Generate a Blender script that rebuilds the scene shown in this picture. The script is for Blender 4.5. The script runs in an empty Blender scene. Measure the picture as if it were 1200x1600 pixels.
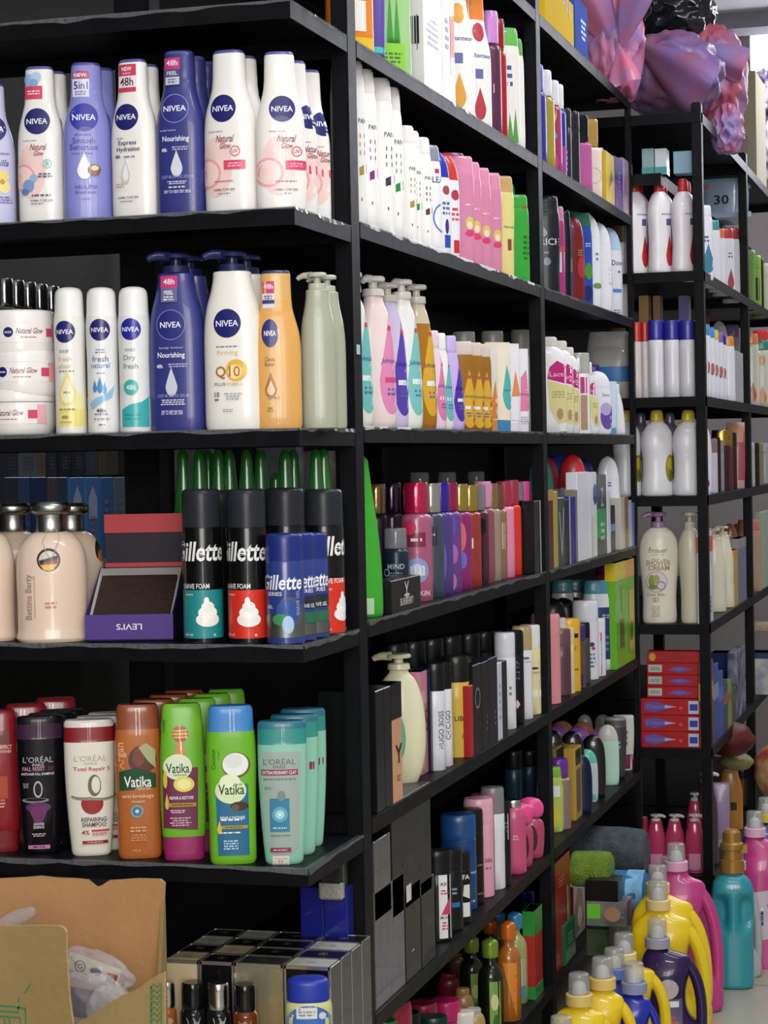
import bpy, bmesh, math, random
from mathutils import Vector, Matrix, noise
from mathutils.geometry import tessellate_polygon
SC = bpy.context.scene
COL = SC.collection
random.seed(7)
# ------------------------------------------------------------ camera
F = 3275.2
RV = Vector((0.96051784, 0.27750347, -0.01993249))
UV_ = Vector((0.01201202, 0.03021292, 0.99947131))
WV = Vector((-0.27795898, 0.96024945, -0.02568668))
CAM = Vector((0, 0, 1.22))
cd = bpy.data.cameras.new('camera'); cam = bpy.data.objects.new('camera', cd); COL.objects.link(cam)
cam.matrix_world = Matrix(((RV.x, UV_.x, -WV.x, 0), (RV.y, UV_.y, -WV.y, 0), (RV.z, UV_.z, -WV.z, 1.22), (0, 0, 0, 1)))
cd.sensor_fit = 'HORIZONTAL'; cd.sensor_width = 36; cd.lens = F / 1200 * 36; cd.clip_start = .05; cd.clip_end = 60
SC.camera = cam
SC.view_settings.view_transform = 'Standard'; SC.view_settings.look = 'None'
SC.view_settings.gamma = 1; SC.view_settings.use_curve_mapping = False
SC.view_settings.exposure = 0.38
# ------------------------------------------------------------ world and lights
wd = bpy.data.worlds.new('world'); SC.world = wd; wd.use_nodes = True
wd.node_tree.nodes['Background'].inputs[0].default_value = (.80, .86, 1, 1)
wd.node_tree.nodes['Background'].inputs[1].default_value = .16
def area(name, loc, target, sx, sy, power, col):
    d = bpy.data.lights.new(name, 'AREA'); d.shape = 'RECTANGLE'; d.size = sx; d.size_y = sy
    d.energy = power; d.color = col
    o = bpy.data.objects.new(name, d); COL.objects.link(o); o.location = loc
    o.rotation_euler = (Vector(target) - Vector(loc)).to_track_quat('-Z', 'Y').to_euler()
    return o
area('shop_front_daylight', (.9, -1.6, 1.9), (-.9, 3.2, 1.3), 2.6, 1.8, 88, (1, .97, .92))
for lx in (.42, .66):
    area('shop_front_tube_light', (lx, -1.2, 1.45), (-.9, 2.7, 1.25), .028, 1.9, 7, (1, .98, .95))
for lx, ly, pw in ((.05, 1.6, 15), (.05, 3.3, 15), (.05, 5.0, 13), (.05, 7.0, 18), (-1.75, 4.2, 14), (-1.75, 7.2, 22)):  # left-aisle pair is added fill, brightening the grey rack and the tub
    area('ceiling_tube_and_fill_light', (lx, ly, 2.74), (lx - .2, ly, 0), .14, 1.2, pw, (.93, .95, 1))

# ------------------------------------------------------------ materials
_m = {}
def lin(h):
    h = h.lstrip('#'); v = [int(h[i:i + 2], 16) / 255 for i in (0, 2, 4)]
    return tuple(c / 12.92 if c <= .04045 else ((c + .055) / 1.055) ** 2.4 for c in v)
def M(col, rough=.38, metal=0, alpha=1, trans=0, coat=0, bump=0, bscale=40, mix=None, mscale=8, emit=0, ior=1.45, spec=None):
    if spec is None: spec = .5 if sum(lin(col)) > .12 else .28
    key = (col, rough, metal, alpha, trans, coat, bump, bscale, mix, mscale, emit, spec)
    if key in _m: return _m[key]
    m = bpy.data.materials.new('plastic_' + col.strip('#')); m.use_nodes = True
    nt = m.node_tree; b = nt.nodes['Principled BSDF']
    b.inputs['Base Color'].default_value = (*lin(col), 1)
    b.inputs['Metallic'].default_value = metal; b.inputs['Alpha'].default_value = alpha
    b.inputs['Transmission Weight'].default_value = trans; b.inputs['Coat Weight'].default_value = coat
    b.inputs['IOR'].default_value = ior; b.inputs['Specular IOR Level'].default_value = spec
    tc = nt.nodes.new('ShaderNodeTexCoord'); n = nt.nodes.new('ShaderNodeTexNoise')
    n.inputs['Scale'].default_value = bscale; n.inputs['Detail'].default_value = 4
    nt.links.new(tc.outputs['Object'], n.inputs['Vector'])
    mr = nt.nodes.new('ShaderNodeMapRange'); mr.inputs['To Min'].default_value = max(0, rough - .05); mr.inputs['To Max'].default_value = min(1, rough + .07)
    nt.links.new(n.outputs['Fac'], mr.inputs['Value']); nt.links.new(mr.outputs['Result'], b.inputs['Roughness'])
    if bump:
        bp = nt.nodes.new('ShaderNodeBump'); bp.inputs['Strength'].default_value = bump; bp.inputs['Distance'].default_value = .01
        nt.links.new(n.outputs['Fac'], bp.inputs['Height']); nt.links.new(bp.outputs['Normal'], b.inputs['Normal'])
    if mix:
        n2 = nt.nodes.new('ShaderNodeTexNoise'); n2.inputs['Scale'].default_value = mscale; n2.inputs['Detail'].default_value = 5
        nt.links.new(tc.outputs['Object'], n2.inputs['Vector'])
        cr = nt.nodes.new('ShaderNodeValToRGB'); cr.color_ramp.elements[0].position = .38; cr.color_ramp.elements[1].position = .62
        cr.color_ramp.elements[0].color = (*lin(col), 1); cr.color_ramp.elements[1].color = (*lin(mix), 1)
        nt.links.new(n2.outputs['Fac'], cr.inputs['Fac']); nt.links.new(cr.outputs['Color'], b.inputs['Base Color'])
    if emit:
        b.inputs['Emission Color'].default_value = (*lin(col), 1); b.inputs['Emission Strength'].default_value = emit
    _m[key] = m
    return m
def mat(spec):
    if isinstance(spec, str):
        return M(spec, coat=.3)
    return M(spec[0], **spec[1])
CHROME = ('#c9c9cc', dict(metal=1, rough=.16)); GOLD = ('#c9a24a', dict(metal=1, rough=.25))
CLEAR = ('#e8ecee', dict(alpha=.32, rough=.12, coat=.5)); FROST = ('#dfe3e4', dict(alpha=.55, rough=.3))
CASE = ('#101216', dict(rough=.3)); NAVY = '#1d1d6b'

# ------------------------------------------------------------ mesh helpers
def mesh(name, vs, fs, mats, fm=None, smooth=True, sharp=38):
    me = bpy.data.meshes.new(name); me.from_pydata([tuple(v) for v in vs], [], fs)
    for m in mats: me.materials.append(m)
    if fm: me.polygons.foreach_set('material_index', fm)
    me.polygons.foreach_set('use_smooth', [smooth] * len(me.polygons))
    me.update()
    if smooth and sharp: me.set_sharp_from_angle(angle=math.radians(sharp))
    return me
def link(name, me, parent=None, loc=None):
    o = bpy.data.objects.new(name, me); COL.objects.link(o)
    if parent: o.parent = parent
    if loc: o.location = loc
    return o
def thing(name, label, cat, loc=(0, 0, 0), rz=0, grp=None):
    o = bpy.data.objects.new(name, None); COL.objects.link(o); o.empty_display_size = .05
    o.location = loc; o.rotation_euler = (0, 0, rz); o['label'] = label; o['category'] = cat
    if grp: o['group'] = grp
    return o
def dup(root, loc, label, grp=None):
    r = root.copy(); COL.objects.link(r); r.location = loc; r['label'] = label
    if grp: r['group'] = grp
    for ch in root.children:
        c = ch.copy(); COL.objects.link(c); c.parent = r
        for g in ch.children:
            d = g.copy(); COL.objects.link(d); d.parent = c
    return r
def struct(name, vs, fs, m, smooth=False):
    o = link(name, mesh(name, vs, fs, [m], smooth=smooth)); o['kind'] = 'structure'; return o
def boxv(x0, x1, y0, y1, z0, z1):
    vs = [(x, y, z) for z in (z0, z1) for y in (y0, y1) for x in (x0, x1)]
    fs = [(0, 2, 3, 1), (4, 5, 7, 6), (0, 1, 5, 4), (2, 6, 7, 3), (0, 4, 6, 2), (1, 3, 7, 5)]
    return vs, fs
class G:
    def __init__(s): s.v = []; s.f = []; s.m = []
    def add(s, vs, fs, mi=0):
        b = len(s.v); s.v += [tuple(v) for v in vs]; s.f += [tuple(i + b for i in f) for f in fs]; s.m += [mi] * len(fs)
    def box(s, *a, mi=0): s.add(*boxv(*a), mi)
    def loft(s, rings, seg=32, mi=0, M4=None, caps=True):
        vs = []; fs = []
        for (z, rx, ry, n, cx, cy) in rings:
            for i in range(seg):
                a = 2 * math.pi * i / seg; c, q = math.cos(a), math.sin(a)
                v = Vector((cx + rx * math.copysign(abs(c) ** (2 / n), c), cy + ry * math.copysign(abs(q) ** (2 / n), q), z))
                vs.append(M4 @ v if M4 else v)
        for k in range(len(rings) - 1):
            for i in range(seg):
                j = (i + 1) % seg
                fs.append((k * seg + i, k * seg + j, (k + 1) * seg + j, (k + 1) * seg + i))
        if caps:
            fs.append(tuple(range(seg - 1, -1, -1))); fs.append(tuple((len(rings) - 1) * seg + i for i in range(seg)))
        s.add(vs, fs, mi)
    def tube(s, pts, rad, seg=12, mi=0, flat=1.0):
        pts = [Vector(p) for p in pts]; vs = []; fs = []
        for k, p in enumerate(pts):
            t = (pts[min(k + 1, len(pts) - 1)] - pts[max(k - 1, 0)]).normalized()
            up = Vector((0, 1, 0)) if abs(t.y) < .9 else Vector((1, 0, 0))
            a = t.cross(up).normalized(); b = t.cross(a).normalized()
            rr = rad[k] if isinstance(rad, (list, tuple)) else rad
            for i in range(seg):
                w = 2 * math.pi * i / seg
                vs.append(p + a * rr * math.cos(w) + b * rr * flat * math.sin(w))
        for k in range(len(pts) - 1):
            for i in range(seg):
                j = (i + 1) % seg; fs.append((k * seg + i, k * seg + j, (k + 1) * seg + j, (k + 1) * seg + i))
        fs.append(tuple(range(seg))); fs.append(tuple((len(pts) - 1) * seg + i for i in range(seg - 1, -1, -1)))
        s.add(vs, fs, mi)
    def mesh(s, name, mats, smooth=True, sharp=38):
        me = mesh(name, s.v, s.f, mats, s.m, smooth, sharp)
        return me
def fine(prof, k=3):
    out = []
    for i in range(len(prof) - 1):
        p1, p2 = prof[i], prof[i + 1]; p0 = prof[i - 1] if i else p1; p3 = prof[i + 2] if i + 2 < len(prof) else p2
        out.append(p1)
        if p2[0] - p1[0] < .025: continue
        if p1[0] - p0[0] < .012: p0 = p1
        if p3[0] - p2[0] < .012: p3 = p2
        for j in range(1, k + 1):
            t = j / (k + 1); v = []
            for a in range(len(p1)):
                if a == 0: v.append(p1[0] + (p2[0] - p1[0]) * t); continue
                m1 = (p2[a] - p0[a]) / max(1e-6, p2[0] - p0[0]) * (p2[0] - p1[0]); m2 = (p3[a] - p1[a]) / max(1e-6, p3[0] - p1[0]) * (p2[0] - p1[0])
                t2, t3 = t * t, t * t * t
                v.append((2 * t3 - 3 * t2 + 1) * p1[a] + (t3 - 2 * t2 + t) * m1 + (-2 * t3 + 3 * t2) * p2[a] + (t3 - t2) * m2)
            out.append(tuple(v))
    out.append(prof[-1]); return out

# ------------------------------------------------------------ container kinds: n, depth ratio, parts (t, width, depth)
K = {}
K['lotion'] = (2.5, .55, [('body', [(0, .9, .85), (.006, .97, .95), (.03, 1, 1), (.3, 1, 1), (.5, 1, 1), (.61, .93, .97), (.7, .78, .88), (.76, .68, .8), (.81, .65, .77)]),
                          ('cap', [(.81, .65, .77), (.815, .64, .76), (.9, .625, .74), (.975, .61, .72), (.98, .6, .71)]), ('cap_top', [(.98, .6, .71), (.99, .59, .7), (1, .54, .64)])])
K['pumpbody'] = (2.5, .6, [('body', [(0, .9, .85), (.006, .97, .95), (.03, 1, 1), (.3, 1, 1), (.55, .99, 1), (.68, .9, .95), (.78, .73, .85), (.85, .65, .76), (.885, .64, .75), (.89, .6, .7)])], 'pump')
K['deo'] = (2, 1, [('body', [(0, .94, .94), (.008, .99, .99), (.015, 1, 1), (.3, .97, .97), (.5, .97, .97), (.74, 1, 1), (.8, .96, .96)]),
                   ('cap', [(.8, .95, .95), (.83, .93, .93), (.93, .9, .9), (.97, .84, .84), (.99, .7, .7), (1, .4, .4)])])
K['can'] = (2, 1, [('base_rim', [(0, .95, .95), (.012, .98, .98)]), ('body', [(.012, 1, 1), (.74, 1, 1), (.755, .97, .97)]),
                   ('cap', [(.755, .985, .985), (.97, .97, .97), (.99, .92, .92), (1, .82, .82)])])
K['jar'] = (2, 1, [('body', [(0, .84, .84), (.03, .9, .9), (.15, .97, .97), (.35, 1, 1), (.68, .99, .99), (.7, .96, .96)]),
                   ('lid', [(.71, .985, .985), (.73, 1, 1), (.93, .99, .99), (.985, .95, .95), (1, .88, .88)])])
K['cologne'] = (2.2, .8, [('body', [(0, .92, .92), (.02, 1, 1), (.05, .985, .985), (.09, .955, .955), (.3, .955, .955), (.5, .97, .97), (.62, .93, .93), (.71, .8, .8), (.765, .6, .6), (.785, .44, .44)]),
                          ('cap', [(.785, .40, .5), (.79, .41, .51), (.91, .41, .51), (.925, .53, .66), (.94, .56, .7), (.975, .56, .7), (1, .5, .62)])])
K['oval'] = (2.4, .5, [('body', [(0, .68, .7), (.012, .75, .8), (.05, .79, .86), (.3, .9, .95), (.6, .985, 1), (.84, 1, 1)]),
                       ('cap_band', [(.84, 1, 1), (.845, .99, .99), (.95, .985, .96)]), ('cap', [(.95, .99, .97), (.985, .97, .93), (1, .9, .85)])])
K['straight'] = (3, .5, [('body', [(0, .84, .84), (.01, .9, .9), (.03, .93, .93), (.25, .94, 1), (.45, .97, 1), (.65, 1, 1), (.8, .97, 1), (.84, .94, .97)]),
                         ('cap', [(.84, .93, .95), (.85, .92, .94), (.97, .89, .9), (.985, .87, .87), (1, .8, .78)])])
K['inverted'] = (3, .5, [('cap', [(0, .84, .84), (.008, .88, .88), (.145, .9, .92), (.15, .9, .92)]),
                         ('body', [(.15, .93, .95), (.16, .95, .97), (.35, 1, 1), (.6, .99, 1), (.8, .93, .9), (.93, .87, .75), (.985, .82, .62), (1, .74, .5)])])
K['slim'] = (2.3, .75, [('body', [(0, .9, .9), (.02, 1, 1), (.5, 1, 1), (.75, .97, .97), (.86, .8, .8), (.9, .6, .6)]),
                        ('cap', [(.9, .62, .62), (.905, .64, .64), (.985, .62, .62), (1, .55, .55)])])
K['flip'] = (2.8, .55, [('body', [(0, .9, .9), (.015, 1, 1), (.4, 1, 1), (.78, .99, .98), (.85, .93, .92)]),
                        ('cap', [(.85, .92, .9), (.855, .93, .92), (.98, .88, .86), (1, .8, .78)])])
K['baby'] = (2.2, .7, [('body', [(0, .86, .86), (.02, .95, .95), (.12, 1, 1), (.3, .96, .98), (.5, .86, .92), (.66, .72, .8), (.78, .56, .66), (.82, .48, .6)]),
                       ('cap', [(.82, .47, .6), (.825, .5, .62), (.985, .46, .58), (1, .4, .5)])])
K['babypump'] = (2.2, .7, [('body', [(0, .86, .86), (.02, .95, .95), (.12, 1, 1), (.3, .98, 1), (.5, .9, .94), (.66, .78, .84), (.78, .6, .7), (.83, .46, .58), (.87, .42, .55)])], 'pump')
K['globepump'] = (2, 1, [('body', [(0, .6, .6), (.01, .66, .66), (.1, .84, .84), (.25, .97, .97), (.4, 1, 1), (.55, .96, .96), (.7, .82, .82), (.8, .62, .62), (.85, .4, .4), (.88, .34, .34)])], 'pump')
K['showerpump'] = (2.2, .55, [('body', [(0, .76, .8), (.01, .83, .9), (.05, .86, .92), (.2, .84, .92), (.35, .88, .96), (.5, .97, 1), (.62, 1, 1), (.74, .93, .95), (.82, .7, .8), (.86, .42, .6)])], 'pump')
K['aloe'] = (2, .8, [('body', [(0, .9, .9), (.015, 1, 1), (.2, 1, 1), (.4, .92, .92), (.6, .75, .75), (.8, .52, .52), (.92, .4, .4), (.97, .34, .34), (1, .16, .16)])])
K['roll'] = (2.2, .6, [('body', [(0, .9, .9), (.02, 1, 1), (.66, 1, 1), (.68, .97, .97)]),
                       ('cap', [(.68, 1.04, 1.04), (.72, 1.05, 1.05), (.82, .98, .98), (.92, .78, .8), (.98, .45, .5), (1, .15, .2)])])
K['dome'] = (2.2, .45, [('body', [(0, .86, .9), (.02, .93, .97), (.2, 1, 1), (.6, 1, 1), (.74, .95, .95)]),
                        ('cap', [(.74, .95, .95), (.745, .96, .96), (.85, .85, .88), (.93, .66, .7), (.98, .4, .44), (1, .12, .2)])])
K['tube'] = (2.2, .6, [('cap', [(0, .84, .84), (.005, .88, .9), (.12, .9, .92), (.125, .86, .88)]),
                       ('body', [(.13, .92, .95), (.3, .96, .86), (.6, .99, .58), (.85, 1, .25), (.97, 1, .05), (1, 1, .04)])])
K['mist'] = (2, 1, [('body', [(0, .94, .94), (.012, 1, 1), (.68, 1, 1), (.72, .9, .9), (.745, .62, .62)]),
                    ('cap', [(.745, .78, .78), (.75, .8, .8), (.985, .8, .8), (1, .74, .74)])])
K['perfume'] = (5, .6, [('body', [(0, .97, .95), (.01, 1, 1), (.6, 1, 1), (.64, .92, .9), (.66, .5, .6)]),
                        ('cap', [(.66, .72, .9), (.665, .74, .92), (.985, .74, .92), (1, .7, .88)])])
K['sprayoil'] = (2, 1, [('body', [(0, .94, .94), (.012, 1, 1), (.62, 1, 1), (.7, .8, .8), (.76, .45, .45), (.82, .42, .42)]),
                        ('cap', [(.82, .62, .62), (.825, .64, .64), (.93, .66, .66), (.975, .6, .6), (.99, .4, .4), (1, .2, .2)])])
K['tall'] = (2.2, .8, [('body', [(0, .92, .92), (.01, 1, 1), (.74, 1, 1), (.745, .97, .97)]),
                       ('cap', [(.745, .99, .99), (.75, 1, 1), (.98, .99, .99), (1, .92, .92)])])
K['mushroom'] = (2, .6, [('body', [(0, .8, .8), (.02, .88, .88), (.3, 1, 1), (.58, .96, .96), (.66, .6, .6)]),
                         ('cap', [(.66, .55, .55), (.69, .85, .85), (.8, 1, 1), (.9, .9, .9), (.97, .6, .6), (1, .2, .2)])])
K['waist'] = (2.3, .6, [('body', [(0, .9, .9), (.012, .98, .98), (.1, 1, 1), (.3, .92, .95), (.45, .93, .95), (.6, 1, 1), (.74, .9, .92), (.82, .66, .7), (.86, .42, .5)]),
                        ('cap', [(.86, .40, .46), (.865, .42, .48), (.95, .4, .46), (.985, .34, .4), (1, .26, .3)])])
K['vaseline'] = (2.6, .8, [('body', [(0, .88, .88), (.03, .97, .97), (.1, 1, 1), (.5, .99, .99), (.6, .9, .9)]),
                           ('lid', [(.6, .88, .88), (.62, .9, .9), (.9, .87, .87), (.97, .82, .82), (1, .7, .7)])])
K['vial'] = (2, 1, [('body', [(0, .95, .95), (.03, 1, 1), (.68, 1, 1), (.73, .8, .8)]), ('cap', [(.735, .84, .84), (.745, .88, .88), (.98, .86, .86), (1, .78, .78)])])

def pump_parts(w, h, t0, ang, small=False):
    """collar, stem, head with its spout"""
    r = min(.018, w * .245); z0 = h * t0; H = h - z0
    g = G(); g.loft([(z0, r, r, 2, 0, 0), (z0 + .001, r * 1.04, r * 1.04, 2, 0, 0), (z0 + H * .36, r * .98, r * .98, 2, 0, 0), (z0 + H * .4, r * .7, r * .7, 2, 0, 0), (z0 + H * .42, r * .42, r * .42, 2, 0, 0), (z0 + H * .72, r * .4, r * .4, 2, 0, 0)], 24)
    k = G(); k.loft([(z0 + H * .7, r * .5, r * .5, 2, 0, 0), (z0 + H * .76, r * 1.1, r * 1.1, 2, 0, 0), (z0 + H * .9, r * 1.15, r * 1.15, 2, 0, 0), (z0 + H, r * 1.0, r * 1.0, 2, 0, 0)], 24)
    d = Vector((math.cos(ang), math.sin(ang), 0)); c = Vector((0, 0, z0 + H * .86))
    k.tube([c + d * r * .6, c + d * r * 1.6, c + d * r * 2.1 - Vector((0, 0, H * .1)), c + d * r * 2.3 - Vector((0, 0, H * .2))], [r * .42, r * .36, r * .3, r * .24], 10)
    return g, k

# ------------------------------------------------------------ printed labels laid on the surface
_txt = {}
def text_mesh(s, shear=0, bold=0):
    key = (s, shear, bold)
    if key in _txt: return _txt[key]
    c = bpy.data.curves.new('t', 'FONT'); c.body = s; c.size = 1; c.shear = shear; c.offset = bold; c.resolution_u = 2
    o = bpy.data.objects.new('t', c); COL.objects.link(o)
    me = bpy.data.meshes.new_from_object(o.evaluated_get(bpy.context.evaluated_depsgraph_get()))
    vs = [tuple(v.co) for v in me.vertices]; fs = [tuple(p.vertices) for p in me.polygons]
    bpy.data.objects.remove(o); bpy.data.curves.remove(c); bpy.data.meshes.remove(me)
    x0 = min(v[0] for v in vs); x1 = max(v[0] for v in vs); y0 = min(v[1] for v in vs); y1 = max(v[1] for v in vs)
    W = x1 - x0; vs = [((v[0] - x0) / W - .5, (v[1] - (y0 + y1) / 2) / W) for v in vs]
    _txt[key] = (vs, fs, (y1 - y0) / W); return _txt[key]
def grid2(x0, y0, x1, y1, st=.006):
    nx = max(1, int(abs(x1 - x0) / st)); ny = max(1, min(12, int(abs(y1 - y0) / st)))
    vs = [(x0 + (x1 - x0) * i / nx, y0 + (y1 - y0) * j / ny) for j in range(ny + 1) for i in range(nx + 1)]
    fs = [(j * (nx + 1) + i, j * (nx + 1) + i + 1, (j + 1) * (nx + 1) + i + 1, (j + 1) * (nx + 1) + i) for j in range(ny) for i in range(nx)]
    return vs, fs
def disc2(x, y, a, b, n=28, r0=0, shape=None):
    vs = []; fs = []; rk = [r0 or .0001, .35, .7, 1] if not r0 else [r0, 1]
    for k in rk:
        for i in range(n):
            t = 2 * math.pi * i / n; px, py = math.cos(t), math.sin(t)
            if shape == 'drop': px *= (1 - max(0, py)) ** .75 if py > 0 else 1; py = py * 1.0 if py < 0 else py * 1.9; py = py / 1.45 - .31
            vs.append((x + a * px * k, y + b * py * k))
    for q in range(len(rk) - 1):
        for i in range(n):
            j = (i + 1) % n; fs.append((q * n + i, q * n + j, (q + 1) * n + j, (q + 1) * n + i))
    return vs, fs
def label_geo(labs, conv, surf):
    fx, fy, lx, ly = conv; g = G(); mats = []; idx = {}
    def mi(c):
        mm = mat(c) if not isinstance(c, str) else M(c, rough=.42, coat=.3)
        if mm.name not in idx: idx[mm.name] = len(mats); mats.append(mm)
        return idx[mm.name]
    off = .00025
    for e in labs:
        k = e[0]
        if k == 'c': vs, fs = disc2(fx(e[1]), fy(e[2]), lx(e[3]), lx(e[3])); c = e[4]
        elif k == 'o': vs, fs = disc2(fx(e[1]), fy(e[2]), lx(e[3]), lx(e[3]), r0=1 - e[4]); c = e[5]
        elif k == 'e': vs, fs = disc2(fx(e[1]), fy(e[2]), lx(e[3]), ly(e[4])); c = e[5]
        elif k == 'd': vs, fs = disc2(fx(e[1]), fy(e[2]), lx(e[3]), ly(e[4]), shape='drop'); c = e[5]
        elif k == 'r': vs, fs = grid2(fx(e[1]), min(fy(e[2]), fy(e[4])), fx(e[3]), max(fy(e[2]), fy(e[4]))); c = e[5]
        elif k == 't':
            tv, fs, asp = text_mesh(e[1], e[7] if len(e) > 7 else 0, e[8] if len(e) > 8 else .012)
            W = lx(e[4]); H = ly(e[6]) if len(e) > 6 and e[6] else W * asp
            vs = [(fx(e[2]) + v[0] * W, fy(e[3]) + v[1] / asp * H) for v in tv]; c = e[5]
        elif k == 'v':  # text running upwards
            tv, fs, asp = text_mesh(e[1], 0, .012); L = ly(e[4]); sgn = e[6] if len(e) > 6 else 1
            vs = [(fx(e[2]) - v[1] * L * sgn, fy(e[3]) + v[0] * L * sgn) for v in tv]; c = e[5]
        elif k == 'p':
            pts = [Vector((fx(a), fy(b), 0)) for a, b in e[1]]; c = e[2]
            bm = bmesh.new(); f = bm.faces.new([bm.verts.new(p) for p in pts]); bmesh.ops.triangulate(bm, faces=[f])
            for _ in range(3):
                ed = [q for q in bm.edges if q.calc_length() > .01]
                if ed: bmesh.ops.subdivide_edges(bm, edges=ed, cuts=1); bmesh.ops.triangulate(bm, faces=bm.faces[:])
            bm.verts.index_update(); vs = [(v.co.x, v.co.y) for v in bm.verts]; fs = [tuple(v.index for v in f.verts) for f in bm.faces]; bm.free()
        elif k == 'n':  # rows of fine print
            rn = random.Random(int(abs(e[1] * 31 + e[2] * 17)) + 3); vs = []; fs = []; c = e[6]; rows = e[5]
            for q in range(rows):
                yy = fy(e[2]) + ly(e[4]) * (.5 - (q + .5) / rows); hh = ly(e[4]) / rows * .27
                Wd = lx(e[3]) * rn.uniform(.7, 1); x = fx(e[1]) - Wd / 2; end = x + Wd
                while x < end:
                    ww = min(rn.uniform(.4, 1.6) * hh * 5, end - x)
                    a, b = grid2(x, yy - hh, x + ww * .85, yy + hh); o = len(vs); vs += a; fs += [tuple(i + o for i in f) for f in b]; x += ww + hh * .6
        else: raise ValueError(k)
        g.add([surf(x, z, off) for x, z in vs], fs, mi(c)); off += .00013
    return g, mats
def surf_from(rings, wrap):
    zs = [r[0] for r in rings]
    def s(x, z, off):
        z = min(max(z, zs[0]), zs[-1]); i = 0
        while i < len(zs) - 2 and zs[i + 1] < z: i += 1
        a, b = rings[i], rings[i + 1]; t = (z - a[0]) / max(1e-7, b[0] - a[0])
        rx = a[1] + (b[1] - a[1]) * t; ry = a[2] + (b[2] - a[2]) * t; n = a[3]
        if wrap:
            q = max(-1.7, min(1.7, x / rx)); X = rx * math.sin(q); Y = -ry * math.cos(q); nx, ny = math.sin(q) / rx, -math.cos(q) / ry
        else:
            q = min(.985, abs(x / rx)); X = math.copysign(q * rx, x); Y = -ry * (1 - q ** n) ** (1 / n)
            nx = math.copysign(q ** (n - 1), x) / rx; ny = -(abs(Y) / ry) ** (n - 1) / ry
        L = math.hypot(nx, ny) or 1
        return (X + nx / L * off, Y + ny / L * off, z)
    return s

# ------------------------------------------------------------ where the shelves are
XP, YF, YB, XB = -.8725, 2.62, 5.37, -.6957      # aisle face, end face, face of the deeper rack and its side
def proj(P):
    d = Vector(P) - CAM; w = d.dot(WV); return 600 + F * d.dot(RV) / w, 800 - F * d.dot(UV_) / w, w
def on_x(px, X, z):   # point at given X and height seen in column px
    a = (px - 600) / F; dx, dz = X, z - 1.22
    k = RV - a * WV; return Vector((X, -(k.x * dx + k.z * dz) / k.y, z))
def on_y(px, Y, z):
    a = (px - 600) / F; dz = z - 1.22
    k = RV - a * WV; return Vector((-(k.y * Y + k.z * dz) / k.x, Y, z))
def at(px, py, Y):    # point seen at a pixel on the plane of that Y
    d = (px - 600) / F * RV + (800 - py) / F * UV_ + WV; return CAM + d * (Y / d.y)
def spot(ctx, px, sb):
    k, z = ctx
    if k == 'E': return on_y(px, YF + sb, z)
    if k == 'S': return on_x(px, XP - sb, z)
    if k == 'B': return on_y(px, YB + sb, z)
    if k == 'T': return on_x(px, XB - sb, z)
    if k == 'L': return on_x(px, -2.1 - sb, z)
    if k == 'M': return on_x(px, XB - sb, z)
    return on_y(px, k + sb, z)
CATS = {'aftershave_bottle': 'bottle'}
_proto = {}
def parts_of(kind, w, d, h, cols, labs, conv, wrap, ang):
    key = (kind, round(w, 3), round(d, 3), round(h, 3), repr(cols), repr(labs), wrap, round(ang, 2)) if conv is None or not labs else None
    if key and key in _proto: return _proto[key]
    n, _, parts = K[kind][:3]; out = []; allr = []
    for pn, prof in parts:
        rings = [(t * h, a * w / 2, b * d / 2, n, 0, 0) for t, a, b in fine(prof)]; allr += rings
        g = G(); g.loft(rings, 40 if h > .1 else 28)
        out.append((pn, g.mesh(pn, [mat(cols.get(pn, cols.get('cap' if pn in ('cap_top', 'cap_band') else 'body', cols['body'])))])))
    if len(K[kind]) > 3:
        g, k2 = pump_parts(w, h, parts[-1][1][-1][0], ang); c = mat(cols.get('cap', cols['body']))
        out.append(('pump_collar', g.mesh('pump_collar', [c]))); out.append(('pump_head', k2.mesh('pump_head', [c])))
    if labs:
        g, ms = label_geo(labs, conv, surf_from(allr, wrap)); out.append(('label', g.mesh('label', ms, smooth=True, sharp=0)))
    if key: _proto[key] = out
    return out
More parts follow.
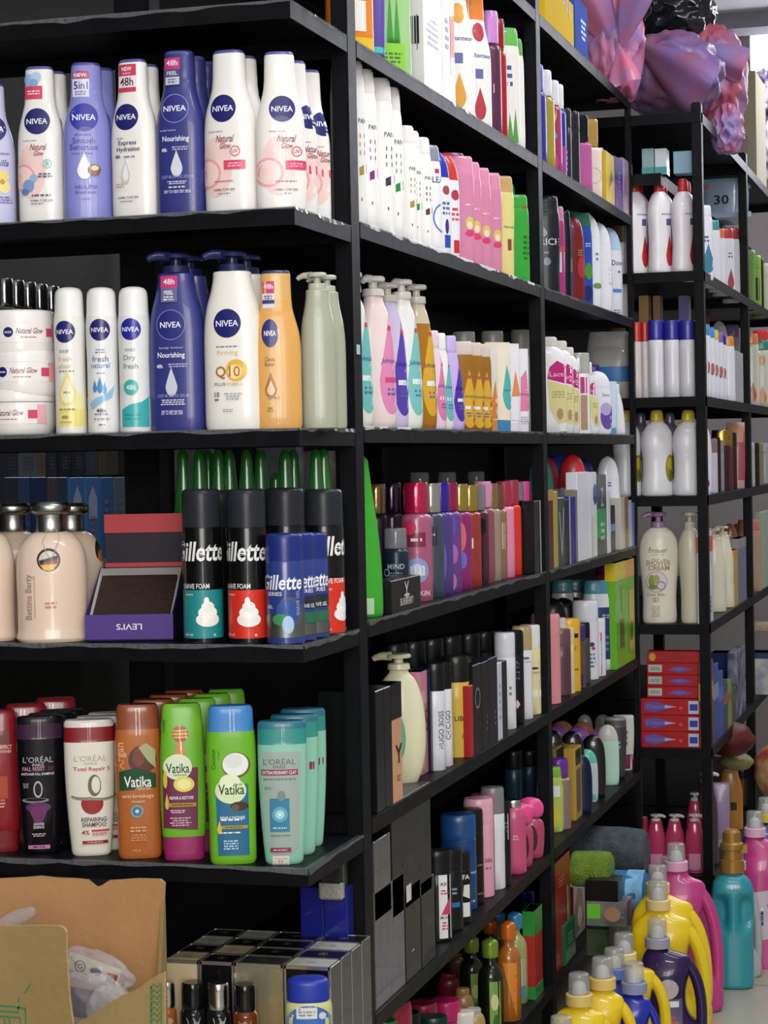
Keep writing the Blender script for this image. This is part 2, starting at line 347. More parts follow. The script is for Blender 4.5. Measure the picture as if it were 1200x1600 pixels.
def it(ctx, kind, name, label, cols, x0, x1, yt, labs=(), sb=.04, turn=0, w=None, dr=None, grp=None, more=(), norm=None, cat=None, wrap=False, pa=-2.4, lift=0, tilt=0, step=(0, 0)):
    """x0,x1: the span it covers; w: known width in metres when only its edge x1 shows"""
    if isinstance(cols, str): cols = {'body': cols}
    if isinstance(cols, tuple): cols = {'body': cols}
    if lift: ctx = (ctx[0], ctx[1] + lift)
    if w: P = spot(ctx, x1 - 20, sb); px = x1 - .5 * w * F / proj(P)[2]; px = x1 - .5 * w * F / proj(spot(ctx, px, sb))[2]
    else: px = (x0 + x1) / 2
    P = spot(ctx, px, sb); _, yb, dep = proj(P); s = dep / F
    W = w or (x1 - x0) * s; h = (yb - yt) * s; dr = dr or K[kind][1]; tr = math.radians(turn)
    W = W / math.sqrt(math.cos(tr) ** 2 + (dr * math.sin(tr)) ** 2) if dr < 1 else W
    rz = math.atan2(-P.x, P.y) + tr
    if norm is None: norm = ctx[0] in ('S', 'T', 'L')
    if labs:
        if norm: conv = (lambda x: x * W / 2, lambda y: y * h, lambda l: l * W / 2, lambda l: l * h)
        else: conv = (lambda x: ((x - px) * s - W * dr / 2 * math.sin(tr)) / math.cos(tr), lambda y: (yb - y) * s, lambda l: l * s, lambda l: l * s)
    else: conv = None
    r = thing(name, label, cat or CATS.get(name, name.split('_')[-1]), P, rz, grp)
    for pn, me in parts_of(kind, W, W * dr, h, cols, list(labs), conv, wrap or (kind in ('can', 'deo', 'jar', 'mist', 'vial') ), pa):
        link(pn, me, r)
    if tilt: r.rotation_euler = (math.radians(tilt), 0, rz)
    for k, lb in enumerate(more):
        st = step if step != (0, 0) else (0, max(W * dr * 1.12, .03))
        dup(r, P + Vector((st[0] * (k + 1), st[1] * (k + 1), 0)), lb, grp)
    r['w'] = W; del r['w']
    return r
def bevbox(w, d, h, b=.0012):
    bm = bmesh.new(); bmesh.ops.create_cube(bm, size=1)
    for v in bm.verts: v.co = Vector((v.co.x * w, v.co.y * d, (v.co.z + .5) * h))
    bmesh.ops.bevel(bm, geom=bm.edges[:], offset=min(b, w * .2), segments=1, affect='EDGES')
    me = bpy.data.meshes.new('carton'); bm.to_mesh(me); bm.free(); return me
def bx(ctx, name, label, col, x0, x1, yt, dep=.05, labs=(), sb=.004, grp=None, cat=None, norm=None, top=None, side=None, bands=(), lift=0, turn=0, more=(), step=None):
    """carton whose front covers x0..x1 on the shelf edge; bands: (v0, v1, colour) printed around it; top: lid colour"""
    if lift: ctx = (ctx[0], ctx[1] + lift)
    A, B = spot(ctx, x0, sb), spot(ctx, x1, sb); _, yb, dp = proj(A if ctx[0] in ('S', 'T', 'L') else (A + B) / 2); s = dp / F
    W = (B - A).length - .0006; h = (yb - yt) * s
    if ctx[0] in ('S', 'T') and x0 > 640: dep = min(dep, .026)
    sd = ctx[0] in ('S', 'T', 'L'); rz = (math.pi / 2 if sd else 0) + math.radians(turn)
    C = (A + B) / 2 + (Vector((-dep / 2, 0, 0)) if sd else Vector((0, dep / 2, 0)))
    r = thing(name, label, cat or name.split('_')[-1], C, rz, grp)
    me = bevbox(W, dep, h)
    for c in [col] + ([top] if top else []) + ([side] if side else []): me.materials.append(mat(c))
    for p in me.polygons:
        if top and p.normal.z > .5: p.material_index = 1
        if side and p.normal.x < -.5: p.material_index = 2 if top else 1
    link('carton', me, r)
    g = G(); ms = []
    for v0, v1, c in bands:
        g.box(-W / 2 - .0003, W / 2 + .0003, -dep / 2 - .0003, dep / 2 + .0003, h * v0, h * v1, mi=len(ms)); ms.append(mat(c))
    if bands: link('printed_band', g.mesh('printed_band', ms, smooth=False), r)
    if labs:
        if norm is None: norm = sd
        px = (x0 + x1) / 2
        conv = (lambda x: x * W / 2, lambda y: y * h, lambda l: l * W / 2, lambda l: l * h) if norm else (lambda x: (x - px) * s, lambda y: (yb - y) * s, lambda l: l * s, lambda l: l * s)
        g, ms = label_geo(labs, conv, lambda x, z, off: (x, -dep / 2 - .0004 - off, z)); link('label', g.mesh('label', ms, smooth=False), r)
    for k, lb in enumerate(more): dup(r, C + Vector(step) * (k + 1), lb, grp)
    return r

# ------------------------------------------------------------ the room
def tiles():
    m = bpy.data.materials.new('floor_tiles'); m.use_nodes = True; nt = m.node_tree; b = nt.nodes['Principled BSDF']
    tc = nt.nodes.new('ShaderNodeTexCoord'); br = nt.nodes.new('ShaderNodeTexBrick')
    br.offset = 0; br.inputs['Scale'].default_value = 1; br.inputs['Brick Width'].default_value = .4; br.inputs['Row Height'].default_value = .4
    br.inputs['Mortar Size'].default_value = .0035; br.inputs['Color1'].default_value = (*lin('#a9a794'), 1); br.inputs['Color2'].default_value = (*lin('#b0ae9c'), 1)
    br.inputs['Mortar'].default_value = (*lin('#6d6a5d'), 1); nt.links.new(tc.outputs['Object'], br.inputs['Vector'])
    nz = nt.nodes.new('ShaderNodeTexNoise'); nz.inputs['Scale'].default_value = 9; nz.inputs['Detail'].default_value = 6
    mx = nt.nodes.new('ShaderNodeMix'); mx.data_type = 'RGBA'; mx.blend_type = 'MULTIPLY'; mx.inputs['Factor'].default_value = .35
    nt.links.new(tc.outputs['Object'], nz.inputs['Vector']); nt.links.new(br.outputs['Color'], mx.inputs['A']); nt.links.new(nz.outputs['Color'], mx.inputs['B'])
    nt.links.new(mx.outputs['Result'], b.inputs['Base Color']); b.inputs['Roughness'].default_value = .35
    return m
struct('floor', *boxv(-2.7, 1.7, -2.5, 8.5, -.05, 0), tiles())
struct('ceiling', *boxv(-2.7, 1.7, -2.5, 8.5, 2.86, 2.91), M('#e4e4ee', rough=.8))
struct('wall_left', *boxv(-2.8, -2.7, -2.5, 8.5, 0, 2.86), M('#282625', rough=.8))
struct('wall_right', *boxv(1.7, 1.8, -2.5, 8.5, 0, 2.86), M('#a8a59f', rough=.8))
wz0, wz1 = 2.3, 2.845
g = G()
g.box(-2.7, 1.7, 8.3, 8.4, 0, wz0); g.box(-2.7, 1.7, 8.3, 8.4, wz1, 2.86); g.box(-2.7, -.88, 8.3, 8.4, wz0, wz1); g.box(1.2, 1.7, 8.3, 8.4, wz0, wz1)
struct('wall_back', g.v, g.f, M('#77706f', rough=.8))
g = G(); g.box(-.88, 1.2, 8.34, 8.36, wz0, wz1)
o = link('window_1', g.mesh('window_1', [M('#f4f6ff', rough=.5, emit=5.0)], smooth=False)); o['kind'] = 'structure'
g = G(); g.box(-2.7, 1.7, 7.95, 8.1, 2.80, 2.86); struct('trim_1', g.v, g.f, M('#8a8690', rough=.8))

# ------------------------------------------------------------ black metal racks
BLK = M('#0b0c0f', rough=.45, coat=0, mix='#101115', mscale=30, spec=.14); EDG = M('#17191d', rough=.42, bump=.3, bscale=120)
FILM = M('#b9bcc0', rough=.12, alpha=.22, bump=.9, bscale=150, coat=1)
def shelf(x0, x1, y0, y1, z, lip=.023, film=True, parent=None):
    g = G(); g.box(x0, x1, y0, y1, z - .003, z)
    t = .002
    g.box(x0, x1, y0, y0 + t, z - lip, z - .003); g.box(x0, x1, y1 - t, y1, z - lip, z - .003)
    g.box(x0, x0 + t, y0 + t, y1 - t, z - lip, z - .003); g.box(x1 - t, x1, y0 + t, y1 - t, z - lip, z - .003)
    o = link('shelf', g.mesh('shelf', [BLK], smooth=False), parent)
    if film:
        g = G(); n = 60
        def edge(p, q, out):
            vs = []; fs = []
            for i in range(n + 1):
                b = p.lerp(q, i / n); w = .0008 + .0012 * abs(noise.noise(b * 60)); dr = .0015 + .005 * max(0, noise.noise(b * 23 + Vector((z, 0, 3))) + .35)
                vs += [b - out * .008 + Vector((0, 0, .0006)), b + Vector((0, 0, .0008 + w * .4)) + out * .0006, b + out * (.001 + w) - Vector((0, 0, dr))]
            for i in range(n):
                for k in range(2): fs.append((i * 3 + k, i * 3 + k + 1, i * 3 + k + 4, i * 3 + k + 3))
            g.add(vs, fs)
        edge(Vector((x0, y0, z)), Vector((x1, y0, z)), Vector((0, -1, 0))); edge(Vector((x1, y0, z)), Vector((x1, y1, z)), Vector((1, 0, 0)))
        link('edge_film', g.mesh('edge_film', [FILM]), o)
    return o
def post(x0, x1, y0, y1, z0, z1, parent, holes=True):
    g = G(); g.add(*[bevbox_v(x0, x1, y0, y1, z0, z1)][0]); return link('post', g.mesh('post', [BLK], smooth=False), parent)
def bevbox_v(x0, x1, y0, y1, z0, z1):
    bm = bmesh.new(); bmesh.ops.create_cube(bm, size=1)
    for v in bm.verts: v.co = Vector(((x0 + x1) / 2 + v.co.x * (x1 - x0), (y0 + y1) / 2 + v.co.y * (y1 - y0), (z0 + z1) / 2 + v.co.z * (z1 - z0)))
    bmesh.ops.bevel(bm, geom=bm.edges[:], offset=.003, segments=2, affect='EDGES'); bm.verts.index_update()
    r = [tuple(v.co) for v in bm.verts], [tuple(v.index for v in f.verts) for f in bm.faces]; bm.free(); return r
ZS = [1.824, 1.563, 1.266, .982, .694, .406, .135]
Z0, Z1, Z2, Z3, Z4, Z5, Z6 = ZS
ZE = [1.822, 1.552, 1.2615, .975, .678, .386, .12]
rk = thing('display_rack', 'black metal end rack facing the camera, lotions and shampoo on it', 'shelf rack', (-1.4, 2.75, 0))
rk.location = (0, 0, 0)
for z in ZE: shelf(-2.0, XP, YF, 2.872, z, parent=rk)
post(XP - .025, XP, 2.873, 2.918, 0, 2.3, rk); post(-1.232, -1.176, 2.875, 2.92, 0, 2.3, rk); post(-2.0, -1.975, 2.873, 2.918, 0, 2.3, rk)
rk = thing('display_rack', 'long black metal rack along the aisle in two bays, toiletries on seven shelves', 'shelf rack')
for y0, y1 in ((2.92, 4.185), (4.232, 5.33)):
    for z in ZS + ([2.12] if y0 > 4 else [2.12]): shelf(-1.24, XP, y0, y1, z, parent=rk, film=(z > .9))
post(XP - .025, XP, 4.186, 4.231, 0, 2.3, rk); post(XP - .013, XP, 5.335, 5.365, 0, 2.3, rk)
post(-1.24, -1.215, 4.186, 4.231, 0, 2.3, rk); post(-1.24, -1.215, 5.331, 5.366, 0, 2.3, rk)
g = G(); g.box(-1.252, -1.242, 2.93, 5.36, .1, 2.3); link('dark_backing', g.mesh('dark_backing', [M('#0b0c0f', rough=.6)], smooth=False), rk)  # sheet added behind the open bays, standing in for the shade inside
BZ = [1.682, 1.362, 1.108, .778, .457, .13]
rk = thing('display_rack', 'deeper black metal rack at the far end, pink bags on its top', 'shelf rack')
for y0, y1 in ((5.37, 6.40), (6.44, 7.5)):
    for z in BZ + [2.085]: shelf(-1.3, XB, y0, y1, z, lip=.026, parent=rk, film=False)
    shelf(-1.3, -.80, y0, y1, 1.935, lip=.03, parent=rk, film=False)
post(XB - .025, XB, 5.372, 5.41, 0, 2.11, rk); post(XB - .025, XB, 6.40, 6.44, 0, 2.12, rk); post(XB - .025, XB, 7.5, 7.54, 0, 2.11, rk)
post(-1.3, -1.275, 5.372, 5.41, 0, 2.11, rk); post(-1.3, -1.275, 7.5, 7.54, 0, 2.11, rk); post(-1.0, -.97, 6.40, 6.44, 0, 2.11, rk)
g = G(); g.box(-1.315, -1.302, 5.37, 7.54, .1, 2.11); link('dark_backing', g.mesh('dark_backing', [M('#0d0e12', rough=.6)], smooth=False), rk)
rk = thing('display_rack', 'grey shelved rack far behind the black end rack, seen through it', 'shelf rack')
for z in (1.38, .985, .84):
    g = G(); g.box(-2.5, -2.1, 3.4, 6.4, z - .02, z); link('shelf', g.mesh('shelf', [M('#8b8d90', rough=.5)], smooth=False), rk)
for y in (3.42, 6.38):
    g = G(); g.box(-2.5, -2.46, y - .02, y + .02, 0, 2.1); link('post', g.mesh('post', [M('#3a3b3f', rough=.5)], smooth=False), rk)
# pale side panel with chipped black paint beside the post, low down
g = G(); x0 = -.9; g.box(XP - .05, XP - .027, 2.878, 2.915, .41, .668); g2 = g
o = thing('side_panel', 'pale grey upright board with ragged black paint at its top, beside the rack post', 'board', (XP - .04, 2.9, .408))
vs, fs = boxv(-.021, .006, -.022, .012, 0, .262); link('board', mesh('board', vs, fs, [M('#a6a79c', rough=.5, mix='#93958c')], smooth=False), o)
pts = [(-.021, .262), (.006, .262), (.006, .22), (.003, .205), (.001, .214), (-.002, .196), (-.006, .2), (-.008, .232), (-.012, .222), (-.014, .243), (-.021, .246)]
link('paint_remnant', mesh('paint', [(a, -.0224 - t, b) for t in (0, .0006) for a, b in pts], [tuple(range(11)), tuple(range(21, 10, -1))] + [(i, (i + 1) % 11, (i + 1) % 11 + 11, i + 11) for i in range(11)], [M('#111216', rough=.4)], smooth=False), o)
for X, Y, Z in ((XP + .0006, 2.895, 1.37),):
    o = link('paper_tag', mesh('tag', *boxv(0, .0006, -.008, .008, 0, .014), [M('#c9ccd2')], smooth=False), None, (X, Y, Z)); o['label'] = 'tiny white paper tag stuck on the first black post'; o['category'] = 'tag'

# ============================================================ END RACK, lotion shelf
WH = '#f1eee9'
def niv(x, y, r, c=NAVY): return [('c', x, y, r, c), ('t', 'NIVEA', x, y, r * 1.62, '#f4f4ff', r * .42)]
def glow(x, y, k=1):
    return [('e', x - 12 * k, y + 42 * k, 26 * k, 46 * k, '#f4d3ce'), ('c', x - 26 * k, y + 52 * k, 23 * k, '#f1a9ad'), ('c', x - 26 * k, y + 52 * k, 19 * k, '#f9d9d4'),
            ('t', 'body lotion', x - 12 * k, y - 11 * k, 24 * k, '#8d5566', 3.5 * k), ('t', 'Natural', x + 2 * k, y, 30 * k, '#8a3f52', 11 * k, .4), ('t', 'Glow', x + 3 * k, y + 11 * k, 18 * k, '#8a3f52', 9 * k, .4)]
_, Y1z, Y2z, Y3z, Y4z, Y5z, _z = ZE
E1, E2, E3, E4, E5 = ('E', Y1z), ('E', Y2z), ('E', Y3z), ('E', Y4z), ('E', Y5z)
LC = {'body': WH, 'cap': WH, 'cap_top': '#5a5aa0'}
gl = 'body lotion bottles on the lotion shelf'
it(E1, 'lotion', 'lotion_bottle', 'pale lilac lotion bottle with yellow flower print, cut by the left picture edge', {'body': '#cfcdee', 'cap': '#cfcdee', 'cap_top': '#5a5aa0'}, -52, 26, 133,
   niv(-8, 205, 21) + [('t', 'lotion', 8, 243, 16, '#5a5a8a', 5), ('t', 'Vanilla', 0, 258, 30, '#5a5a7a', 10, .4), ('e', 3, 278, 12, 9, '#f0dd80'), ('e', 8, 295, 9, 10, '#f4e69a'), ('e', 5, 287, 4, 4, '#c9a03a'), ('n', 8, 315, 22, 12, 3, '#7777aa')], grp=gl)
it(E1, 'lotion', 'lotion_bottle', 'small white lotion bottle with ice cube and berry print and pink ribbon neck', LC, 32, 103, 107,
   niv(61, 193, 20.5) + glow(61, 233, .9) + [('r', 43, 138, 70, 158, '#d8486c'), ('e', 50, 128, 8, 9, '#9fc0e6'), ('e', 61, 124, 8, 8, '#b7cdea'), ('e', 57, 133, 7, 6, '#86a8d8'), ('n', 57, 148, 20, 8, 2, '#ffd9e0'),
    ('e', 47, 293, 9, 10, '#7f9fd0'), ('e', 55, 281, 6, 6, '#9bb4dd'), ('e', 42, 302, 6, 5, '#5d84c4'), ('o', 76, 259, 7, .25, '#9ad0c4'), ('t', 'B', 76, 259, 5, '#6fb5a8', 6), ('n', 72, 277, 26, 8, 2, '#444a78'), ('n', 66, 308, 34, 5, 1, '#6a5a72'), ('t', 'NORMAL TO DRY SKIN', 66, 316, 34, '#4f4a66', 3.6), ('n', 60, 321, 26, 3, 1, '#8a7a90')],
   more=['small white lotion bottle directly behind the ice print one'], turn=-14, grp=gl)
it(E1, 'lotion', 'lotion_bottle', 'periwinkle lotion bottle with white drop and almond print and 5in1 sticker', {'body': '#8486cc', 'cap': '#8486cc', 'cap_top': '#4a4a98'}, 102, 178, 101,
   niv(135, 187, 22, '#2a2aa0') + [('r', 119, 115, 144, 127, '#b8385c'), ('t', 'NEW:', 131.5, 121, 21, '#ffffff', 6), ('r', 119, 127, 144, 155, '#d9d6ee'), ('t', '5in1', 131.5, 137, 21, '#2a2a80', 12), ('n', 131, 149, 20, 8, 2, '#7474aa'),
    ('n', 133, 214, 30, 4, 1, '#5558a8'), ('t', 'Smooth', 134, 223, 34, '#4b4ea2', 9), ('t', 'Sensation', 134, 233, 42, '#4b4ea2', 9), ('n', 132, 243, 38, 3, 1, '#6a6ab8'), ('d', 134, 262, 11, 21, '#e9e6f2'), ('e', 149, 269, 10, 9, '#7a4a35'), ('e', 150, 266, 6, 4, '#e6c9a8'), ('t', 'SHEA BUTTER', 136, 295, 34, '#4b4ea2', 5), ('n', 136, 303, 34, 5, 1, '#5d60b0'), ('n', 136, 313, 20, 4, 1, '#6a6ab8')],
   more=['periwinkle lotion bottle directly behind the almond print one'], grp=gl)
it(E1, 'lotion', 'lotion_bottle', 'white lotion bottle with pink 48h sticker on its neck and grey drop outline', LC, 178, 248, 96,
   niv(200, 186, 20.5) + [('r', 188, 104, 215, 122, '#c8405e'), ('t', 'NEW', 201, 111, 17, '#ffffff', 6.5), ('n', 201, 118, 16, 3, 1, '#ffd6de'), ('r', 188, 122, 215, 147, '#f3e3e6'), ('t', '48h', 201, 131, 22, '#2b2744', 13), ('r', 188, 140, 215, 147, '#c8405e'),
    ('n', 191, 219, 14, 3, 1, '#8a8898'), ('t', 'Express', 202, 227, 30, '#2e2c66', 9), ('t', 'Hydration', 203, 237, 38, '#2e2c66', 9), ('t', '48h', 187, 247, 9, '#2e2c66', 6), ('n', 205, 248, 24, 4, 1, '#77749a'), ('d', 199, 270, 7.5, 20, '#cfd0d2'), ('d', 199, 271, 5, 14, '#f3f1ee'), ('n', 190, 292, 18, 8, 2, '#b9b38c'), ('t', 'NORMAL TO DRY SKIN', 202, 311, 34, '#4f4a66', 3.4), ('n', 200, 317, 26, 3, 1, '#8a7a90')],
   more=['white lotion bottle directly behind the pink 48h sticker one'], turn=-24, grp=gl)
NB = {'body': '#33377f', 'cap': '#33377f', 'cap_top': '#50549a'}
def nour(x, dy=0, k=1.0):
    return [('t', 'body lotion', x - 9, 207 + dy, 26, '#b9bcdf', 4), ('t', 'Nourishing', x + 3, 221 + dy, 43 * k, '#f4f4ff', 11), ('t', '48h', x - 15, 237 + dy, 9, '#f0f0ff', 6), ('n', x + 10, 235 + dy, 30, 7, 2, '#b9bcdf'), ('d', x + 4, 258 + dy, 9.5, 21, '#d9dbe6'),
            ('t', 'DEEP MOISTURE SERUM', x + 4, 279 + dy, 50, '#8a8dc4', 5), ('n', x + 4, 288 + dy, 32, 6, 2, '#dcdcf4'), ('n', x + 4, 295 + dy, 38, 5, 1, '#c4c6ea'), ('t', 'DRY TO VERY DRY SKIN', x + 4, 302 + dy, 42, '#dcdcf4', 5)]
it(E1, 'lotion', 'lotion_bottle', 'dark blue lotion bottle with pink 48h sticker and silver drop', NB, 248, 323, 83,
   [('c', 276, 173, 22.5, '#9a9cc9'), ('c', 276, 173, 21.5, '#2c2f80'), ('t', 'NIVEA', 276, 173, 37, '#f4f4ff', 9)] + nour(274) + [('r', 261, 94, 285, 112, '#c8407a'), ('t', '48h', 273, 102, 18, '#ffe6f0', 9), ('r', 261, 112, 285, 137, '#4a4a80'), ('t', 'FEEL', 273, 118, 17, '#e6e6f4', 6), ('r', 263, 124, 284, 136, '#c9cad6'), ('n', 273, 130, 16, 8, 2, '#55558a')],
   more=['dark blue lotion bottle directly behind the silver drop one', 'dark blue lotion bottle at the back of its file, pink sticker on neck'], turn=-18, grp=gl)
UV2 = lambda x: [('o', x + 17, 240, 8, .16, '#d0405c'), ('t', 'UV', x + 17, 240, 10, '#d0405c', 6), ('r', x, 254, x + 31, 268, '#dd4a70'), ('n', x + 16, 261, 26, 8, 2, '#f4b3c4'), ('n', x, 286, 36, 3, 1, '#8a6a78'), ('t', 'NORMAL TO DRY SKIN', x, 299, 34, '#6a5a66', 3.6), ('n', x, 305, 22, 3, 1, '#9a8a98')]
it(E1, 'lotion', 'lotion_bottle', 'tall white lotion bottle with pink citrus print, beside the dark blue one', LC, 323, 403, 82,
   niv(351, 173, 21.5) + glow(352, 220, 1.02) + UV2(352), turn=-22, grp=gl, more=['tall white lotion bottle behind the citrus print pair'])
it(E1, 'lotion', 'lotion_bottle', 'tall white lotion bottle with pink citrus print standing at the shelf corner', LC, 403, 479, 84,
   niv(444, 174, 20.5) + glow(448, 220, 1.0) + UV2(448), grp=gl)
it(E1, 'lotion', 'lotion_bottle', 'white citrus lotion bottle second in the corner file, half hidden', LC, 420, 497, 98,
   niv(487, 186, 19) + glow(488, 236, .95) + [('r', 484, 262, 496, 275, '#dd4a70')], grp=gl, sb=.125)
it(E1, 'lotion', 'lotion_bottle', 'white citrus lotion bottle third in the corner file near the post', LC, 446, 518, 112,
   niv(508, 197, 19) + glow(508, 243, .9) + [('r', 504, 268, 517, 279, '#dd4a70')], grp=gl, sb=.205)

# ============================================================ END RACK, cream and spray shelf
def jarlab(x, y):
    return [('r', x - 56, y - 14, x + 54, y + 15, '#f6f1ee'), ('c', x - 22, y, 8, NAVY), ('t', 'NIVEA', x - 22, y, 11, '#ffffff', 3), ('t', 'Natural Glow', x + 12, y - 2, 44, '#8a4a5a', 9, .4), ('n', x + 10, y + 8, 30, 3, 1, '#a57a86'), ('r', x + 40, y - 6, x + 55, y + 7, '#dd4a70'), ('r', x + 55, y - 14, x + 72, y + 15, '#f3b9bd')]
js = [(33, 487, .091, 'topmost of the stack'), (36, 549, .0455, 'middle of the stack'), (33, 608, 0, 'lowest of the stack')]
for k, (cx, ty, lf, wh) in enumerate(js):
    it(E2, 'jar', 'cream_jar', 'white body cream jar with pink label, ' + wh, {'body': '#f1ede8', 'lid': '#f6f3ef'}, cx - 54, cx + 54, ty, jarlab((36, 26, 4)[k], (522, 583, 648)[k]), sb=.05, lift=lf * 1.09, grp='stacked cream jars', cat='jar')
it(E2, 'deo', 'spray_can', 'white deodorant spray can fading to yellow at the base', {'body': '#f0eee6', 'cap': '#f6f5f2'}, 88, 137, 450,
   [('r', 89, 640, 136, 667, '#efe27a'), ('r', 89, 616, 136, 640, '#f2eaae')] + niv(104, 520, 17) + [('n', 103, 550, 20, 5, 2, '#8888a0'), ('t', 'fresh', 104, 562, 22, '#c9bd9a', 7), ('t', 'elixir', 104, 573, 22, '#c9bd9a', 7), ('n', 106, 581, 26, 4, 1, '#8a8898'), ('d', 107, 606, 14, 27, '#eedc95'), ('d', 107, 610, 10, 20, '#f6eec9'), ('t', 'MILK', 107, 614, 11, '#8a7a40', 4), ('n', 106, 640, 30, 4, 1, '#9a8a50'), ('t', '48h', 103, 652, 10, '#777250', 5), ('n', 104, 660, 20, 3, 1, '#9a9060')], sb=.032)
it(E2, 'deo', 'spray_can', 'white deodorant spray can with blue swirl', {'body': '#ecebec', 'cap': '#f6f5f4'}, 138, 188, 450,
   niv(159, 517, 17) + [('n', 160, 550, 20, 8, 2, '#8890a8'), ('t', 'fresh', 159, 562, 26, '#5b7fb4', 9), ('t', 'natural', 159, 572, 30, '#6d8fc0', 8), ('n', 160, 584, 14, 3, 1, '#8890a8'), ('d', 150, 604, 3.5, 10, '#4d94cc'), ('d', 158, 602, 4.5, 13, '#4d94cc'), ('d', 165, 607, 3, 10, '#6aa6d6'), ('p', [(140, 632), (152, 622), (168, 616), (182, 602), (176, 622), (160, 630), (146, 640)], '#93bfe2'), ('t', '48h', 159, 642, 14, '#2c3a66', 6), ('t', 'PROTECTION', 159, 648, 20, '#2c3a66', 3), ('n', 160, 655, 28, 5, 1, '#9aa0b0'), ('n', 160, 664, 10, 3, 1, '#6a6a78')], sb=.032)
it(E2, 'deo', 'spray_can', 'white deodorant spray can with turquoise base', {'body': '#e9ebea', 'cap': '#f5f5f4'}, 188, 238, 449,
   niv(207, 516, 17, '#22229a') + [('n', 206, 548, 22, 5, 2, '#8890a8'), ('t', 'Dry', 205, 561, 20, '#7d929c', 10), ('t', 'fresh', 206, 573, 24, '#7d929c', 8), ('c', 206, 606, 12, '#47b3ae'), ('t', '48h', 206, 606, 14, '#e8f6f4', 8), ('p', [(190, 640), (206, 632), (222, 629), (236, 620), (236, 667), (190, 667)], '#3fb0b4'), ('t', 'QUICK DRY', 208, 649, 28, '#1c7f86', 3.4), ('n', 208, 655, 26, 4, 1, '#2d8c92')], sb=.032)
NP = {'body': '#33377f', 'cap': '#20224f'}
it(E2, 'pumpbody', 'pump_bottle', 'dark blue pump lotion bottle with silver drop', NP, 238, 323, 398,
   [('c', 270, 509, 23.5, '#8f92c4'), ('c', 270, 509, 22.5, '#25287a'), ('t', 'NIVEA', 270, 509, 34, '#f4f4ff', 9)] + [('t', 'body lotion', 270, 545, 38, '#b9bcdf', 4), ('t', 'Nourishing', 270, 557, 44, '#f4f4ff', 11), ('t', '48h', 252, 573, 10, '#f0f0ff', 6), ('n', 280, 572, 30, 7, 2, '#b9bcdf'), ('d', 270, 597, 9.5, 23, '#cfd3de'), ('t', 'DEEP MOISTURE SERUM', 272, 619, 50, '#8f92c8', 5), ('n', 272, 629, 48, 10, 3, '#e0e0f4'), ('t', 'DRY TO VERY DRY SKIN', 270, 645, 34, '#dcdcf4', 7)]
   + [('r', 255, 433, 281, 452, '#c8407a'), ('t', '48h', 268, 442, 18, '#ffe6f0', 9), ('r', 256, 452, 281, 474, '#6a6a92'), ('t', 'FEEL', 268, 459, 15, '#ffffff', 6), ('n', 268, 468, 18, 8, 2, '#e6e6f4')], dr=.55, turn=-18, grp='pump lotion bottles',
   more=['dark blue pump lotion bottle directly behind the silver drop pump bottle'])
it(E2, 'pumpbody', 'pump_bottle', 'white pump lotion bottle with yellow Q10 ring and dark blue pump', {'body': '#f2efe6', 'cap': '#20224f'}, 323, 413, 395,
   niv(358, 507, 22.5) + [('n', 358, 543, 48, 4, 1, '#8a8a9a'), ('t', 'Firming', 358, 553, 34, '#d9c98a', 9), ('c', 371, 580, 17, '#eab83a'), ('c', 369, 582, 11, '#f6e6b4'), ('t', 'Q10', 358, 583, 40, '#b5730a', 20, 0, .01), ('t', 'PLUS', 346, 601, 18, '#8a7a50', 5), ('t', 'VITAMIN C', 368, 601, 26, '#d9b96a', 5), ('t', '10', 341, 617, 8, '#2c2c50', 8), ('n', 341, 625, 8, 5, 1, '#66667a'), ('n', 366, 620, 30, 12, 3, '#a9a9b0'), ('n', 358, 642, 22, 6, 2, '#a9a9b0')], turn=-20, grp='pump lotion bottles',
   more=['white pump lotion bottle directly behind the Q10 ring one'])
it(E2, 'lotion', 'lotion_bottle', 'golden tan lotion bottle with pink sticker and brown drop', {'body': '#e0a85a', 'cap': '#dcae66', 'cap_top': '#2e2c60'}, 398, 473, 424,
   [('e', 425, 522, 13, 22, NAVY), ('t', 'NIVEA', 425, 522, 18, '#ffffff', 8), ('r', 415, 441, 433, 460, '#d0407a'), ('t', '48h', 424, 449, 14, '#ffe6f0', 8), ('r', 415, 460, 433, 483, '#e0dce6'), ('n', 424, 466, 13, 7, 2, '#3a3a78'), ('r', 415, 470, 433, 476, '#3a3a78'), ('t', 'Cocoa', 424, 562, 15, '#8a5a24', 7), ('t', 'Butter', 424, 570, 15, '#8a5a24', 6), ('d', 425, 602, 9, 20, '#a8642a'), ('d', 425, 606, 6, 12, '#e6c9a0'), ('n', 430, 622, 24, 5, 1, '#9a6a34'), ('n', 424, 640, 12, 8, 2, '#9a6a34')], sb=.05)
it(E2, 'pumpbody', 'pump_bottle', 'plain pale green pump bottle turned sideways beside the tan lotion', {'body': '#a9ad98', 'cap': '#b9bdab'}, 472, 528, 427, sb=.09, dr=.8, pa=2.9, more=['pale green pump bottle behind the plain one, by the post'], grp='plain pale pump bottles')

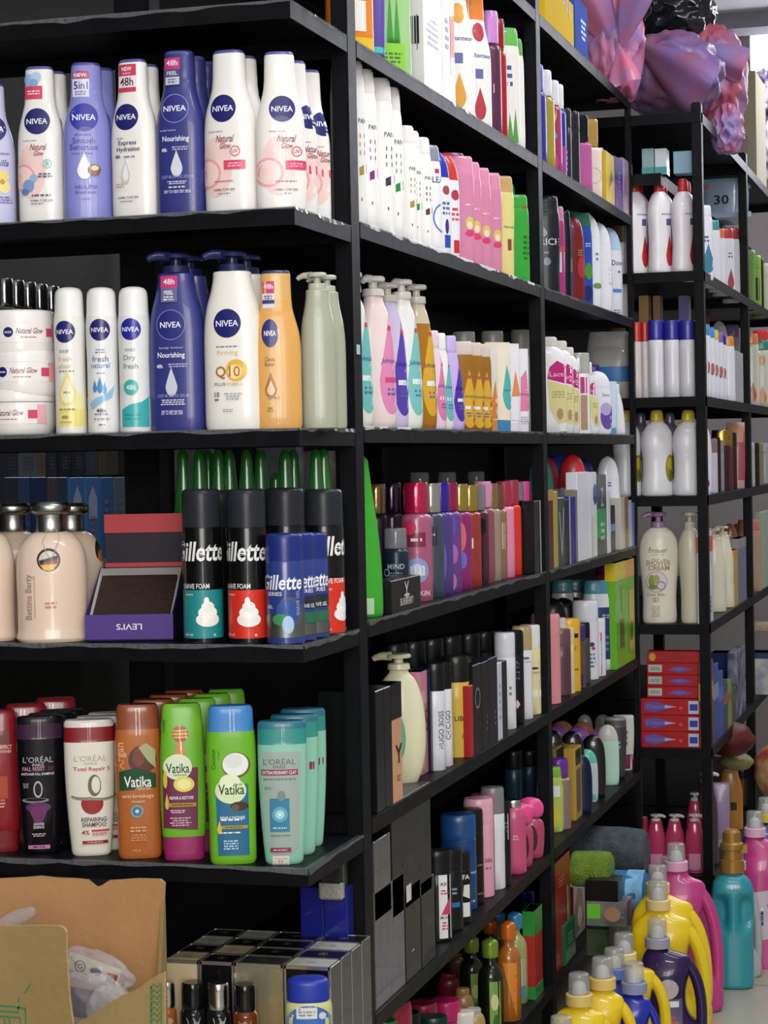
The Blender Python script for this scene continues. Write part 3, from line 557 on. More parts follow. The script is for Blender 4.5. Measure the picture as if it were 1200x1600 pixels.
# ============================================================ END RACK, shaving shelf
BC = {'body': ('#e9cfba', dict(rough=.3, coat=.4)), 'cap': ('#9a9a98', dict(metal=1, rough=.28))}
def barty(x): return [('c', x, 873, 18, '#2a2624'), ('c', x, 874, 15, '#c9c4b4'), ('p', [(x - 14, 876), (x + 14, 872), (x + 14, 879), (x + 8, 888), (x - 8, 888), (x - 14, 880)], '#8a1c20'), ('p', [(x - 13, 881), (x + 13, 879), (x + 8, 888), (x, 890), (x - 8, 888)], '#e0ae2a'), ('p', [(x - 15, 874), (x + 14, 866), (x + 14, 872), (x - 13, 879)], '#1d1a1a'),
                      ('v', 'Bettina Barty', x - 30, 930, 70, '#a98c78', 1), ('n', x - 22, 930, 3, 66, 20, '#b9a08c'), ('n', x + 2, 943, 20, 12, 2, '#c98a80')]
b1 = it(E3, 'cologne', 'lotion_bottle', 'peach body milk bottle with silver cap and round black-red-gold medal', BC, 27, 140, 784, barty(79), sb=.05, dr=.7, turn=0, grp='peach body milk bottles')
g = G(); g.tube([(-.004, -.030, .158), (-.012, -.034, .140), (-.006, -.036, .122), (0, -.037, .116), (.004, -.036, .124), (.012, -.033, .145), (.006, -.028, .158)], .0005, 6); link('string', g.mesh('string', [M('#b9b2a0')]), b1)
it(E3, 'cologne', 'lotion_bottle', 'peach body milk bottle at the left end of the shaving shelf', BC, -62, 27, 786, sb=.05, dr=.7, grp='peach body milk bottles')
it(E3, 'cologne', 'lotion_bottle', 'peach body milk bottle behind the medal one, dark tag at its side', BC, 62, 166, 786, [('e', 157, 856, 6, 18, '#2a2420'), ('e', 160, 868, 5, 10, '#b96a30')], sb=.155, dr=.7, grp='peach body milk bottles')
it(E3, 'cologne', 'lotion_bottle', 'peach body milk bottle behind the leftmost one', BC, -26, 74, 786, sb=.155, dr=.7, grp='peach body milk bottles')
# open gift box with a wallet
gb = thing('gift_box', 'open purple gift box with red-edged lid standing behind it', 'box', on_y(214, YF + .10, Y3z), math.radians(12))
W2 = .061
g = G(); g.box(-W2, W2, -.052, .045, .002, .006); g.box(-W2, W2, -.052, -.049, .002, .034); g.box(-W2, -W2 + .0025, -.052, .05, .002, .060); g.box(W2 - .0025, W2, -.052, .05, .002, .060)
gg = G()
for xx in (-W2, W2 - .0025): gg.box(xx, xx + .0025, -.052, .05, .002, .03)
def prismx(x0, x1, pts):  # extrude a y-z outline along x
    n = len(pts); vs = [(x, a, b) for x in (x0, x1) for a, b in pts]
    return vs, [tuple(range(n - 1, -1, -1)), tuple(range(n, 2 * n))] + [(i, (i + 1) % n, (i + 1) % n + n, i + n) for i in range(n)]
PU = M('#4a2c82', rough=.5); DPU = M('#2a1c50', rough=.5)
g = G(); g.add(*prismx(-W2, W2, [(-.055, .003), (-.052, .003), (-.050, .036), (-.053, .037)])); link('front_flap', g.mesh('flap', [PU], smooth=False), gb)
fx = W2 * 2
conv = (lambda x: x, lambda y: y, lambda l: l, lambda l: l)
gl2, ms = label_geo([('t', "LEVI'S", 0, .026, .036, '#e9e4f0', .0085)], conv, lambda x, z, off: (-x, -.0557 + (.052 - z) * .06 - off - .0006, .046 - z)); link('label', gl2.mesh('label', ms, smooth=False), gb)
g = G(); g.add(*prismx(-W2, -W2 + .002, [(-.052, .001), (.04, .001), (.055, .097), (-.052, .037)])); g.add(*prismx(W2 - .002, W2, [(-.052, .001), (.04, .001), (.055, .097), (-.052, .037)])); g.box(-W2, W2, -.052, .04, .001, .003)
link('tray', g.mesh('tray', [DPU], smooth=False), gb)
g = G(); g.add(*prismx(-W2 + .003, W2 - .003, [(-.050, .028), (-.046, .028), (.047, .094), (.044, .096)])); link('lining', g.mesh('lining', [M('#b5b1ac', rough=.7)], smooth=False), gb)
wl = link('wallet', mesh('wallet', *prismx(-W2 + .009, W2 - .006, [(-.052, .033), (-.040, .024), (.031, .078), (.024, .087)]), [M('#3a2a26', rough=.75, bump=.5, bscale=300)], smooth=False), gb)
g = G(); g.add(*prismx(-W2 + .008, W2, [(.056, .095), (.060, .094), (.060, .172), (.056, .172)])); lid = link('lid', g.mesh('lid', [M('#2d2834', rough=.5)], smooth=False), gb)
g = G(); g.add(*prismx(-W2 + .0075, W2 + .0005, [(.052, .146), (.0605, .146), (.0605, .1725), (.052, .1725)])); g.box(-W2 + .0075, W2 + .0005, .0545, .0608, .097, .103); link('red_edge', g.mesh('red_edge', [M('#c23c44', rough=.5)], smooth=False), lid)
# shaving foam
GC = lambda c: {'body': (c, dict(rough=.28, coat=.5)), 'cap': ('#2b2d33', dict(rough=.3, alpha=.96)), 'base_rim': CHROME}
def foam(x, c, y0=917, o=0):
    return [('r', x - 60, y0 + o, x + 60, 995 + o, c), ('t', 'Gillette', x - 1, 860 + o, 92, '#efefef', 31, .18, .02), ('t', 'SHAVE FOAM', x - 8, 914 + o, 46, '#e9e9ea', 8), ('n', x - 18, 927 + o, 20, 4, 1, '#f0d0c8'),
            ('e', x + 12, 966 + o, 19, 11, '#f2f2ee'), ('e', x + 12, 955 + o, 15, 10, '#fafaf6'), ('e', x + 12, 946 + o, 10, 8, '#f2f2ee'), ('e', x + 10, 937 + o, 4, 6, '#fafaf6'), ('t', '200 ml', x - 20, 989 + o, 16, '#f0e0dc', 4), ('t', 'e', x + 22, 990 + o, 4, '#f0e0dc', 4)]
it(E3, 'can', 'shaving_foam_can', 'tall black shaving foam can with teal base', GC('#0b0b0d'), 288, 350, 764, foam(314, '#1f8a8c', 920), sb=.035, grp='tall shaving foam cans')
it(E3, 'can', 'shaving_foam_can', 'tall black shaving foam can with red base beside the teal one', GC('#0b0b0d'), 358, 420, 764, foam(378, '#d8301e', 920), sb=.035, grp='tall shaving foam cans', more=['tall black foam can behind the red based one'], step=(.035, .06))
it(E3, 'can', 'shaving_foam_can', 'tall black shaving foam can with red base nearest the post', GC('#0b0b0d'), 478, 540, 764, foam(530, '#d8301e', 910, -8), sb=.172, grp='tall shaving foam cans')
it(E3, 'can', 'shaving_foam_can', 'tall black foam can behind the small blue gel cans', GC('#0b0b0d'), 414, 474, 764, [('r', 400, 910, 500, 985, '#1f8a8c')], sb=.115, grp='tall shaving foam cans')
it(E3, 'can', 'shaving_foam_can', 'tall black foam can behind the teal based one', GC('#0b0b0d'), 318, 374, 766, sb=.115, grp='tall shaving foam cans')
SC2 = {'body': ('#2a3d86', dict(rough=.28, coat=.5)), 'cap': ('#1f2f78', dict(rough=.3)), 'base_rim': CHROME}
def gel(x, o=0): return [('r', x - 45, 958 + o, x + 45, 994 + o, ('#8b8b88', dict(metal=.9, rough=.35))), ('t', 'Gillette', x - 3, 908 + o, 74, '#eef0f6', 24, .18, .02), ('t', 'SERIES', x - 14, 926 + o, 26, '#e6e8f0', 6), ('e', x + 12, 955 + o, 22, 24, '#4b5560'), ('e', x + 8, 955 + o, 18, 20, '#2f4f9a'), ('e', x - 4, 966 + o, 13, 9, '#3f8f5a'), ('e', x + 8, 974 + o, 9, 14, '#a9c9ea'), ('t', 'GEL', x - 22, 946 + o, 12, '#dfe3f0', 5), ('v', 'SHAVE GEL', x + 24, 940, 40, '#9aa6d0')]
it(E3, 'can', 'shaving_gel_can', 'small blue shaving gel can with silver base at the shelf front', SC2, 417, 477, 833, gel(443), sb=.03, grp='small shaving gel cans')
def gel2(x, o): return [('t', 'Gillette', x + 2, 906 + o, 56, '#eef0f6', 24, .18, .02), ('t', 'SERIES', x + 8, 922 + o, 26, '#e6e8f0', 6), ('r', x - 30, 930 + o, x + 30, 950 + o, '#2a2f38'), ('t', 'SHAVE GEL', x + 9, 945 + o, 30, '#e6e8f0', 6), ('r', x - 30, 955 + o, x + 30, 972 + o, '#2a6a48'), ('r', x - 40, 973 + o, x + 40, 990 + o, ('#8b8b88', dict(metal=.9, rough=.35)))]
it(E3, 'can', 'shaving_gel_can', 'small blue gel can with green band, second in the file', SC2, 439, 495, 832, gel2(474, 0), sb=.078, grp='small shaving gel cans')
it(E3, 'can', 'shaving_gel_can', 'small blue gel can with green band, third and rightmost', SC2, 461, 515, 832, gel2(492, -3), sb=.126, grp='small shaving gel cans')
AG = {'body': ('#1f6a2a', dict(rough=.2, coat=.6))}
for k, (x, sb, nm) in enumerate(((292, .2, 'leftmost tip of the row'), (317, .19, 'pair over the teal foam can'), (331, .245, 'pair over the teal foam can, farther'), (347, .2, 'between the teal and red foam cans'), (364, .21, 'first over the red foam can'), (391, .2, 'second over the red foam can'), (413, .22, 'between red can and small gel cans'), (436, .245, 'low one over the gel cans'), (451, .2, 'tallest over the small gel cans'), (464, .24, 'right behind the tallest'), (499, .225, 'first over the last foam can'), (511, .24, 'nearest the post'))):
    it(E3, 'aloe', 'aloe_bottle', 'pointed green gel bottle behind the foam cans, ' + nm, AG, x - 23, x + 23, 703 if 'low' not in nm else 738, sb=sb, grp='pointed green bottles behind the foam cans')

# ============================================================ END RACK, shampoo shelf
def loreal(x, y, c, w=46): return [('t', "L'ORÉAL", x, y, w, c, 11, 0, 0), ('t', 'PARIS', x, y + 9, w * .38, c, 4.5)]
it(E4, 'inverted', 'conditioner_bottle', 'red conditioner bottle at the left end of the shampoo shelf', {'body': ('#8a1c24', dict(rough=.25, coat=.4)), 'cap': '#7a1a20'}, -42, 34, 1108, [('t', 'PERFECT', 10, 1165, 24, '#e8c9b8', 6), ('t', 'CONDITIONER', 6, 1172, 30, '#e8c9b8', 4), ('r', -20, 1140, 18, 1160, '#6a1a18'), ('n', 0, 1250, 26, 20, 4, '#d9a080'), ('r', 0, 1210, 14, 1245, '#b04020')], sb=.05, more=['red conditioner bottle behind the leftmost one', 'red bottle at the back, left end of the shampoo shelf'], grp='red conditioner bottles', step=(0.012, .075))
it(E4, 'oval', 'shampoo_bottle', 'black shampoo bottle with purple shoulder and pink bulb print', {'body': ('#0c0a10', dict(rough=.25, coat=.5)), 'cap_band': '#3a2038', 'cap': '#0c0a10'}, 30, 103, 1118,
   loreal(63, 1183, '#b9b2bc') + [('t', 'FALL RESIST', 56, 1198, 34, '#d78ab9', 6), ('t', '3X', 82, 1198, 9, '#7a2a5a', 7), ('t', 'ANTI-HAIR FALL SHAMPOO', 62, 1206, 50, '#e0d8e0', 4), ('n', 44, 1224, 10, 8, 3, '#a9a0b0'), ('e', 62, 1230, 7, 13, '#b8b4bc'), ('e', 62, 1230, 5, 10, '#0c0a10'), ('e', 58, 1247, 20, 4, '#8a8890'), ('e', 58, 1246, 16, 2.6, '#0c0a10'), ('e', 62, 1258, 19, 8, '#5a1c50'), ('p', [(46, 1256), (78, 1256), (68, 1282), (56, 1282)], '#6a2060'), ('t', 'ARGININE', 62, 1284, 16, '#e6d9e6', 4), ('t', 'ESSENCE', 62, 1289, 16, '#e6d9e6', 4), ('n', 62, 1301, 24, 6, 2, '#c9c0c9'), ('r', 46, 1317, 78, 1323, '#c77aa8'), ('n', 62, 1320, 24, 4, 1, '#5a1c40')], sb=.05,
   more=['black shampoo bottle behind the pink bulb one', 'black shampoo bottle at the back of its file'], grp='black shampoo bottles')
it(E4, 'oval', 'shampoo_bottle', 'white shampoo bottle with red shoulder and red drop print', {'body': '#e9e4d6', 'cap_band': '#8a1c24', 'cap': '#d9d4cc'}, 104, 183, 1123,
   loreal(145, 1181, '#a9a49a', 50) + [('t', 'Total Repair 5', 146, 1199, 56, '#b8202c', 8), ('c', 146, 1252, 17, '#a01a22'), ('e', 146, 1240, 22, 6, '#e9e4d6'), ('e', 138, 1241, 24, 6, '#8f8a78'), ('e', 138, 1238, 22, 4, '#e9e4d6'), ('e', 160, 1243, 20, 5, '#8f8a78'), ('e', 160, 1240, 18, 3.6, '#e9e4d6'), ('e', 150, 1224, 10, 17, '#6a6a52'), ('e', 152, 1223, 6.5, 13, '#e9e4d6'), ('t', 'REPAIRING', 148, 1277, 38, '#3a3836', 7), ('t', 'SHAMPOO', 148, 1285, 36, '#3a3836', 7), ('t', '4%', 135, 1297, 12, '#b8202c', 7), ('r', 144, 1293, 170, 1296, '#c8404a'), ('n', 156, 1300, 26, 5, 2, '#c8404a'), ('r', 130, 1310, 168, 1315, '#a01a22'), ('n', 149, 1312.5, 32, 2.6, 1, '#e9c0b8')], sb=.05,
   more=['white shampoo bottle behind the red drop print one', 'white shampoo bottle at the back of its file'], grp='white shampoo bottles')
it(E4, 'straight', 'shampoo_bottle', 'copper orange shampoo bottle with argan nut print', {'body': ('#b5662f', dict(rough=.25, coat=.4)), 'cap': ('#8f4a28', dict(rough=.25, coat=.4))}, 183, 256, 1099,
   [('v', 'Argan', 193, 1178, 42, '#e0b08a'), ('e', 226, 1184, 22, 22, '#5a2a1c'), ('e', 220, 1180, 9, 15, '#7a3a28'), ('p', [(220, 1165), (232, 1158), (246, 1170), (246, 1198), (234, 1186)], '#a9ad7a'), ('p', [(190, 1202), (216, 1196), (246, 1206), (246, 1228), (190, 1232)], '#1f4a2c'), ('t', 'Vatika', 218, 1218, 42, '#f0f0e6', 17), ('t', 'Naturals', 226, 1228, 24, '#d9c9a0', 6, .4), ('t', 'anti-breakage', 218, 1241, 48, '#e6c0a0', 8), ('t', 'shampoo', 218, 1249, 20, '#e6c0a0', 5), ('c', 216, 1264, 10, '#7fa0a0'), ('c', 216, 1264, 7, '#3f6f9a'), ('c', 216, 1264, 3, '#cfe0e6'), ('n', 218, 1292, 34, 10, 2, '#dda67c'), ('n', 218, 1305, 26, 12, 3, '#d09468'), ('t', '400 ml', 214, 1325, 12, '#d9a880', 4)], sb=.045,
   more=['copper shampoo bottle second in its file', 'copper shampoo bottle third in its file', 'copper shampoo bottle at the back of its file'], grp='copper shampoo bottles', step=(0, .058))
it(E4, 'inverted', 'conditioner_bottle', 'lime green conditioner bottle on a magenta cap, honey dipper print', {'body': ('#6fb529', dict(rough=.3)), 'cap': '#9c2763'}, 253, 324, 1098,
   [('v', 'Honey', 261, 1132, 22, '#2f5a20'), ('e', 286, 1144, 13, 13, '#a8622a'), ('e', 286, 1144, 13, 2, '#e0b060'), ('e', 286, 1139, 12, 1.5, '#e0b060'), ('e', 286, 1149, 12, 1.5, '#e0b060'), ('p', [(280, 1156), (290, 1156), (294, 1176), (276, 1176)], '#c98a3a'), ('p', [(258, 1200), (312, 1196), (310, 1294), (258, 1290)], '#6e1f48'), ('e', 281, 1195, 22, 20, '#dfe9c9'), ('t', 'Vatika', 281, 1197, 36, '#2f4a20', 15), ('t', 'Naturals', 284, 1207, 22, '#5a7a30', 4, .4), ('e', 290, 1222, 16, 12, '#e6d85a'), ('e', 290, 1222, 11, 8, '#f4efa0'), ('d', 264, 1248, 3, 13, '#d9c04a'), ('e', 262, 1214, 3, 14, '#d9c04a'), ('t', 'REPAIR & RESTORE', 286, 1243, 36, '#f0e6ea', 5), ('r', 266, 1251, 308, 1257, '#b08a30'), ('n', 287, 1254, 36, 3, 1, '#3a2a10'), ('n', 280, 1264, 26, 6, 2, '#e6c9d6'), ('n', 284, 1280, 34, 15, 4, '#d9b0c4')], sb=.045,
   more=['lime conditioner bottle second in the honey file', 'lime conditioner bottle third in the honey file', 'lime conditioner bottle at the back of the honey file'], grp='lime conditioner bottles', step=(0, .058))
it(E4, 'straight', 'shampoo_bottle', 'lime green shampoo bottle with blue cap and coconut print', {'body': ('#6fb529', dict(rough=.3)), 'cap': '#3f86c9'}, 326, 404, 1101,
   [('v', 'Coconut', 337, 1183, 32, '#2f5a20'), ('v', '& Castor', 345, 1176, 14, '#2f5a20'), ('e', 372, 1192, 22, 20, '#6a4a30'), ('e', 371, 1191, 20, 18, '#eef0ea'), ('e', 368, 1186, 14, 11, '#dfe4dc'), ('p', [(340, 1226), (390, 1222), (390, 1333), (342, 1333)], '#17678f'), ('e', 363, 1232, 24, 20, '#d9e9b9'), ('e', 362, 1218, 16, 12, '#e9f2cf'), ('t', 'Vatika', 364, 1230, 40, '#2f4a20', 16), ('t', 'Naturals', 374, 1222, 14, '#5a7a30', 4, .4), ('e', 376, 1256, 14, 7, '#4a3020'), ('e', 370, 1258, 6, 5, '#6a4a30'), ('n', 363, 1277, 36, 5, 1, '#e6f0f6'), ('t', 'REPAIR & THICKNESS', 365, 1274, 38, '#eef6fa', 5), ('r', 346, 1286, 388, 1291, '#b8962c'), ('n', 367, 1288.5, 36, 2.6, 1, '#3a2a10'), ('n', 362, 1297, 32, 4, 1, '#e6f0f6'), ('n', 362, 1316, 26, 16, 4, '#b9d9e6'), ('d', 345, 1288, 3.4, 11, '#d9c04a')], sb=.03,
   grp=None)
CL = {'body': ('#8fc9b0', dict(rough=.3, coat=.3)), 'cap_band': '#2f9088', 'cap': '#2a6f86'}
it(E4, 'oval', 'shampoo_bottle', 'mint green clay shampoo bottle with grey label and price sticker', CL, 406, 483, 1125,
   [('p', [(413, 1172), (474, 1172), (468, 1324), (452, 1338), (430, 1338), (419, 1320)], '#9fb0a6')] + loreal(440, 1186, '#55645e', 50) + [('r', 412, 1199, 468, 1208, '#8f2a50'), ('t', 'EXTRAORDINARY CLAY', 440, 1203.5, 52, '#f0e6ea', 5.5), ('n', 440, 1214, 54, 4, 1, '#6a7a74'), ('n', 422, 1228, 12, 5, 2, '#6a7a74'), ('r', 424, 1244, 454, 1296, '#2c7fa0'), ('c', 439, 1269, 12, '#5faac0'), ('c', 439, 1269, 7, '#a9dcE6'), ('c', 439, 1269, 2, '#f4ffff'), ('e', 442, 1240, 6, 8, '#7a8a84'), ('n', 439, 1290, 22, 4, 1, '#bfe0e6'), ('n', 440, 1302, 36, 3, 1, '#5a6a64'), ('r', 424, 1321, 455, 1328, '#8f2a50'), ('n', 439, 1324.5, 26, 3, 1, '#e6c9d2'), ('r', 427, 1334, 452, 1349, '#e9e4da'), ('r', 429, 1337, 450, 1338, '#c98a80'), ('t', '11', 439, 1342, 5, '#8a4a3a', 5), ('r', 429, 1346, 450, 1347, '#c98a80')], sb=.04, grp='mint shampoo bottles at the shelf corner')
it(E4, 'oval', 'shampoo_bottle', 'mint green shampoo bottle second in the corner file', CL, 426, 501, 1115, [('r', 486, 1188, 494, 1200, '#8f2a50')], sb=.105, grp='mint shampoo bottles at the shelf corner')
it(E4, 'oval', 'shampoo_bottle', 'mint green shampoo bottle third in the corner file', CL, 442, 513, 1106, [('r', 500, 1182, 508, 1193, '#8f2a50')], sb=.165, grp='mint shampoo bottles at the shelf corner')

# ============================================================ END RACK, perfume carton shelf
HOLO = ('#c9cdd4', dict(metal=.85, rough=.22, mix='#d9d2c0', mscale=14))
BKC = ('#0f1014', dict(rough=.2, coat=.6)); IV = ('#d9cba8', dict(rough=.35))
pb = 'perfume cartons packed on the low end shelf'
cols5 = [(261, 315), (315, 369), (369, 446), (447, 520)]
tops = [['i', 'b', 'w', 'b'], ['b', 'i', 'b', 'w'], ['h', 'b', 'b', 'b'], ['w', 'b', 'w', 'b']]
nmk = {'i': ('#cdbb92', 'ivory'), 'b': ('#121317', 'black'), 'w': ('#b9b6aa', 'pale grey'), 'h': ('#3a3c3a', 'dark holographic')}
for c, (x0, x1) in enumerate(cols5):
    for r in range(4):
        cc, nmz = nmk[tops[c][r]]
        front = {0: ('#cdbb92', dict(rough=.35)), 1: BKC, 2: ('#b9b596', dict(metal=.7, rough=.25, mix='#d9b070', mscale=10)), 3: BKC}[c]
        A = on_y(x0, YF + .05, Y5z); ht = .537 - Y5z
        X0, X1 = on_y(x0, YF + .045, Y5z).x, on_y(x1, YF + .045, Y5z).x; wd = X1 - X0 - .0015; dp = .0465
        rt = thing('perfume_carton', f'{nmz} topped perfume carton, ' + ('front' if r == 0 else ('second', 'third', 'rearmost')[r - 1] + ' of the file') + ' ' + ('nearest the brown carton' if c == 0 else 'behind the black capped vial' if c == 1 else 'with gold foil front' if c == 2 else 'behind the petroleum jelly tub'), 'carton', ((X0 + X1) / 2, YF + .045 + dp / 2 + r * (dp + .002), Y5z), 0, pb)
        me = bevbox(wd, dp, ht); me.materials.append(mat(front)); me.materials.append(mat((cc, dict(rough=.28, coat=.3))))
        for p in me.polygons:
            if p.normal.z > .5: p.material_index = 1
        link('carton', me, rt)
        g = G(); e = .0022
        for a0, a1, b0, b1 in ((-wd / 2, wd / 2, -dp / 2, -dp / 2 + e), (-wd / 2, wd / 2, dp / 2 - e, dp / 2), (-wd / 2, -wd / 2 + e, -dp / 2, dp / 2), (wd / 2 - e, wd / 2, -dp / 2, dp / 2)): g.box(a0, a1, b0, b1, ht + .0001, ht + .0006)
        for a0, a1 in ((-wd / 2, -wd / 2 + e), (wd / 2 - e, wd / 2)): g.box(a0 - .0003, a1 + .0003, -dp / 2 - .0005, -dp / 2 + e, 0, ht)
        g.box(-wd / 2, wd / 2, -dp / 2 - .0005, -dp / 2, ht - .004, ht)
        link('foil_edge', g.mesh('foil_edge', [mat(HOLO)], smooth=False), rt)
        gg, ms = label_geo([('o', 0, 0, .0065, .12, '#8a8578'), ('t', 'A', 0, 0, .006, '#8a8578', .007)], conv, lambda x, z, off: (x, z, ht + .0004 + off)); link('emblem', gg.mesh('emblem', ms, smooth=False), rt)
# two deep blue cartons and one grey topped carton at the post
for x0, x1, lb in ((466, 502, 'shiny deep blue carton at the back left of the low end shelf'), (503, 540, 'shiny deep blue carton at the back, nearest the post')):
    P0, P1 = on_y(x0, 2.83, .6), on_y(x1, 2.83, .6)
    rt = thing('carton', lb, 'carton', ((P0.x + P1.x) / 2, 2.852, Y5z), 0, 'deep blue cartons'); me = bevbox(P1.x - P0.x, .03, .222); me.materials.append(M('#16207c', rough=.2, coat=.6)); link('carton', me, rt)
P0, P1 = on_y(500, 2.80, .6), on_y(537, 2.80, .6)
rt = thing('hanging_pouch', 'dark pouch with a grey lower half hanging under the shampoo shelf by the post', 'pouch', ((P0.x + P1.x) / 2, 2.80, .6)); me = bevbox(P1.x - P0.x, .012, .068, .004); me.materials.append(M('#1c1d22', rough=.2, coat=.8, bump=.6, bscale=60)); link('pouch', me, rt)
me = bevbox(P1.x - P0.x + .001, .013, .026, .003); me.materials.append(M('#8f8f86', rough=.35, bump=.5, bscale=80)); link('grey_half', me, rt)
# pale side of the tester box at the right end
P0, P1 = on_y(546, 2.70, .45), on_y(572, 2.9, .45)
it(E5, 'vial', 'perfume_vial', 'amber perfume vial with silver cap beside the brown carton', {'body': ('#a85a1c', dict(rough=.15, coat=.6)), 'cap': CHROME}, 250, 278, 1532, [('e', 264, 1592, 9, 6, '#b9a080')], sb=.012)
it(E5, 'vial', 'perfume_vial', 'black perfume vial with black cap', {'body': ('#15171a', dict(rough=.15, coat=.6)), 'cap': ('#0d0e10', dict(rough=.2, coat=.5))}, 284, 324, 1533, [('p', [(293, 1585), (316, 1585), (312, 1598), (297, 1598)], '#8a8a86')], sb=.012)
it(E5, 'vial', 'perfume_vial', 'dark perfume vial with silver cap and grey tapered patch', {'body': ('#15171a', dict(rough=.15, coat=.6)), 'cap': CHROME}, 325, 363, 1534, [('p', [(334, 1585), (356, 1585), (352, 1598), (338, 1598)], '#9a9a92')], sb=.012)
it(E5, 'vial', 'perfume_vial', 'brown amber perfume vial with black cap', {'body': ('#6a3014', dict(rough=.15, coat=.6)), 'cap': ('#0d0e10', dict(rough=.2, coat=.5))}, 366, 405, 1536, [('p', [(374, 1590), (396, 1590), (392, 1600), (378, 1600)], '#8a7a6a')], sb=.012)
it(E5, 'vaseline', 'petroleum_jelly_jar', 'yellow petroleum jelly tub with blue lid and price sticker', {'body': ('#c9c98a', dict(rough=.3)), 'lid': ('#2236a0', dict(rough=.35))}, 446, 520, 1527, [('e', 483, 1590, 35, 26, '#2a56a8'), ('e', 483, 1590, 33, 24, '#3a6ab8'), ('r', 464, 1567, 496, 1584, '#d9d9d6'), ('n', 480, 1576, 26, 10, 2, '#8a8a96'), ('c', 504, 1580, 5.5, '#c9d0d6')], sb=.005, lift=.075, cat='tub')
P0 = on_y(483, YF + .035, Y5z); rt = thing('carton', 'small carton carrying the petroleum jelly tub', 'carton', P0); me = bevbox(.055, .05, .0745); me.materials.append(mat(BKC)); link('carton', me, rt)

# ============================================================ FIRST AISLE BAY
S0, S1, S2, S3, S4, S5, S6 = [('S', z) for z in ZS]
STK = dict(rough=.32, coat=.18)
def S(c, **k): d = dict(STK); d.update(k); return (c, d)
# --- highest shelf in view
it(S0, 'flip', 'bottle', 'orange and yellow bottle at the near end of the highest aisle shelf', S('#e8862a'), 0, 583, -90, w=.07, sb=.06, turn=25, labs=[('r', -1, .02, 1, .2, '#f0c22a'), ('r', -.3, .25, .5, .5, '#f4efe6')])
it(S0, 'tube', 'tube', 'purple tube beside the orange bottle on the highest aisle shelf', {'body': S('#5a4a9a'), 'cap': '#3a2a80'}, 0, 604, -70, w=.05, sb=.05, turn=25, labs=[('r', -.8, .15, .8, .2, '#3fc0b8')])
it(S0, 'flip', 'aloe_water_bottle', 'clear green leaf print bottle on the highest aisle shelf', {'body': S('#9fc98a'), 'cap': '#cfe6c0'}, 0, 642, -60, w=.075, sb=.05, turn=20, labs=[('p', [(-.2, .3), (-.05, .75), (.1, .3), (.25, .7), (.4, .3)], '#3f9a3a'), ('r', -.5, .08, .6, .3, '#8fd040'), ('n', 0, .18, 1, .1, 3, '#4a7a30')], cat='bottle')
bx(S0, 'product_box', 'white carton with a barcode on its end, highest aisle shelf', S('#e9e8e6'), 664, 692, -60, dep=.11, labs=[('n', 0, .5, 1.4, .3, 6, '#b9b9c4')])
r_ = bx(S0, 'product_box', 'large glossy white carton next to the barcode carton', S('#f2f1f0'), 694, 712, -70, dep=.12, labs=[('r', .2, .2, .9, .7, '#d95a4a'), ('n', -.3, .5, .8, .3, 5, '#8a8ab0')])
# barcode: on the end that faces the camera
P = on_x(664, XP - .004, Z0); g = G(); rn = random.Random(4); x = XP - .075
while x < XP - .015: w_ = rn.choice((.0012, .002, .003)); g.box(x, x + w_, -.0006, 0, .07, .115); x += w_ + rn.choice((.0012, .002))
g.box(XP - .0755, XP - .0745, -.0005, 0, .06, .118); g.box(XP - .016, XP - .015, -.0005, 0, .06, .118)
bc = link('barcode', g.mesh('barcode', [M('#22222a')], smooth=False), [o for o in COL.objects if o.name == 'product_box'][0]); rt = bc.parent
bc.matrix_parent_inverse = Matrix.Rotation(-math.pi / 2, 4, 'Z'); bc.location = (-rt.location.x, P.y - rt.location.y - .0008, 0)
en = lambda c: [('e', .1, .72, .35, .07, c), ('t', 'enchanteur', .1, .55, 1.5, '#3a3a8a'), ('r', -.15, .38, .3, .45, '#6a6aa8'), ('d', .1, .2, .35, .12, c)]
it(S0, 'lotion', 'lotion_bottle', 'white lotion bottle with orange cap and orange flourish, highest aisle shelf', {'body': WH, 'cap': '#e8862a'}, 0, 742, -40, w=.07, sb=.045, turn=15, labs=en('#e0a040'), grp='white bottles with flourish, top aisle shelf')
it(S0, 'lotion', 'lotion_bottle', 'white lotion bottle with red flourish beside the orange capped one', {'body': WH, 'cap': '#e8862a'}, 0, 768, -6, w=.066, sb=.045, turn=30, labs=en('#b83a4a'), grp='white bottles with flourish, top aisle shelf')
it(S0, 'mist', 'mist_bottle', 'plum coloured mist bottle with lilac cap on the highest aisle shelf', {'body': S('#5a2a48'), 'cap': '#c98ad0'}, 0, 785, 20, w=.045, sb=.035, labs=[('r', -.4, .35, .4, .42, '#e0c9d6')], cat='bottle')
it(S0, 'mist', 'mist_bottle', 'red mist bottle with gold and red cap on the highest aisle shelf', {'body': S('#a81c26'), 'cap': S('#8a1a22')}, 0, 794, 32, w=.04, sb=.03, labs=[('r', -1.5, .73, 1.5, .76, GOLD)], cat='bottle')
it(S0, 'flip', 'shampoo_bottle', 'white shampoo bottle with green cap and leaf print, highest aisle shelf', {'body': WH, 'cap': '#6fc05a'}, 0, 813, 46, w=.06, sb=.04, turn=25, labs=[('n', 0, .6, 1, .2, 3, '#4a5aa0'), ('p', [(-.1, .05), (.1, .3), (.3, .1), (.5, .33), (.7, .05)], '#5aa04a')], grp='green capped white bottles')
it(S0, 'flip', 'shampoo_bottle', 'second white shampoo bottle with green cap, next to the post', {'body': WH, 'cap': '#5fae4c'}, 0, 820, 62, w=.055, sb=.04, turn=25, grp='green capped white bottles')
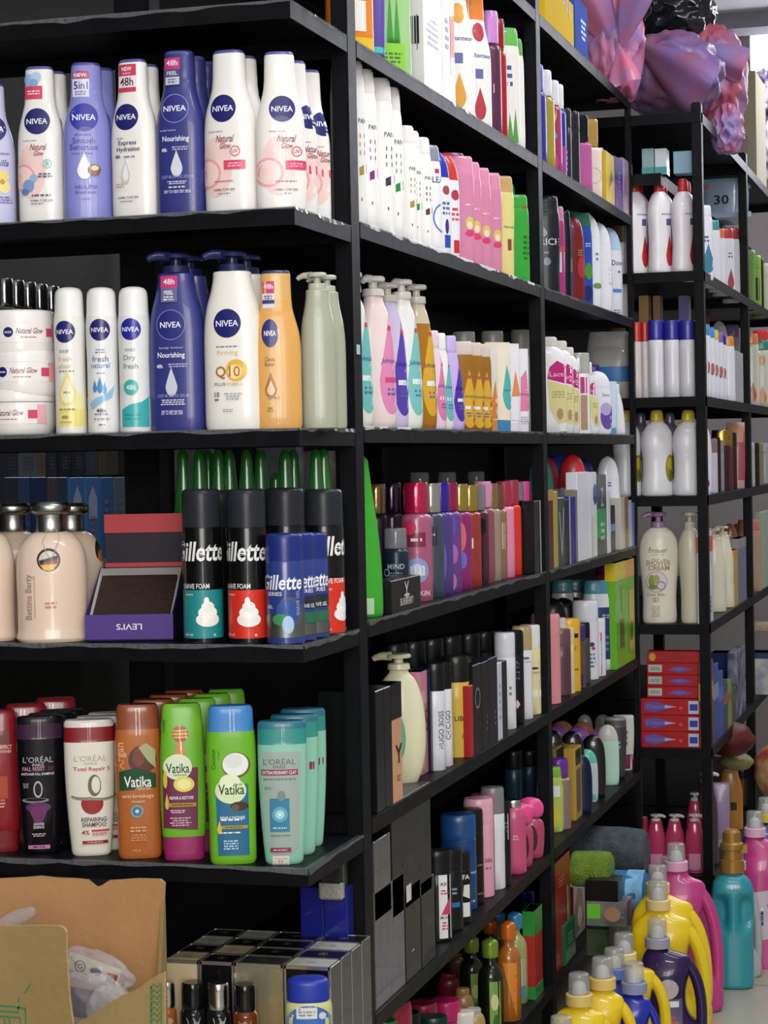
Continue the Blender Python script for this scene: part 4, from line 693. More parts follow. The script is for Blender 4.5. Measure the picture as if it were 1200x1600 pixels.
# --- pro-vitamin shampoos
def pant(c, small=False): return [('t', 'PAN', .72, .64, .5, '#3a3a4a', .03), ('n', .72, .5, .42, .15, 3, c), ('p', [(.48, .31), (.96, .33), (.96, .39), (.48, .36)], c), ('r', .56, .16, .62, .18, '#4a4a5a')]
PC = {'body': '#f4f2ee', 'cap': '#f0ece8', 'cap_top': '#c98a50'}
for x1, yt, c, w_, nm, col in ((574, 99, '#b09050', .052, 'large white shampoo bottle with gold lettering', 0), (591, 112, '#8a2a80', .058, 'large white shampoo bottle with purple lettering', 0), (617, 126, '#3a3a50', .066, 'large white shampoo bottle with dark grey lettering', 0), (631, 140, '#2f8a40', .058, 'large white shampoo bottle with green lettering', 0),
                           (652, 199, '#b09040', .052, 'small white shampoo bottle with gold lettering', 1), (660, 207, '#2f8a40', .052, 'small white shampoo bottle with green lettering', 1), (676, 217, '#5a3a44', .052, 'small white shampoo bottle with brown lettering', 1)):
    it(S1, 'flip', 'shampoo_bottle', nm + ', second aisle shelf', {'body': '#f4f2ee', 'cap': '#f1eeea'}, 0, x1, yt, w=w_, sb=.042, turn=10, labs=pant(c), grp=('small' if col else 'large') + ' white shampoos, second aisle shelf', dr=.8)
it(S1, 'flip', 'shampoo_bottle', 'white shampoo bottle with clear grey cap and blue arc', {'body': '#eeeef0', 'cap': S('#8a8f9a')}, 0, 690, 229, w=.055, sb=.04, turn=25, labs=[('t', 'CLEAR', .6, .68, 1.5, '#2a3a7a'), ('o', 1.1, .33, .9, .12, '#5a7ac0'), ('r', .4, .74, .7, .78, '#c8303a')], dr=.7)
it(S1, 'dome', 'shampoo_bottle', 'white bottle with deep blue cap and round portrait print', {'body': '#ececf0', 'cap': '#2030b0'}, 0, 705, 236, w=.05, sb=.035, turn=25, labs=[('c', .5, .62, .3, '#a04a50'), ('n', .5, .45, .7, .14, 3, '#4a5aa0'), ('r', .3, .08, .8, .2, '#2a50b0'), ('e', .5, .28, .15, .07, '#3a3a7a')], dr=.7)
it(S1, 'dome', 'shampoo_bottle', 'white bottle with red cap beside the blue capped one', {'body': '#ececf0', 'cap': '#c83a2a'}, 0, 719, 240, w=.05, sb=.035, turn=25, labs=[('c', .5, .6, .35, '#b03a50'), ('n', .5, .42, .7, .14, 3, '#c84a50'), ('r', .3, .06, .8, .18, '#c8302a')], dr=.7)
it(S1, 'flip', 'shampoo_bottle', 'magenta shampoo bottle with round monogram', S('#a84a8a'), 0, 730, 241, w=.052, sb=.05, turn=25, labs=[('o', .6, .62, .5, .14, '#6a2a5a'), ('t', 'M', .6, .62, .5, '#e6b0d0')], dr=.7)
for k, (x1, yt, nm) in enumerate(((742, 246, 'nearest of the four'), (753, 255, 'second of the four'), (768, 264, 'third of the four'), (785, 272, 'farthest of the four'))):
    it(S1, 'straight', 'bubble_bath_bottle', 'pale pink bottle with a small blonde head print, ' + nm, {'body': '#d888a8', 'cap': '#e090b0'}, 0, x1, yt, w=.05, sb=.035, turn=22, dr=.7, labs=[('e', .45, .38, .33, .06, '#d9c95a'), ('e', .45, .36, .2, .035, '#f0d9c9'), ('e', .45, .29, .36, .03, '#e03a70'), ('n', .4, .55, .6, .03, 1, '#f0c9d9')], grp='pink bottles on the second aisle shelf', cat='bottle')
it(S1, 'straight', 'shampoo_bottle', 'pale yellow bottle with tan cap on the second aisle shelf', {'body': '#e6d98a', 'cap': '#c9a868'}, 0, 804, 277, w=.055, sb=.035, turn=22, dr=.7, labs=[('r', .3, .27, .8, .38, '#8a4a40'), ('t', 'Palmolive', .5, .5, .9, '#5a7a40')])
it(S1, 'flip', 'shampoo_bottle', 'dark green bottle peeking between yellow and bright green ones', S('#2f8a40'), 0, 808, 289, w=.05, sb=.06, turn=22)
it(S1, 'flip', 'shampoo_bottle', 'bright green bottle next to the second post', S('#3aa838', coat=.2), 0, 827, 306, w=.055, sb=.035, turn=22, dr=.7, labs=[('r', .4, .84, .9, .87, '#c8302a'), ('n', .6, .4, .6, .3, 5, '#1f6a28')])
# --- baby care
def john(c, tc='#3a50a0', v=.42): return [('d', .55, v, .62, .33, c), ('t', "Johnson's", .58, v + .02, 1.15, tc, .045, .25), ('r', .2, v - .12, .9, v - .085, '#d04a80' if c == '#e28ab8' else '#e6eef0'), ('n', .55, v - .18, .5, .06, 2, '#5a6a9a'), ('c', .55, v + .24, .12, '#d0405a')]
bp = 'pump bottles with teardrop labels'
it(S2, 'babypump', 'pump_bottle', 'milky white baby pump bottle with teal teardrop label against the first post', {'body': '#eeece4', 'cap': '#e6e4dc'}, 0, 584, 426, w=.062, sb=.045, turn=25, labs=john('#6ec0bc'), grp=bp)
it(S2, 'babypump', 'pump_bottle', 'pale pink baby pump bottle with pink teardrop label', {'body': '#f0dcd9', 'cap': '#d6d4ce'}, 0, 620, 433, w=.066, sb=.045, turn=25, labs=john('#e28ab8'), grp=bp)
it(S2, 'babypump', 'pump_bottle', 'pale lavender baby pump bottle with violet teardrop label', {'body': '#d9c9ea', 'cap': '#d6d4ce'}, 0, 639, 443, w=.062, sb=.06, turn=25, labs=john('#5a40b0', '#2a2080'), grp=bp)
it(S2, 'babypump', 'pump_bottle', 'white baby pump bottle with teal teardrop label between lavender and amber', {'body': '#ecebe6', 'cap': '#deddd8'}, 0, 661, 438, w=.062, sb=.045, turn=25, labs=john('#7cc4c0'), grp=bp)
it(S2, 'babypump', 'pump_bottle', 'amber baby pump bottle with yellow teardrop label', {'body': S('#a8701c'), 'cap': '#cfccc4'}, 0, 683, 446, w=.062, sb=.045, turn=25, labs=john('#d9a830', '#5a4a50') + [('r', -1.4, .73, 1.4, .87, '#d0c0a8')], grp=bp)
sb_ = 'small bottles with teardrop labels'
it(S2, 'baby', 'baby_bottle', 'small pale pink baby bottle with pink label', {'body': '#ecd6de', 'cap': '#e9d0e0'}, 0, 698, 517, w=.045, sb=.035, turn=30, labs=john('#d880b0'), grp=sb_, cat='bottle')
it(S2, 'baby', 'baby_bottle', 'small white baby bottle with teal label', {'body': '#ecebe8', 'cap': '#eeeef0'}, 0, 709, 521, w=.045, sb=.035, turn=30, labs=john('#6ab8b8'), grp=sb_, cat='bottle')
it(S2, 'baby', 'baby_bottle', 'small lavender baby bottle with violet label', {'body': '#c9b0ea', 'cap': '#cdb4ee'}, 0, 726, 525, w=.05, sb=.035, turn=30, labs=john('#4a2fa8', '#20186a'), grp=sb_, cat='bottle')
for x1, yt, nm in ((742, 534, 'nearest of the three'), (757, 536, 'middle of the three'), (769, 538, 'farthest of the three')):
    it(S2, 'flip', 'baby_bottle', 'small amber baby bottle with yellow teardrop label, ' + nm, {'body': S('#9a6a20'), 'cap': '#d9c9c0'}, 0, x1, yt, w=.05, sb=.035, turn=15, labs=john('#d9a830', '#5a4a50', .36), grp='small amber bottles', cat='bottle')
it(S2, 'tube', 'cream_tube', 'slim white cream tube with orange label after the amber bottles', {'body': '#dedbd2', 'cap': '#d08a50'}, 0, 779, 539, w=.035, sb=.03, turn=35, labs=[('p', [(-.5, .1), (1, .1), (.6, .6)], '#d9803a')], grp='cream tubes', cat='tube')
it(S2, 'tube', 'cream_tube', 'cream coloured tube with teal print standing on its blue cap', {'body': '#efe2cc', 'cap': '#3a88b8'}, 0, 800, 535, w=.05, sb=.03, turn=30, labs=[('d', .6, .5, .5, .26, '#50b0b0'), ('t', 'Johnson', .6, .46, .8, '#2a5a9a')], grp='cream tubes', cat='tube')
it(S2, 'tube', 'cream_tube', 'white tube with orange and pink label', {'body': '#ecebee', 'cap': '#e6e4ea'}, 0, 814, 537, w=.045, sb=.03, turn=30, labs=[('p', [(0, .4), (.9, .4), (.5, .7)], '#e88a5a')], grp='cream tubes', cat='tube')
it(S2, 'tube', 'cream_tube', 'white tube with pink label next to the second post', {'body': '#ecebee', 'cap': '#e6e4ea'}, 0, 828, 545, w=.045, sb=.03, turn=30, labs=[('p', [(-.1, .25), (.9, .25), (.7, .75), (.1, .65)], '#e080a8'), ('t', "Johnson's", .4, .45, 1, '#6a4a90'), ('n', .3, .14, 1, .1, 4, '#a9a9c0')], grp='cream tubes', cat='tube')
for x1, yt, nm in ((745, 519, 'first'), (789, 518, 'second'), (833, 516, 'third')):
    it(S2, 'tall', 'frosted_bottle', 'tall frosted capped bottle behind the small ones, ' + nm + ' from the near end', {'body': S('#a9a795'), 'cap': ('#8f8f88', dict(rough=.3))}, 0, x1, yt, w=.045, sb=.10, grp='frosted bottles at the back', cat='bottle')
# --- body mists
it(S3, 'aloe', 'aloe_bottle', 'bright green curved gel bottle leaning at the near end of the mist shelf', {'body': S('#3aa82c', coat=.6)}, 0, 599, 712, w=.058, sb=.035, turn=10, labs=[('r', -1, .02, .4, .12, '#b9d9b0'), ('p', [(-1, .1), (-.1, .1), (-.3, .5), (-.8, .7)], '#145a22'), ('t', 'ALOE', -.5, .26, .7, '#cfe6c9')], cat='bottle')
it(S3, 'vial', 'toner_bottle', 'clear capped navy bottle behind the low black carton', {'body': S('#1c2a3c'), 'cap': ('#9a9ca4', dict(alpha=.5, rough=.15, coat=1))}, 0, 640, 825, w=.042, sb=.06, turn=0, labs=[('t', 'MIND', 0, .5, 1.4, '#a9b9c9'), ('n', 0, .38, 1.2, .1, 3, '#7a8a9a'), ('o', -.8, .42, .3, .3, '#a9b0b9')], cat='bottle')
bx(S3, 'carton', 'low black carton with white stag emblem at the front of the mist shelf', S('#1b1b1a'), 612, 658, 908, dep=.035, labs=[('t', 'Y', 0, .62, .3, '#c9c9c4'), ('e', 0, .48, .18, .05, '#c9c9c4'), ('t', 'BURBERRY', 0, .3, .9, '#c9c9c4'), ('n', 0, .2, .5, .06, 1, '#8a8a86')], sb=.004, side=S('#141416'))
def mb(x1, yt, name, body, cap, w_=.043, labs=(), sb=.045, kind='mist', dr=None, g_='body mist bottles', **k): it(S3, kind, 'mist_bottle', name, {'body': S(body, coat=.5), 'cap': cap}, 0, x1, yt, w=w_, sb=sb, labs=labs, grp=g_, cat='bottle', dr=dr, **k)
DK = lambda c: (c, dict(rough=.15, metal=.5, coat=1))
mb(610, 756, 'dark mist bottle with gold and black cap behind the navy bottle', '#2a2030', DK('#8a7040'), sb=.12)
mb(634, 754, 'dark plum mist bottle with violet black cap, back of the mist shelf', '#2c1a2c', DK('#2a1030'), sb=.11)
mb(664, 756, 'dark mist bottle with deep red cap', '#3a2030', DK('#6a1020'), sb=.09, w_=.04)
mb(677, 754, 'pink floral mist bottle with magenta cap and blue daisy print', '#a8587a', DK('#d02058'), w_=.052, labs=[('c', 0, .26, .8, '#8a9ad0'), ('c', 0, .26, .45, '#b9c4e6'), ('r', -.4, .22, .5, .3, '#ece6c9'), ('r', -.6, .46, .6, .58, '#7a2040'), ('n', 0, .52, .9, .05, 1, '#e6c9d6'), ('e', -.5, .62, .5, .06, '#c8305a'), ('t', 'KIN', .5, .07, .7, '#f0d9e0')])
mb(695, 755, 'slate blue mist bottle with silver cap', '#3a4658', DK('#a8a49a'), labs=[('r', -.2, .45, .5, .62, '#1c2a3c'), ('n', .2, .55, .5, .04, 1, '#a9b0c0')])
mb(709, 754, 'blue violet mist bottle with violet cap', '#4a3a80', DK('#3a20b0'), labs=[('e', 0, .3, .5, .2, '#6a5aa8')])
mb(722, 754, 'purple rose print mist bottle with magenta cap', '#6a3a8a', DK('#b01858'), labs=[('e', .2, .6, .5, .1, '#5a50a8'), ('e', .3, .35, .5, .09, '#b060b0'), ('e', .2, .1, .4, .08, '#c070a8')])
mb(738, 756, 'magenta mist bottle with orange blossom print and gold cap', '#8a2068', DK('#a8903a'), labs=[('e', .1, .5, .5, .14, '#d06a60'), ('e', .2, .28, .45, .08, '#6a6ac0')])
mb(753, 758, 'rust red mist bottle with gold cap and price sticker', '#98302a', DK('#a8903a'), labs=[('r', 0, .38, .35, .48, '#e6e0d9')])
mb(765, 757, 'striped dark bottle with black bow at its neck', '#4a2030', ('#8a8a92', dict(alpha=.6, rough=.12, coat=1)), labs=[('e', 0, .62, .9, .05, '#0a0a0c'), ('e', -.5, .58, .3, .08, '#0a0a0c'), ('e', .5, .58, .3, .08, '#0a0a0c'), ('r', -.05, .05, .05, .55, '#2a1018'), ('r', .4, .05, .5, .55, '#2a1018')])
for x1, yt, nm in ((677, 738, 'over the red caps'), (719, 738, 'over the violet cap'), (763, 737, 'over the gold caps')):
    mb(x1, yt, 'tall bottle with clear box shaped cap, ' + nm, '#3a2a3a', ('#b9b9b4', dict(alpha=.35, rough=.1, coat=1)), w_=.044, sb=.17, g_='clear capped tall bottles')
mb(774, 752, 'mauve mist bottle with pink cap', '#8a4a5a', '#d890b8', labs=[('r', -.2, .36, .3, .46, '#e6e0e6')])
mb(784, 755, 'greige mist bottle with tan cap', '#9a8a7c', DK('#9a7a50'), w_=.036)
mb(793, 757, 'brown and beige mist bottle', '#8a6a4a', DK('#8a5040'), w_=.036, labs=[('r', -1, .32, 1, .6, '#b9a88a')])
mb(805, 752, 'baby pink mist bottle with pink and red cap', '#e08aa8', '#a82a48', w_=.04, labs=[('n', .2, .5, .3, .4, 6, '#a84a68')])
mb(816, 750, 'scarlet mist bottle with gold collar', '#d8301e', '#a82a48', w_=.038)
mb(823, 753, 'purple mist bottle with silver collar', '#6a2080', CHROME, w_=.034, labs=[('r', 0, .5, .4, .6, '#e6e0f0')])
mb(834, 752, 'pale pink mist bottle with pink cap', '#e0b9d6', '#e04a90', w_=.036)
bx(S3, 'carton', 'black carton with silver edge next to the second post', S('#0f1013'), 836, 846, 783, dep=.06, labs=[('r', .7, 0, 1, 1, '#b9b9b9')])
# --- perfumed sprays shelf
pf = 'black cartons on the perfume shelf'
bx(S4, 'perfume_carton', 'black perfume carton against the first post', S('#0f1013'), 590, 603, 1080, dep=.09, grp=pf)
bx(S4, 'perfume_carton', 'black perfume carton second from the first post', S('#101114'), 603, 614, 1075, dep=.09, grp=pf)
bx(S4, 'perfume_carton', 'black topped peach perfume carton with a black Y', S('#d9a078'), 614, 630, 1070, dep=.05, labs=[('t', 'Y', .3, .4, 1.3, '#1a1418', .16), ('n', .2, .2, .8, .06, 2, '#8a5a40')], bands=[(.7, 1, S('#0f1013'))], side=S('#16161a'))
it(S4, 'globepump', 'pump_bottle', 'big round cream pump bottle behind the black cartons', {'body': '#dfdcba', 'cap': '#d6d4b4'}, 0, 667, 1021, w=.084, sb=.05, turn=0, dr=.6, pa=3.1, labs=[('e', -.1, .36, .32, .18, '#5fb090')])
bx(S4, 'perfume_carton', 'two tone pink spray carton beside the round cream pump bottle', S('#b87880'), 660, 673, 1050, dep=.05, sb=.035, bands=[(.68, 1, S('#d890a0'))], labs=[('t', 'S', .2, .52, .8, '#7a3040')])
bx(S4, 'perfume_carton', 'navy spray carton with small lettering', S('#141a30'), 674, 690, 1045, dep=.06, sb=.03, labs=[('t', 'HUGO', .1, .55, .8, '#6a7aa0')])
it(S4, 'tall', 'spray_can', 'white spray can with vertical dark lettering', {'body': '#d6d6dc', 'cap': S('#101114')}, 0, 697, 1036, w=.035, sb=.03, turn=0, labs=[('v', 'HUGO BOSS', .6, .38, .36, '#5a5a6a')], cat='can')
it(S4, 'tall', 'spray_can', 'white spray can with black cap beside the yellow one', {'body': '#d9d9e0', 'cap': S('#101114')}, 0, 708, 1034, w=.036, sb=.03, turn=0, labs=[('v', 'CHICAGO', .6, .4, .28, '#4a4a5a')], cat='can')
it(S4, 'tall', 'spray_can', 'golden yellow spray can with black cap and dark lettering', {'body': S('#c9a838'), 'cap': S('#14140f')}, 0, 735, 1024, w=.048, sb=.032, turn=0, labs=[('t', 'LIBRE', .5, .39, 1.2, '#3a3018'), ('n', .6, .22, .4, .05, 2, '#6a5a20')], cat='can')
bx(S4, 'perfume_carton', 'thin scarlet carton beside the yellow can', S('#a81c24'), 735, 741, 1072, dep=.04)
for k, (x0, x1, yt, nm) in enumerate(((741, 754, 1040, 'with a ring emblem'), (754, 765, 1036, 'after the ring emblem one'), (765, 779, 1030, 'navy tinted'))):
    bx(S4, 'perfume_carton', 'tall black perfume carton ' + nm, S(('#0e0f12', '#111216', '#131826')[k]), x0, x1, yt, dep=.07, grp=pf, labs=[('o', 0, .62, .6, .2, '#8a8a92')] if k == 0 else [('n', .3, .3, .4, .2, 3, '#5a6070')])
bx(S4, 'perfume_carton', 'slim white spray carton between black ones', S('#d6d8e6'), 779, 786, 1037, dep=.05, labs=[('n', 0, .5, .6, .5, 5, '#9a9ab0')])
bx(S4, 'perfume_carton', 'black spray carton after the slim white one', S('#101116'), 786, 794, 1034, dep=.06, grp=pf)
it(S4, 'tall', 'spray_can', 'tall white spray can, taller than its neighbours', {'body': '#dcdce2', 'cap': '#d6d6dc'}, 0, 807, 988, w=.04, sb=.03, turn=0, labs=[('n', .5, .4, .3, .12, 2, '#8a7a80')], cat='can')
it(S4, 'tall', 'spray_can', 'tall black spray can with pink diamond emblem', {'body': S('#15161a'), 'cap': S('#0e0f12')}, 0, 820, 985, w=.042, sb=.03, turn=0, labs=[('v', '212 VIP', .4, .58, .2, '#6a7080'), ('p', [(.1, .22), (.35, .27), (.6, .22), (.35, .17)], '#e0b0b0')], cat='can')
it(S4, 'tall', 'spray_can', 'white spray can with tan cap and green crocodile mark', {'body': '#dcdde4', 'cap': '#b09a6c'}, 0, 833, 978, w=.04, sb=.03, turn=0, labs=[('e', .4, .66, .35, .012, '#2f6a40'), ('t', 'LACOSTE', .4, .62, .8, '#4a5a50')], cat='can')
it(S4, 'tall', 'spray_can', 'cream spray can with white cap next to the second post', {'body': '#dcd09a', 'cap': '#e0dfdc'}, 0, 846, 976, w=.042, sb=.03, turn=0, labs=[('e', .4, .52, .4, .014, '#2f3a30'), ('t', 'LACOSTE', .4, .47, .9, '#3a3a30'), ('r', -.6, .2, 1.2, .28, '#e6e2cc')], cat='can')
for k, (x1, yt) in enumerate(((640, 1004), (668, 1000), (696, 996), (724, 992), (752, 988), (776, 985), (798, 983))):
    it(S4, 'tall', 'spray_can', 'tall black can in the dark back row of the perfume shelf, ' + ('nearest', 'second', 'third', 'fourth', 'fifth', 'sixth', 'farthest')[k] + ' of seven', {'body': S('#0d0e11'), 'cap': S('#111215')}, 0, x1, yt, w=.05, sb=.13, turn=0, cat='can', grp='black cans in the back row')
# --- lower carton shelf
WRP = lambda c: (c, dict(rough=.14, coat=1, bump=.35, bscale=35))
bx(S5, 'perfume_carton', 'film wrapped grey black carton stacked against the first post', WRP('#23252a'), 586, 612, 1316, dep=.07, side=WRP('#3a3c40'), lift=.132)
bx(S5, 'perfume_carton', 'film wrapped violet and olive carton under the grey one', WRP('#2a2444'), 588, 634, 1396, dep=.075, side=WRP('#4a4a3a'), top=WRP('#5a5680'))
bx(S5, 'perfume_carton', 'large black carton with price sticker on top of the lower black ones', S('#0e0f11'), 614, 675, 1257, dep=.09, lift=.116, labs=[('r', -.35, .05, -.1, .2, '#d9d9d6'), ('t', 'DESIRE', -.2, .42, .5, '#3a4a50')], top=S('#1c1d20'))
bx(S5, 'perfume_carton', 'black carton with tiny white print, lower layer', S('#101113'), 635, 659, 1390, dep=.09, labs=[('n', -.1, .3, .5, .04, 1, '#a9a9a9')])
bx(S5, 'perfume_carton', 'black carton with grey print beside the axe blade black cans, lower layer', S('#141414'), 660, 681, 1380, dep=.09, labs=[('n', .1, .5, .7, .08, 2, '#4a4a48')])
it(S5, 'tall', 'deodorant_can', 'black deodorant can with white and pink label', {'body': S('#101114'), 'cap': S('#131417')}, 0, 707, 1327, w=.046, sb=.03, turn=8, labs=[('r', -.05, .04, .85, .74, '#e6e4e6'), ('t', 'AXE', .4, .64, .7, '#1a1a20'), ('n', .4, .55, .6, .06, 2, '#c84a60'), ('p', [(.1, .3), (.8, .3), (.8, .5)], '#c83a6a'), ('t', 'MUSK', .4, .27, .7, '#1a1a20'), ('n', .4, .18, .6, .1, 3, '#c84a60')], cat='can')
it(S5, 'tall', 'deodorant_can', 'black deodorant can with blue stripe behind the white labelled one', {'body': S('#14161a'), 'cap': S('#131417')}, 0, 724, 1326, w=.045, sb=.03, turn=8, labs=[('r', -1, .3, 1.2, .36, '#2a6ab0'), ('n', .3, .5, .5, .1, 2, '#8a9098')], cat='can')
it(S5, 'tall', 'deodorant_can', 'black deodorant can with white block lettering', {'body': S('#101114'), 'cap': S('#131417')}, 0, 737, 1330, w=.042, sb=.028, turn=8, labs=[('t', 'FA', .5, .66, .6, '#e6e6e8'), ('r', .2, .1, .8, .3, '#e0e0e2'), ('p', [(.2, .4), (.8, .35), (.8, .55), (.3, .55)], '#d9d9c9')], cat='can')
it(S5, 'tall', 'spray_can', 'tall blue spray can on the lower carton shelf', {'body': S('#16407a'), 'cap': S('#1c4c86')}, 0, 746, 1271, w=.064, sb=.055, turn=0, labs=[('t', 'ZARA', .75, .4, .5, '#c9d9ee'), ('n', .7, .1, .4, .04, 1, '#a9c0e0')], cat='can', more=['tall blue spray can behind the blue one'], step=(-.09, .02), grp='tall blue spray cans')
it(S5, 'tall', 'spray_can', 'tall black spray can with gold lettering behind the blue one', {'body': S('#121212'), 'cap': S('#161616')}, 0, 757, 1263, w=.058, sb=.05, turn=0, labs=[('t', 'ZARA', .8, .42, .4, '#b0903a'), ('t', 'GOLD', .8, .12, .4, '#b0903a')], cat='can')
it(S5, 'tall', 'spray_can', 'tall baby pink spray can', {'body': '#e0a0b4', 'cap': '#e6a9bc'}, 0, 773, 1246, w=.055, sb=.045, turn=0, labs=[('t', 'ZARA', .6, .38, .5, '#5a2a40', .04), ('n', .6, .3, .4, .04, 1, '#9a5a70')], cat='can')
it(S5, 'tall', 'spray_can', 'tall dark rose spray can', {'body': '#983a58', 'cap': '#c0507a'}, 0, 779, 1240, w=.05, sb=.05, turn=0, cat='can')
it(S5, 'tall', 'spray_can', 'white spray can with grey cap', {'body': '#d9d9e0', 'cap': '#7a7c7e'}, 0, 790, 1229, w=.044, sb=.035, turn=0, cat='can')
it(S5, 'tall', 'spray_can', 'black spray can with white paper label', {'body': S('#131418'), 'cap': S('#131418')}, 0, 799, 1250, w=.04, sb=.028, turn=0, labs=[('r', 0, .55, .8, .85, '#dcdce0'), ('n', .4, .7, .6, .14, 3, '#5a5a60')], cat='can')
it(S5, 'slim', 'mist_bottle', 'dusty pink bottle with silver cap', {'body': S('#c8507c'), 'cap': CHROME}, 0, 823, 1249, w=.05, sb=.03, turn=0, cat='bottle', labs=[('n', .2, .5, .5, .08, 2, '#e0a0b8')])
it(S5, 'mushroom', 'perfume_bottle', 'pink perfume bottle with big round pink cap nearest the second post', {'body': S('#b04468'), 'cap': S('#e84a90')}, 0, 851, 1245, w=.055, sb=.03, turn=0, cat='bottle', labs=[('e', .1, .33, .4, .22, '#4a1c24')], grp='round capped pink perfume bottles')
it(S5, 'mushroom', 'perfume_bottle', 'pink perfume bottle with big round pink cap beside the dusty pink bottle', {'body': S('#b04468'), 'cap': S('#e84a90')}, 0, 834, 1254, w=.05, sb=.03, turn=0, cat='bottle', labs=[('e', .3, .33, .35, .22, '#4a1c24')], grp='round capped pink perfume bottles')
for x1, nm in ((818, 'left one'), (841, 'right one')):
    it(S5, 'tall', 'spray_can', 'teal blue can with black shoulder and ochre top at the back, ' + nm, {'body': S('#1c4258'), 'cap': S('#14141a')}, 0, x1, 1172, w=.04, sb=.15, turn=0, cat='can', grp='teal cans at the back')
# --- lowest shelf of the first bay
for k, (x1, yt, c, kind, w_, nm) in enumerate(((625, 1592, '#1f7a3a', 'tall', .05, 'green capped bottle'), (660, 1580, '#14181c', 'tall', .05, 'black capped bottle'), (648, 1562, '#8a1838', 'jar', .06, 'crimson jar'), (686, 1565, '#8a1c3a', 'jar', .05, 'wine red jar'), (702, 1586, '#0f3028', 'tall', .05, 'dark green capped bottle'), (722, 1561, '#b81c60', 'jar', .055, 'magenta jar'), (743, 1579, '#d9d6cc', 'tall', .042, 'white capped bottle'))):
    it(S6, kind, 'bottle' if kind == 'tall' else 'jar', nm + ' on the lowest aisle shelf, only its top in view', S(c), 0, x1, yt, w=w_, sb=.04 + .03 * (k % 2), turn=0)
it(S6, 'slim', 'bottle', 'ruby red slim bottle at the back of the lowest aisle shelf', S('#7a1a2a'), 0, 720, 1520, w=.045, sb=.16, turn=0)
it(S6, 'slim', 'bottle', 'bronze slim bottle beside the ruby one at the back', S('#6a4a28'), 0, 728, 1490, w=.035, sb=.19, turn=0)
it(S6, 'slim', 'bottle', 'gold glitter bottle in front of the green capped bottles', S('#8a6a40'), 0, 742, 1543, w=.04, sb=.06, turn=0)
it(S6, 'slim', 'bottle', 'champagne gold bottle with clear cap, lowest aisle shelf', {'body': S('#a88a58'), 'cap': CLEAR}, 0, 760, 1574, w=.042, sb=.03, turn=0)
OIL = lambda b, c: {'body': S(b, coat=.8), 'cap': (c, dict(rough=.3, metal=.3))}
ol = [('r', -.1, .05, .75, .6, '#7aa04a'), ('e', .3, .4, .3, .08, '#c9d090'), ('e', .4, .2, .25, .08, '#3f6a20')]
it(S6, 'sprayoil', 'hair_oil_bottle', 'dark hair oil bottle with olive green cap, nearer front one', OIL('#10140e', '#7a9a30'), 0, 788, 1465, w=.047, sb=.03, turn=0, labs=ol, grp='green capped oil bottles', cat='bottle')
it(S6, 'sprayoil', 'hair_oil_bottle', 'dark hair oil bottle with olive green cap, set farther back', OIL('#10140e', '#6a8428'), 0, 757, 1461, w=.045, sb=.09, turn=0, labs=ol, grp='green capped oil bottles', cat='bottle')
it(S6, 'sprayoil', 'hair_oil_bottle', 'amber hair oil bottle with orange cap in front', OIL('#a8641c', '#d9742a'), 0, 815, 1438, w=.047, sb=.03, turn=0, labs=[('p', [(-.5, .6), (.7, .6), (.6, .05)], '#e08a30')], grp='orange capped oil bottles', cat='bottle')
it(S6, 'sprayoil', 'hair_oil_bottle', 'hair oil bottle with orange cap behind the amber one', OIL('#3a2a18', '#b85a20'), 0, 785, 1436, w=.045, sb=.11, turn=0, grp='orange capped oil bottles', cat='bottle')
it(S6, 'sprayoil', 'hair_oil_bottle', 'pale hair oil bottle with light blue cap', OIL('#a8a468', '#4a90c8'), 0, 825, 1424, w=.047, sb=.045, turn=0, labs=[('r', 0, .05, .8, .5, '#b9c9c0'), ('r', 0, .05, .8, .2, '#4a90b0')], grp='blue capped oil bottles', cat='bottle')
it(S6, 'sprayoil', 'hair_oil_bottle', 'hair oil bottle with light blue cap, set farther back', OIL('#8a8660', '#3a78b0'), 0, 797, 1424, w=.045, sb=.12, turn=0, grp='blue capped oil bottles', cat='bottle')
bx(S6, 'hair_product_box', 'green and red carton next to the second post, lowest aisle shelf', S('#a82a2a'), 837, 849, 1424, dep=.024, bands=[(.72, 1, S('#2f8a3a')), (0, .14, S('#2f8a3a'))], sb=.01, cat='carton', top=S('#c9a8a0'))
it(S6, 'jar', 'jar', 'dark jar with blue violet lid beyond the oil bottles', {'body': S('#2a2a30'), 'lid': S('#2a2478')}, 0, 836, 1390, w=.045, sb=.17, turn=0)

# ============================================================ SECOND AISLE BAY
bx(('S', 2.12), 'soap_box', 'yellow carton standing on the top of the long rack', ('#d9b020', dict(rough=.75, spec=.15)), 852, 897, -40, dep=.10, sb=.004, cat='carton', labs=[('t', '45 g', .5, .8, .5, '#5a4a10')])
bx(('S', 2.12), 'soap_box', 'blue carton beyond the yellow one on top of the long rack', ('#2a48a0', dict(rough=.75, spec=.15)), 899, 919, -8, dep=.16, sb=.004, cat='carton', labs=[('n', .3, .5, .8, .4, 4, '#a9c0e6')])
d2 = 'body spray bottles, high shelf of the far bay'
def s1(ctx, kind, name, label, cols, x1, yt, w_, labs=(), sb=.04, turn=0, grp=None, cat=None, **k): it(ctx, kind, name, label, cols, 0, x1, yt, w=w_, sb=sb, turn=turn, labs=labs, grp=grp, cat=cat, **k)
WC = '#e6e4ec'
s1(S0, 'mist', 'mist_bottle', 'cobalt blue mist bottle against the second post', {'body': S('#3038a0'), 'cap': S('#5a70e0')}, 855, 103, .05, grp=d2, cat='bottle')
s1(S0, 'mist', 'mist_bottle', 'olive yellow mist bottle with white cap', {'body': S('#a89838'), 'cap': WC}, 868, 112, .055, grp=d2, cat='bottle', labs=[('n', .3, .45, .2, .02, 1, '#6a5a20')])
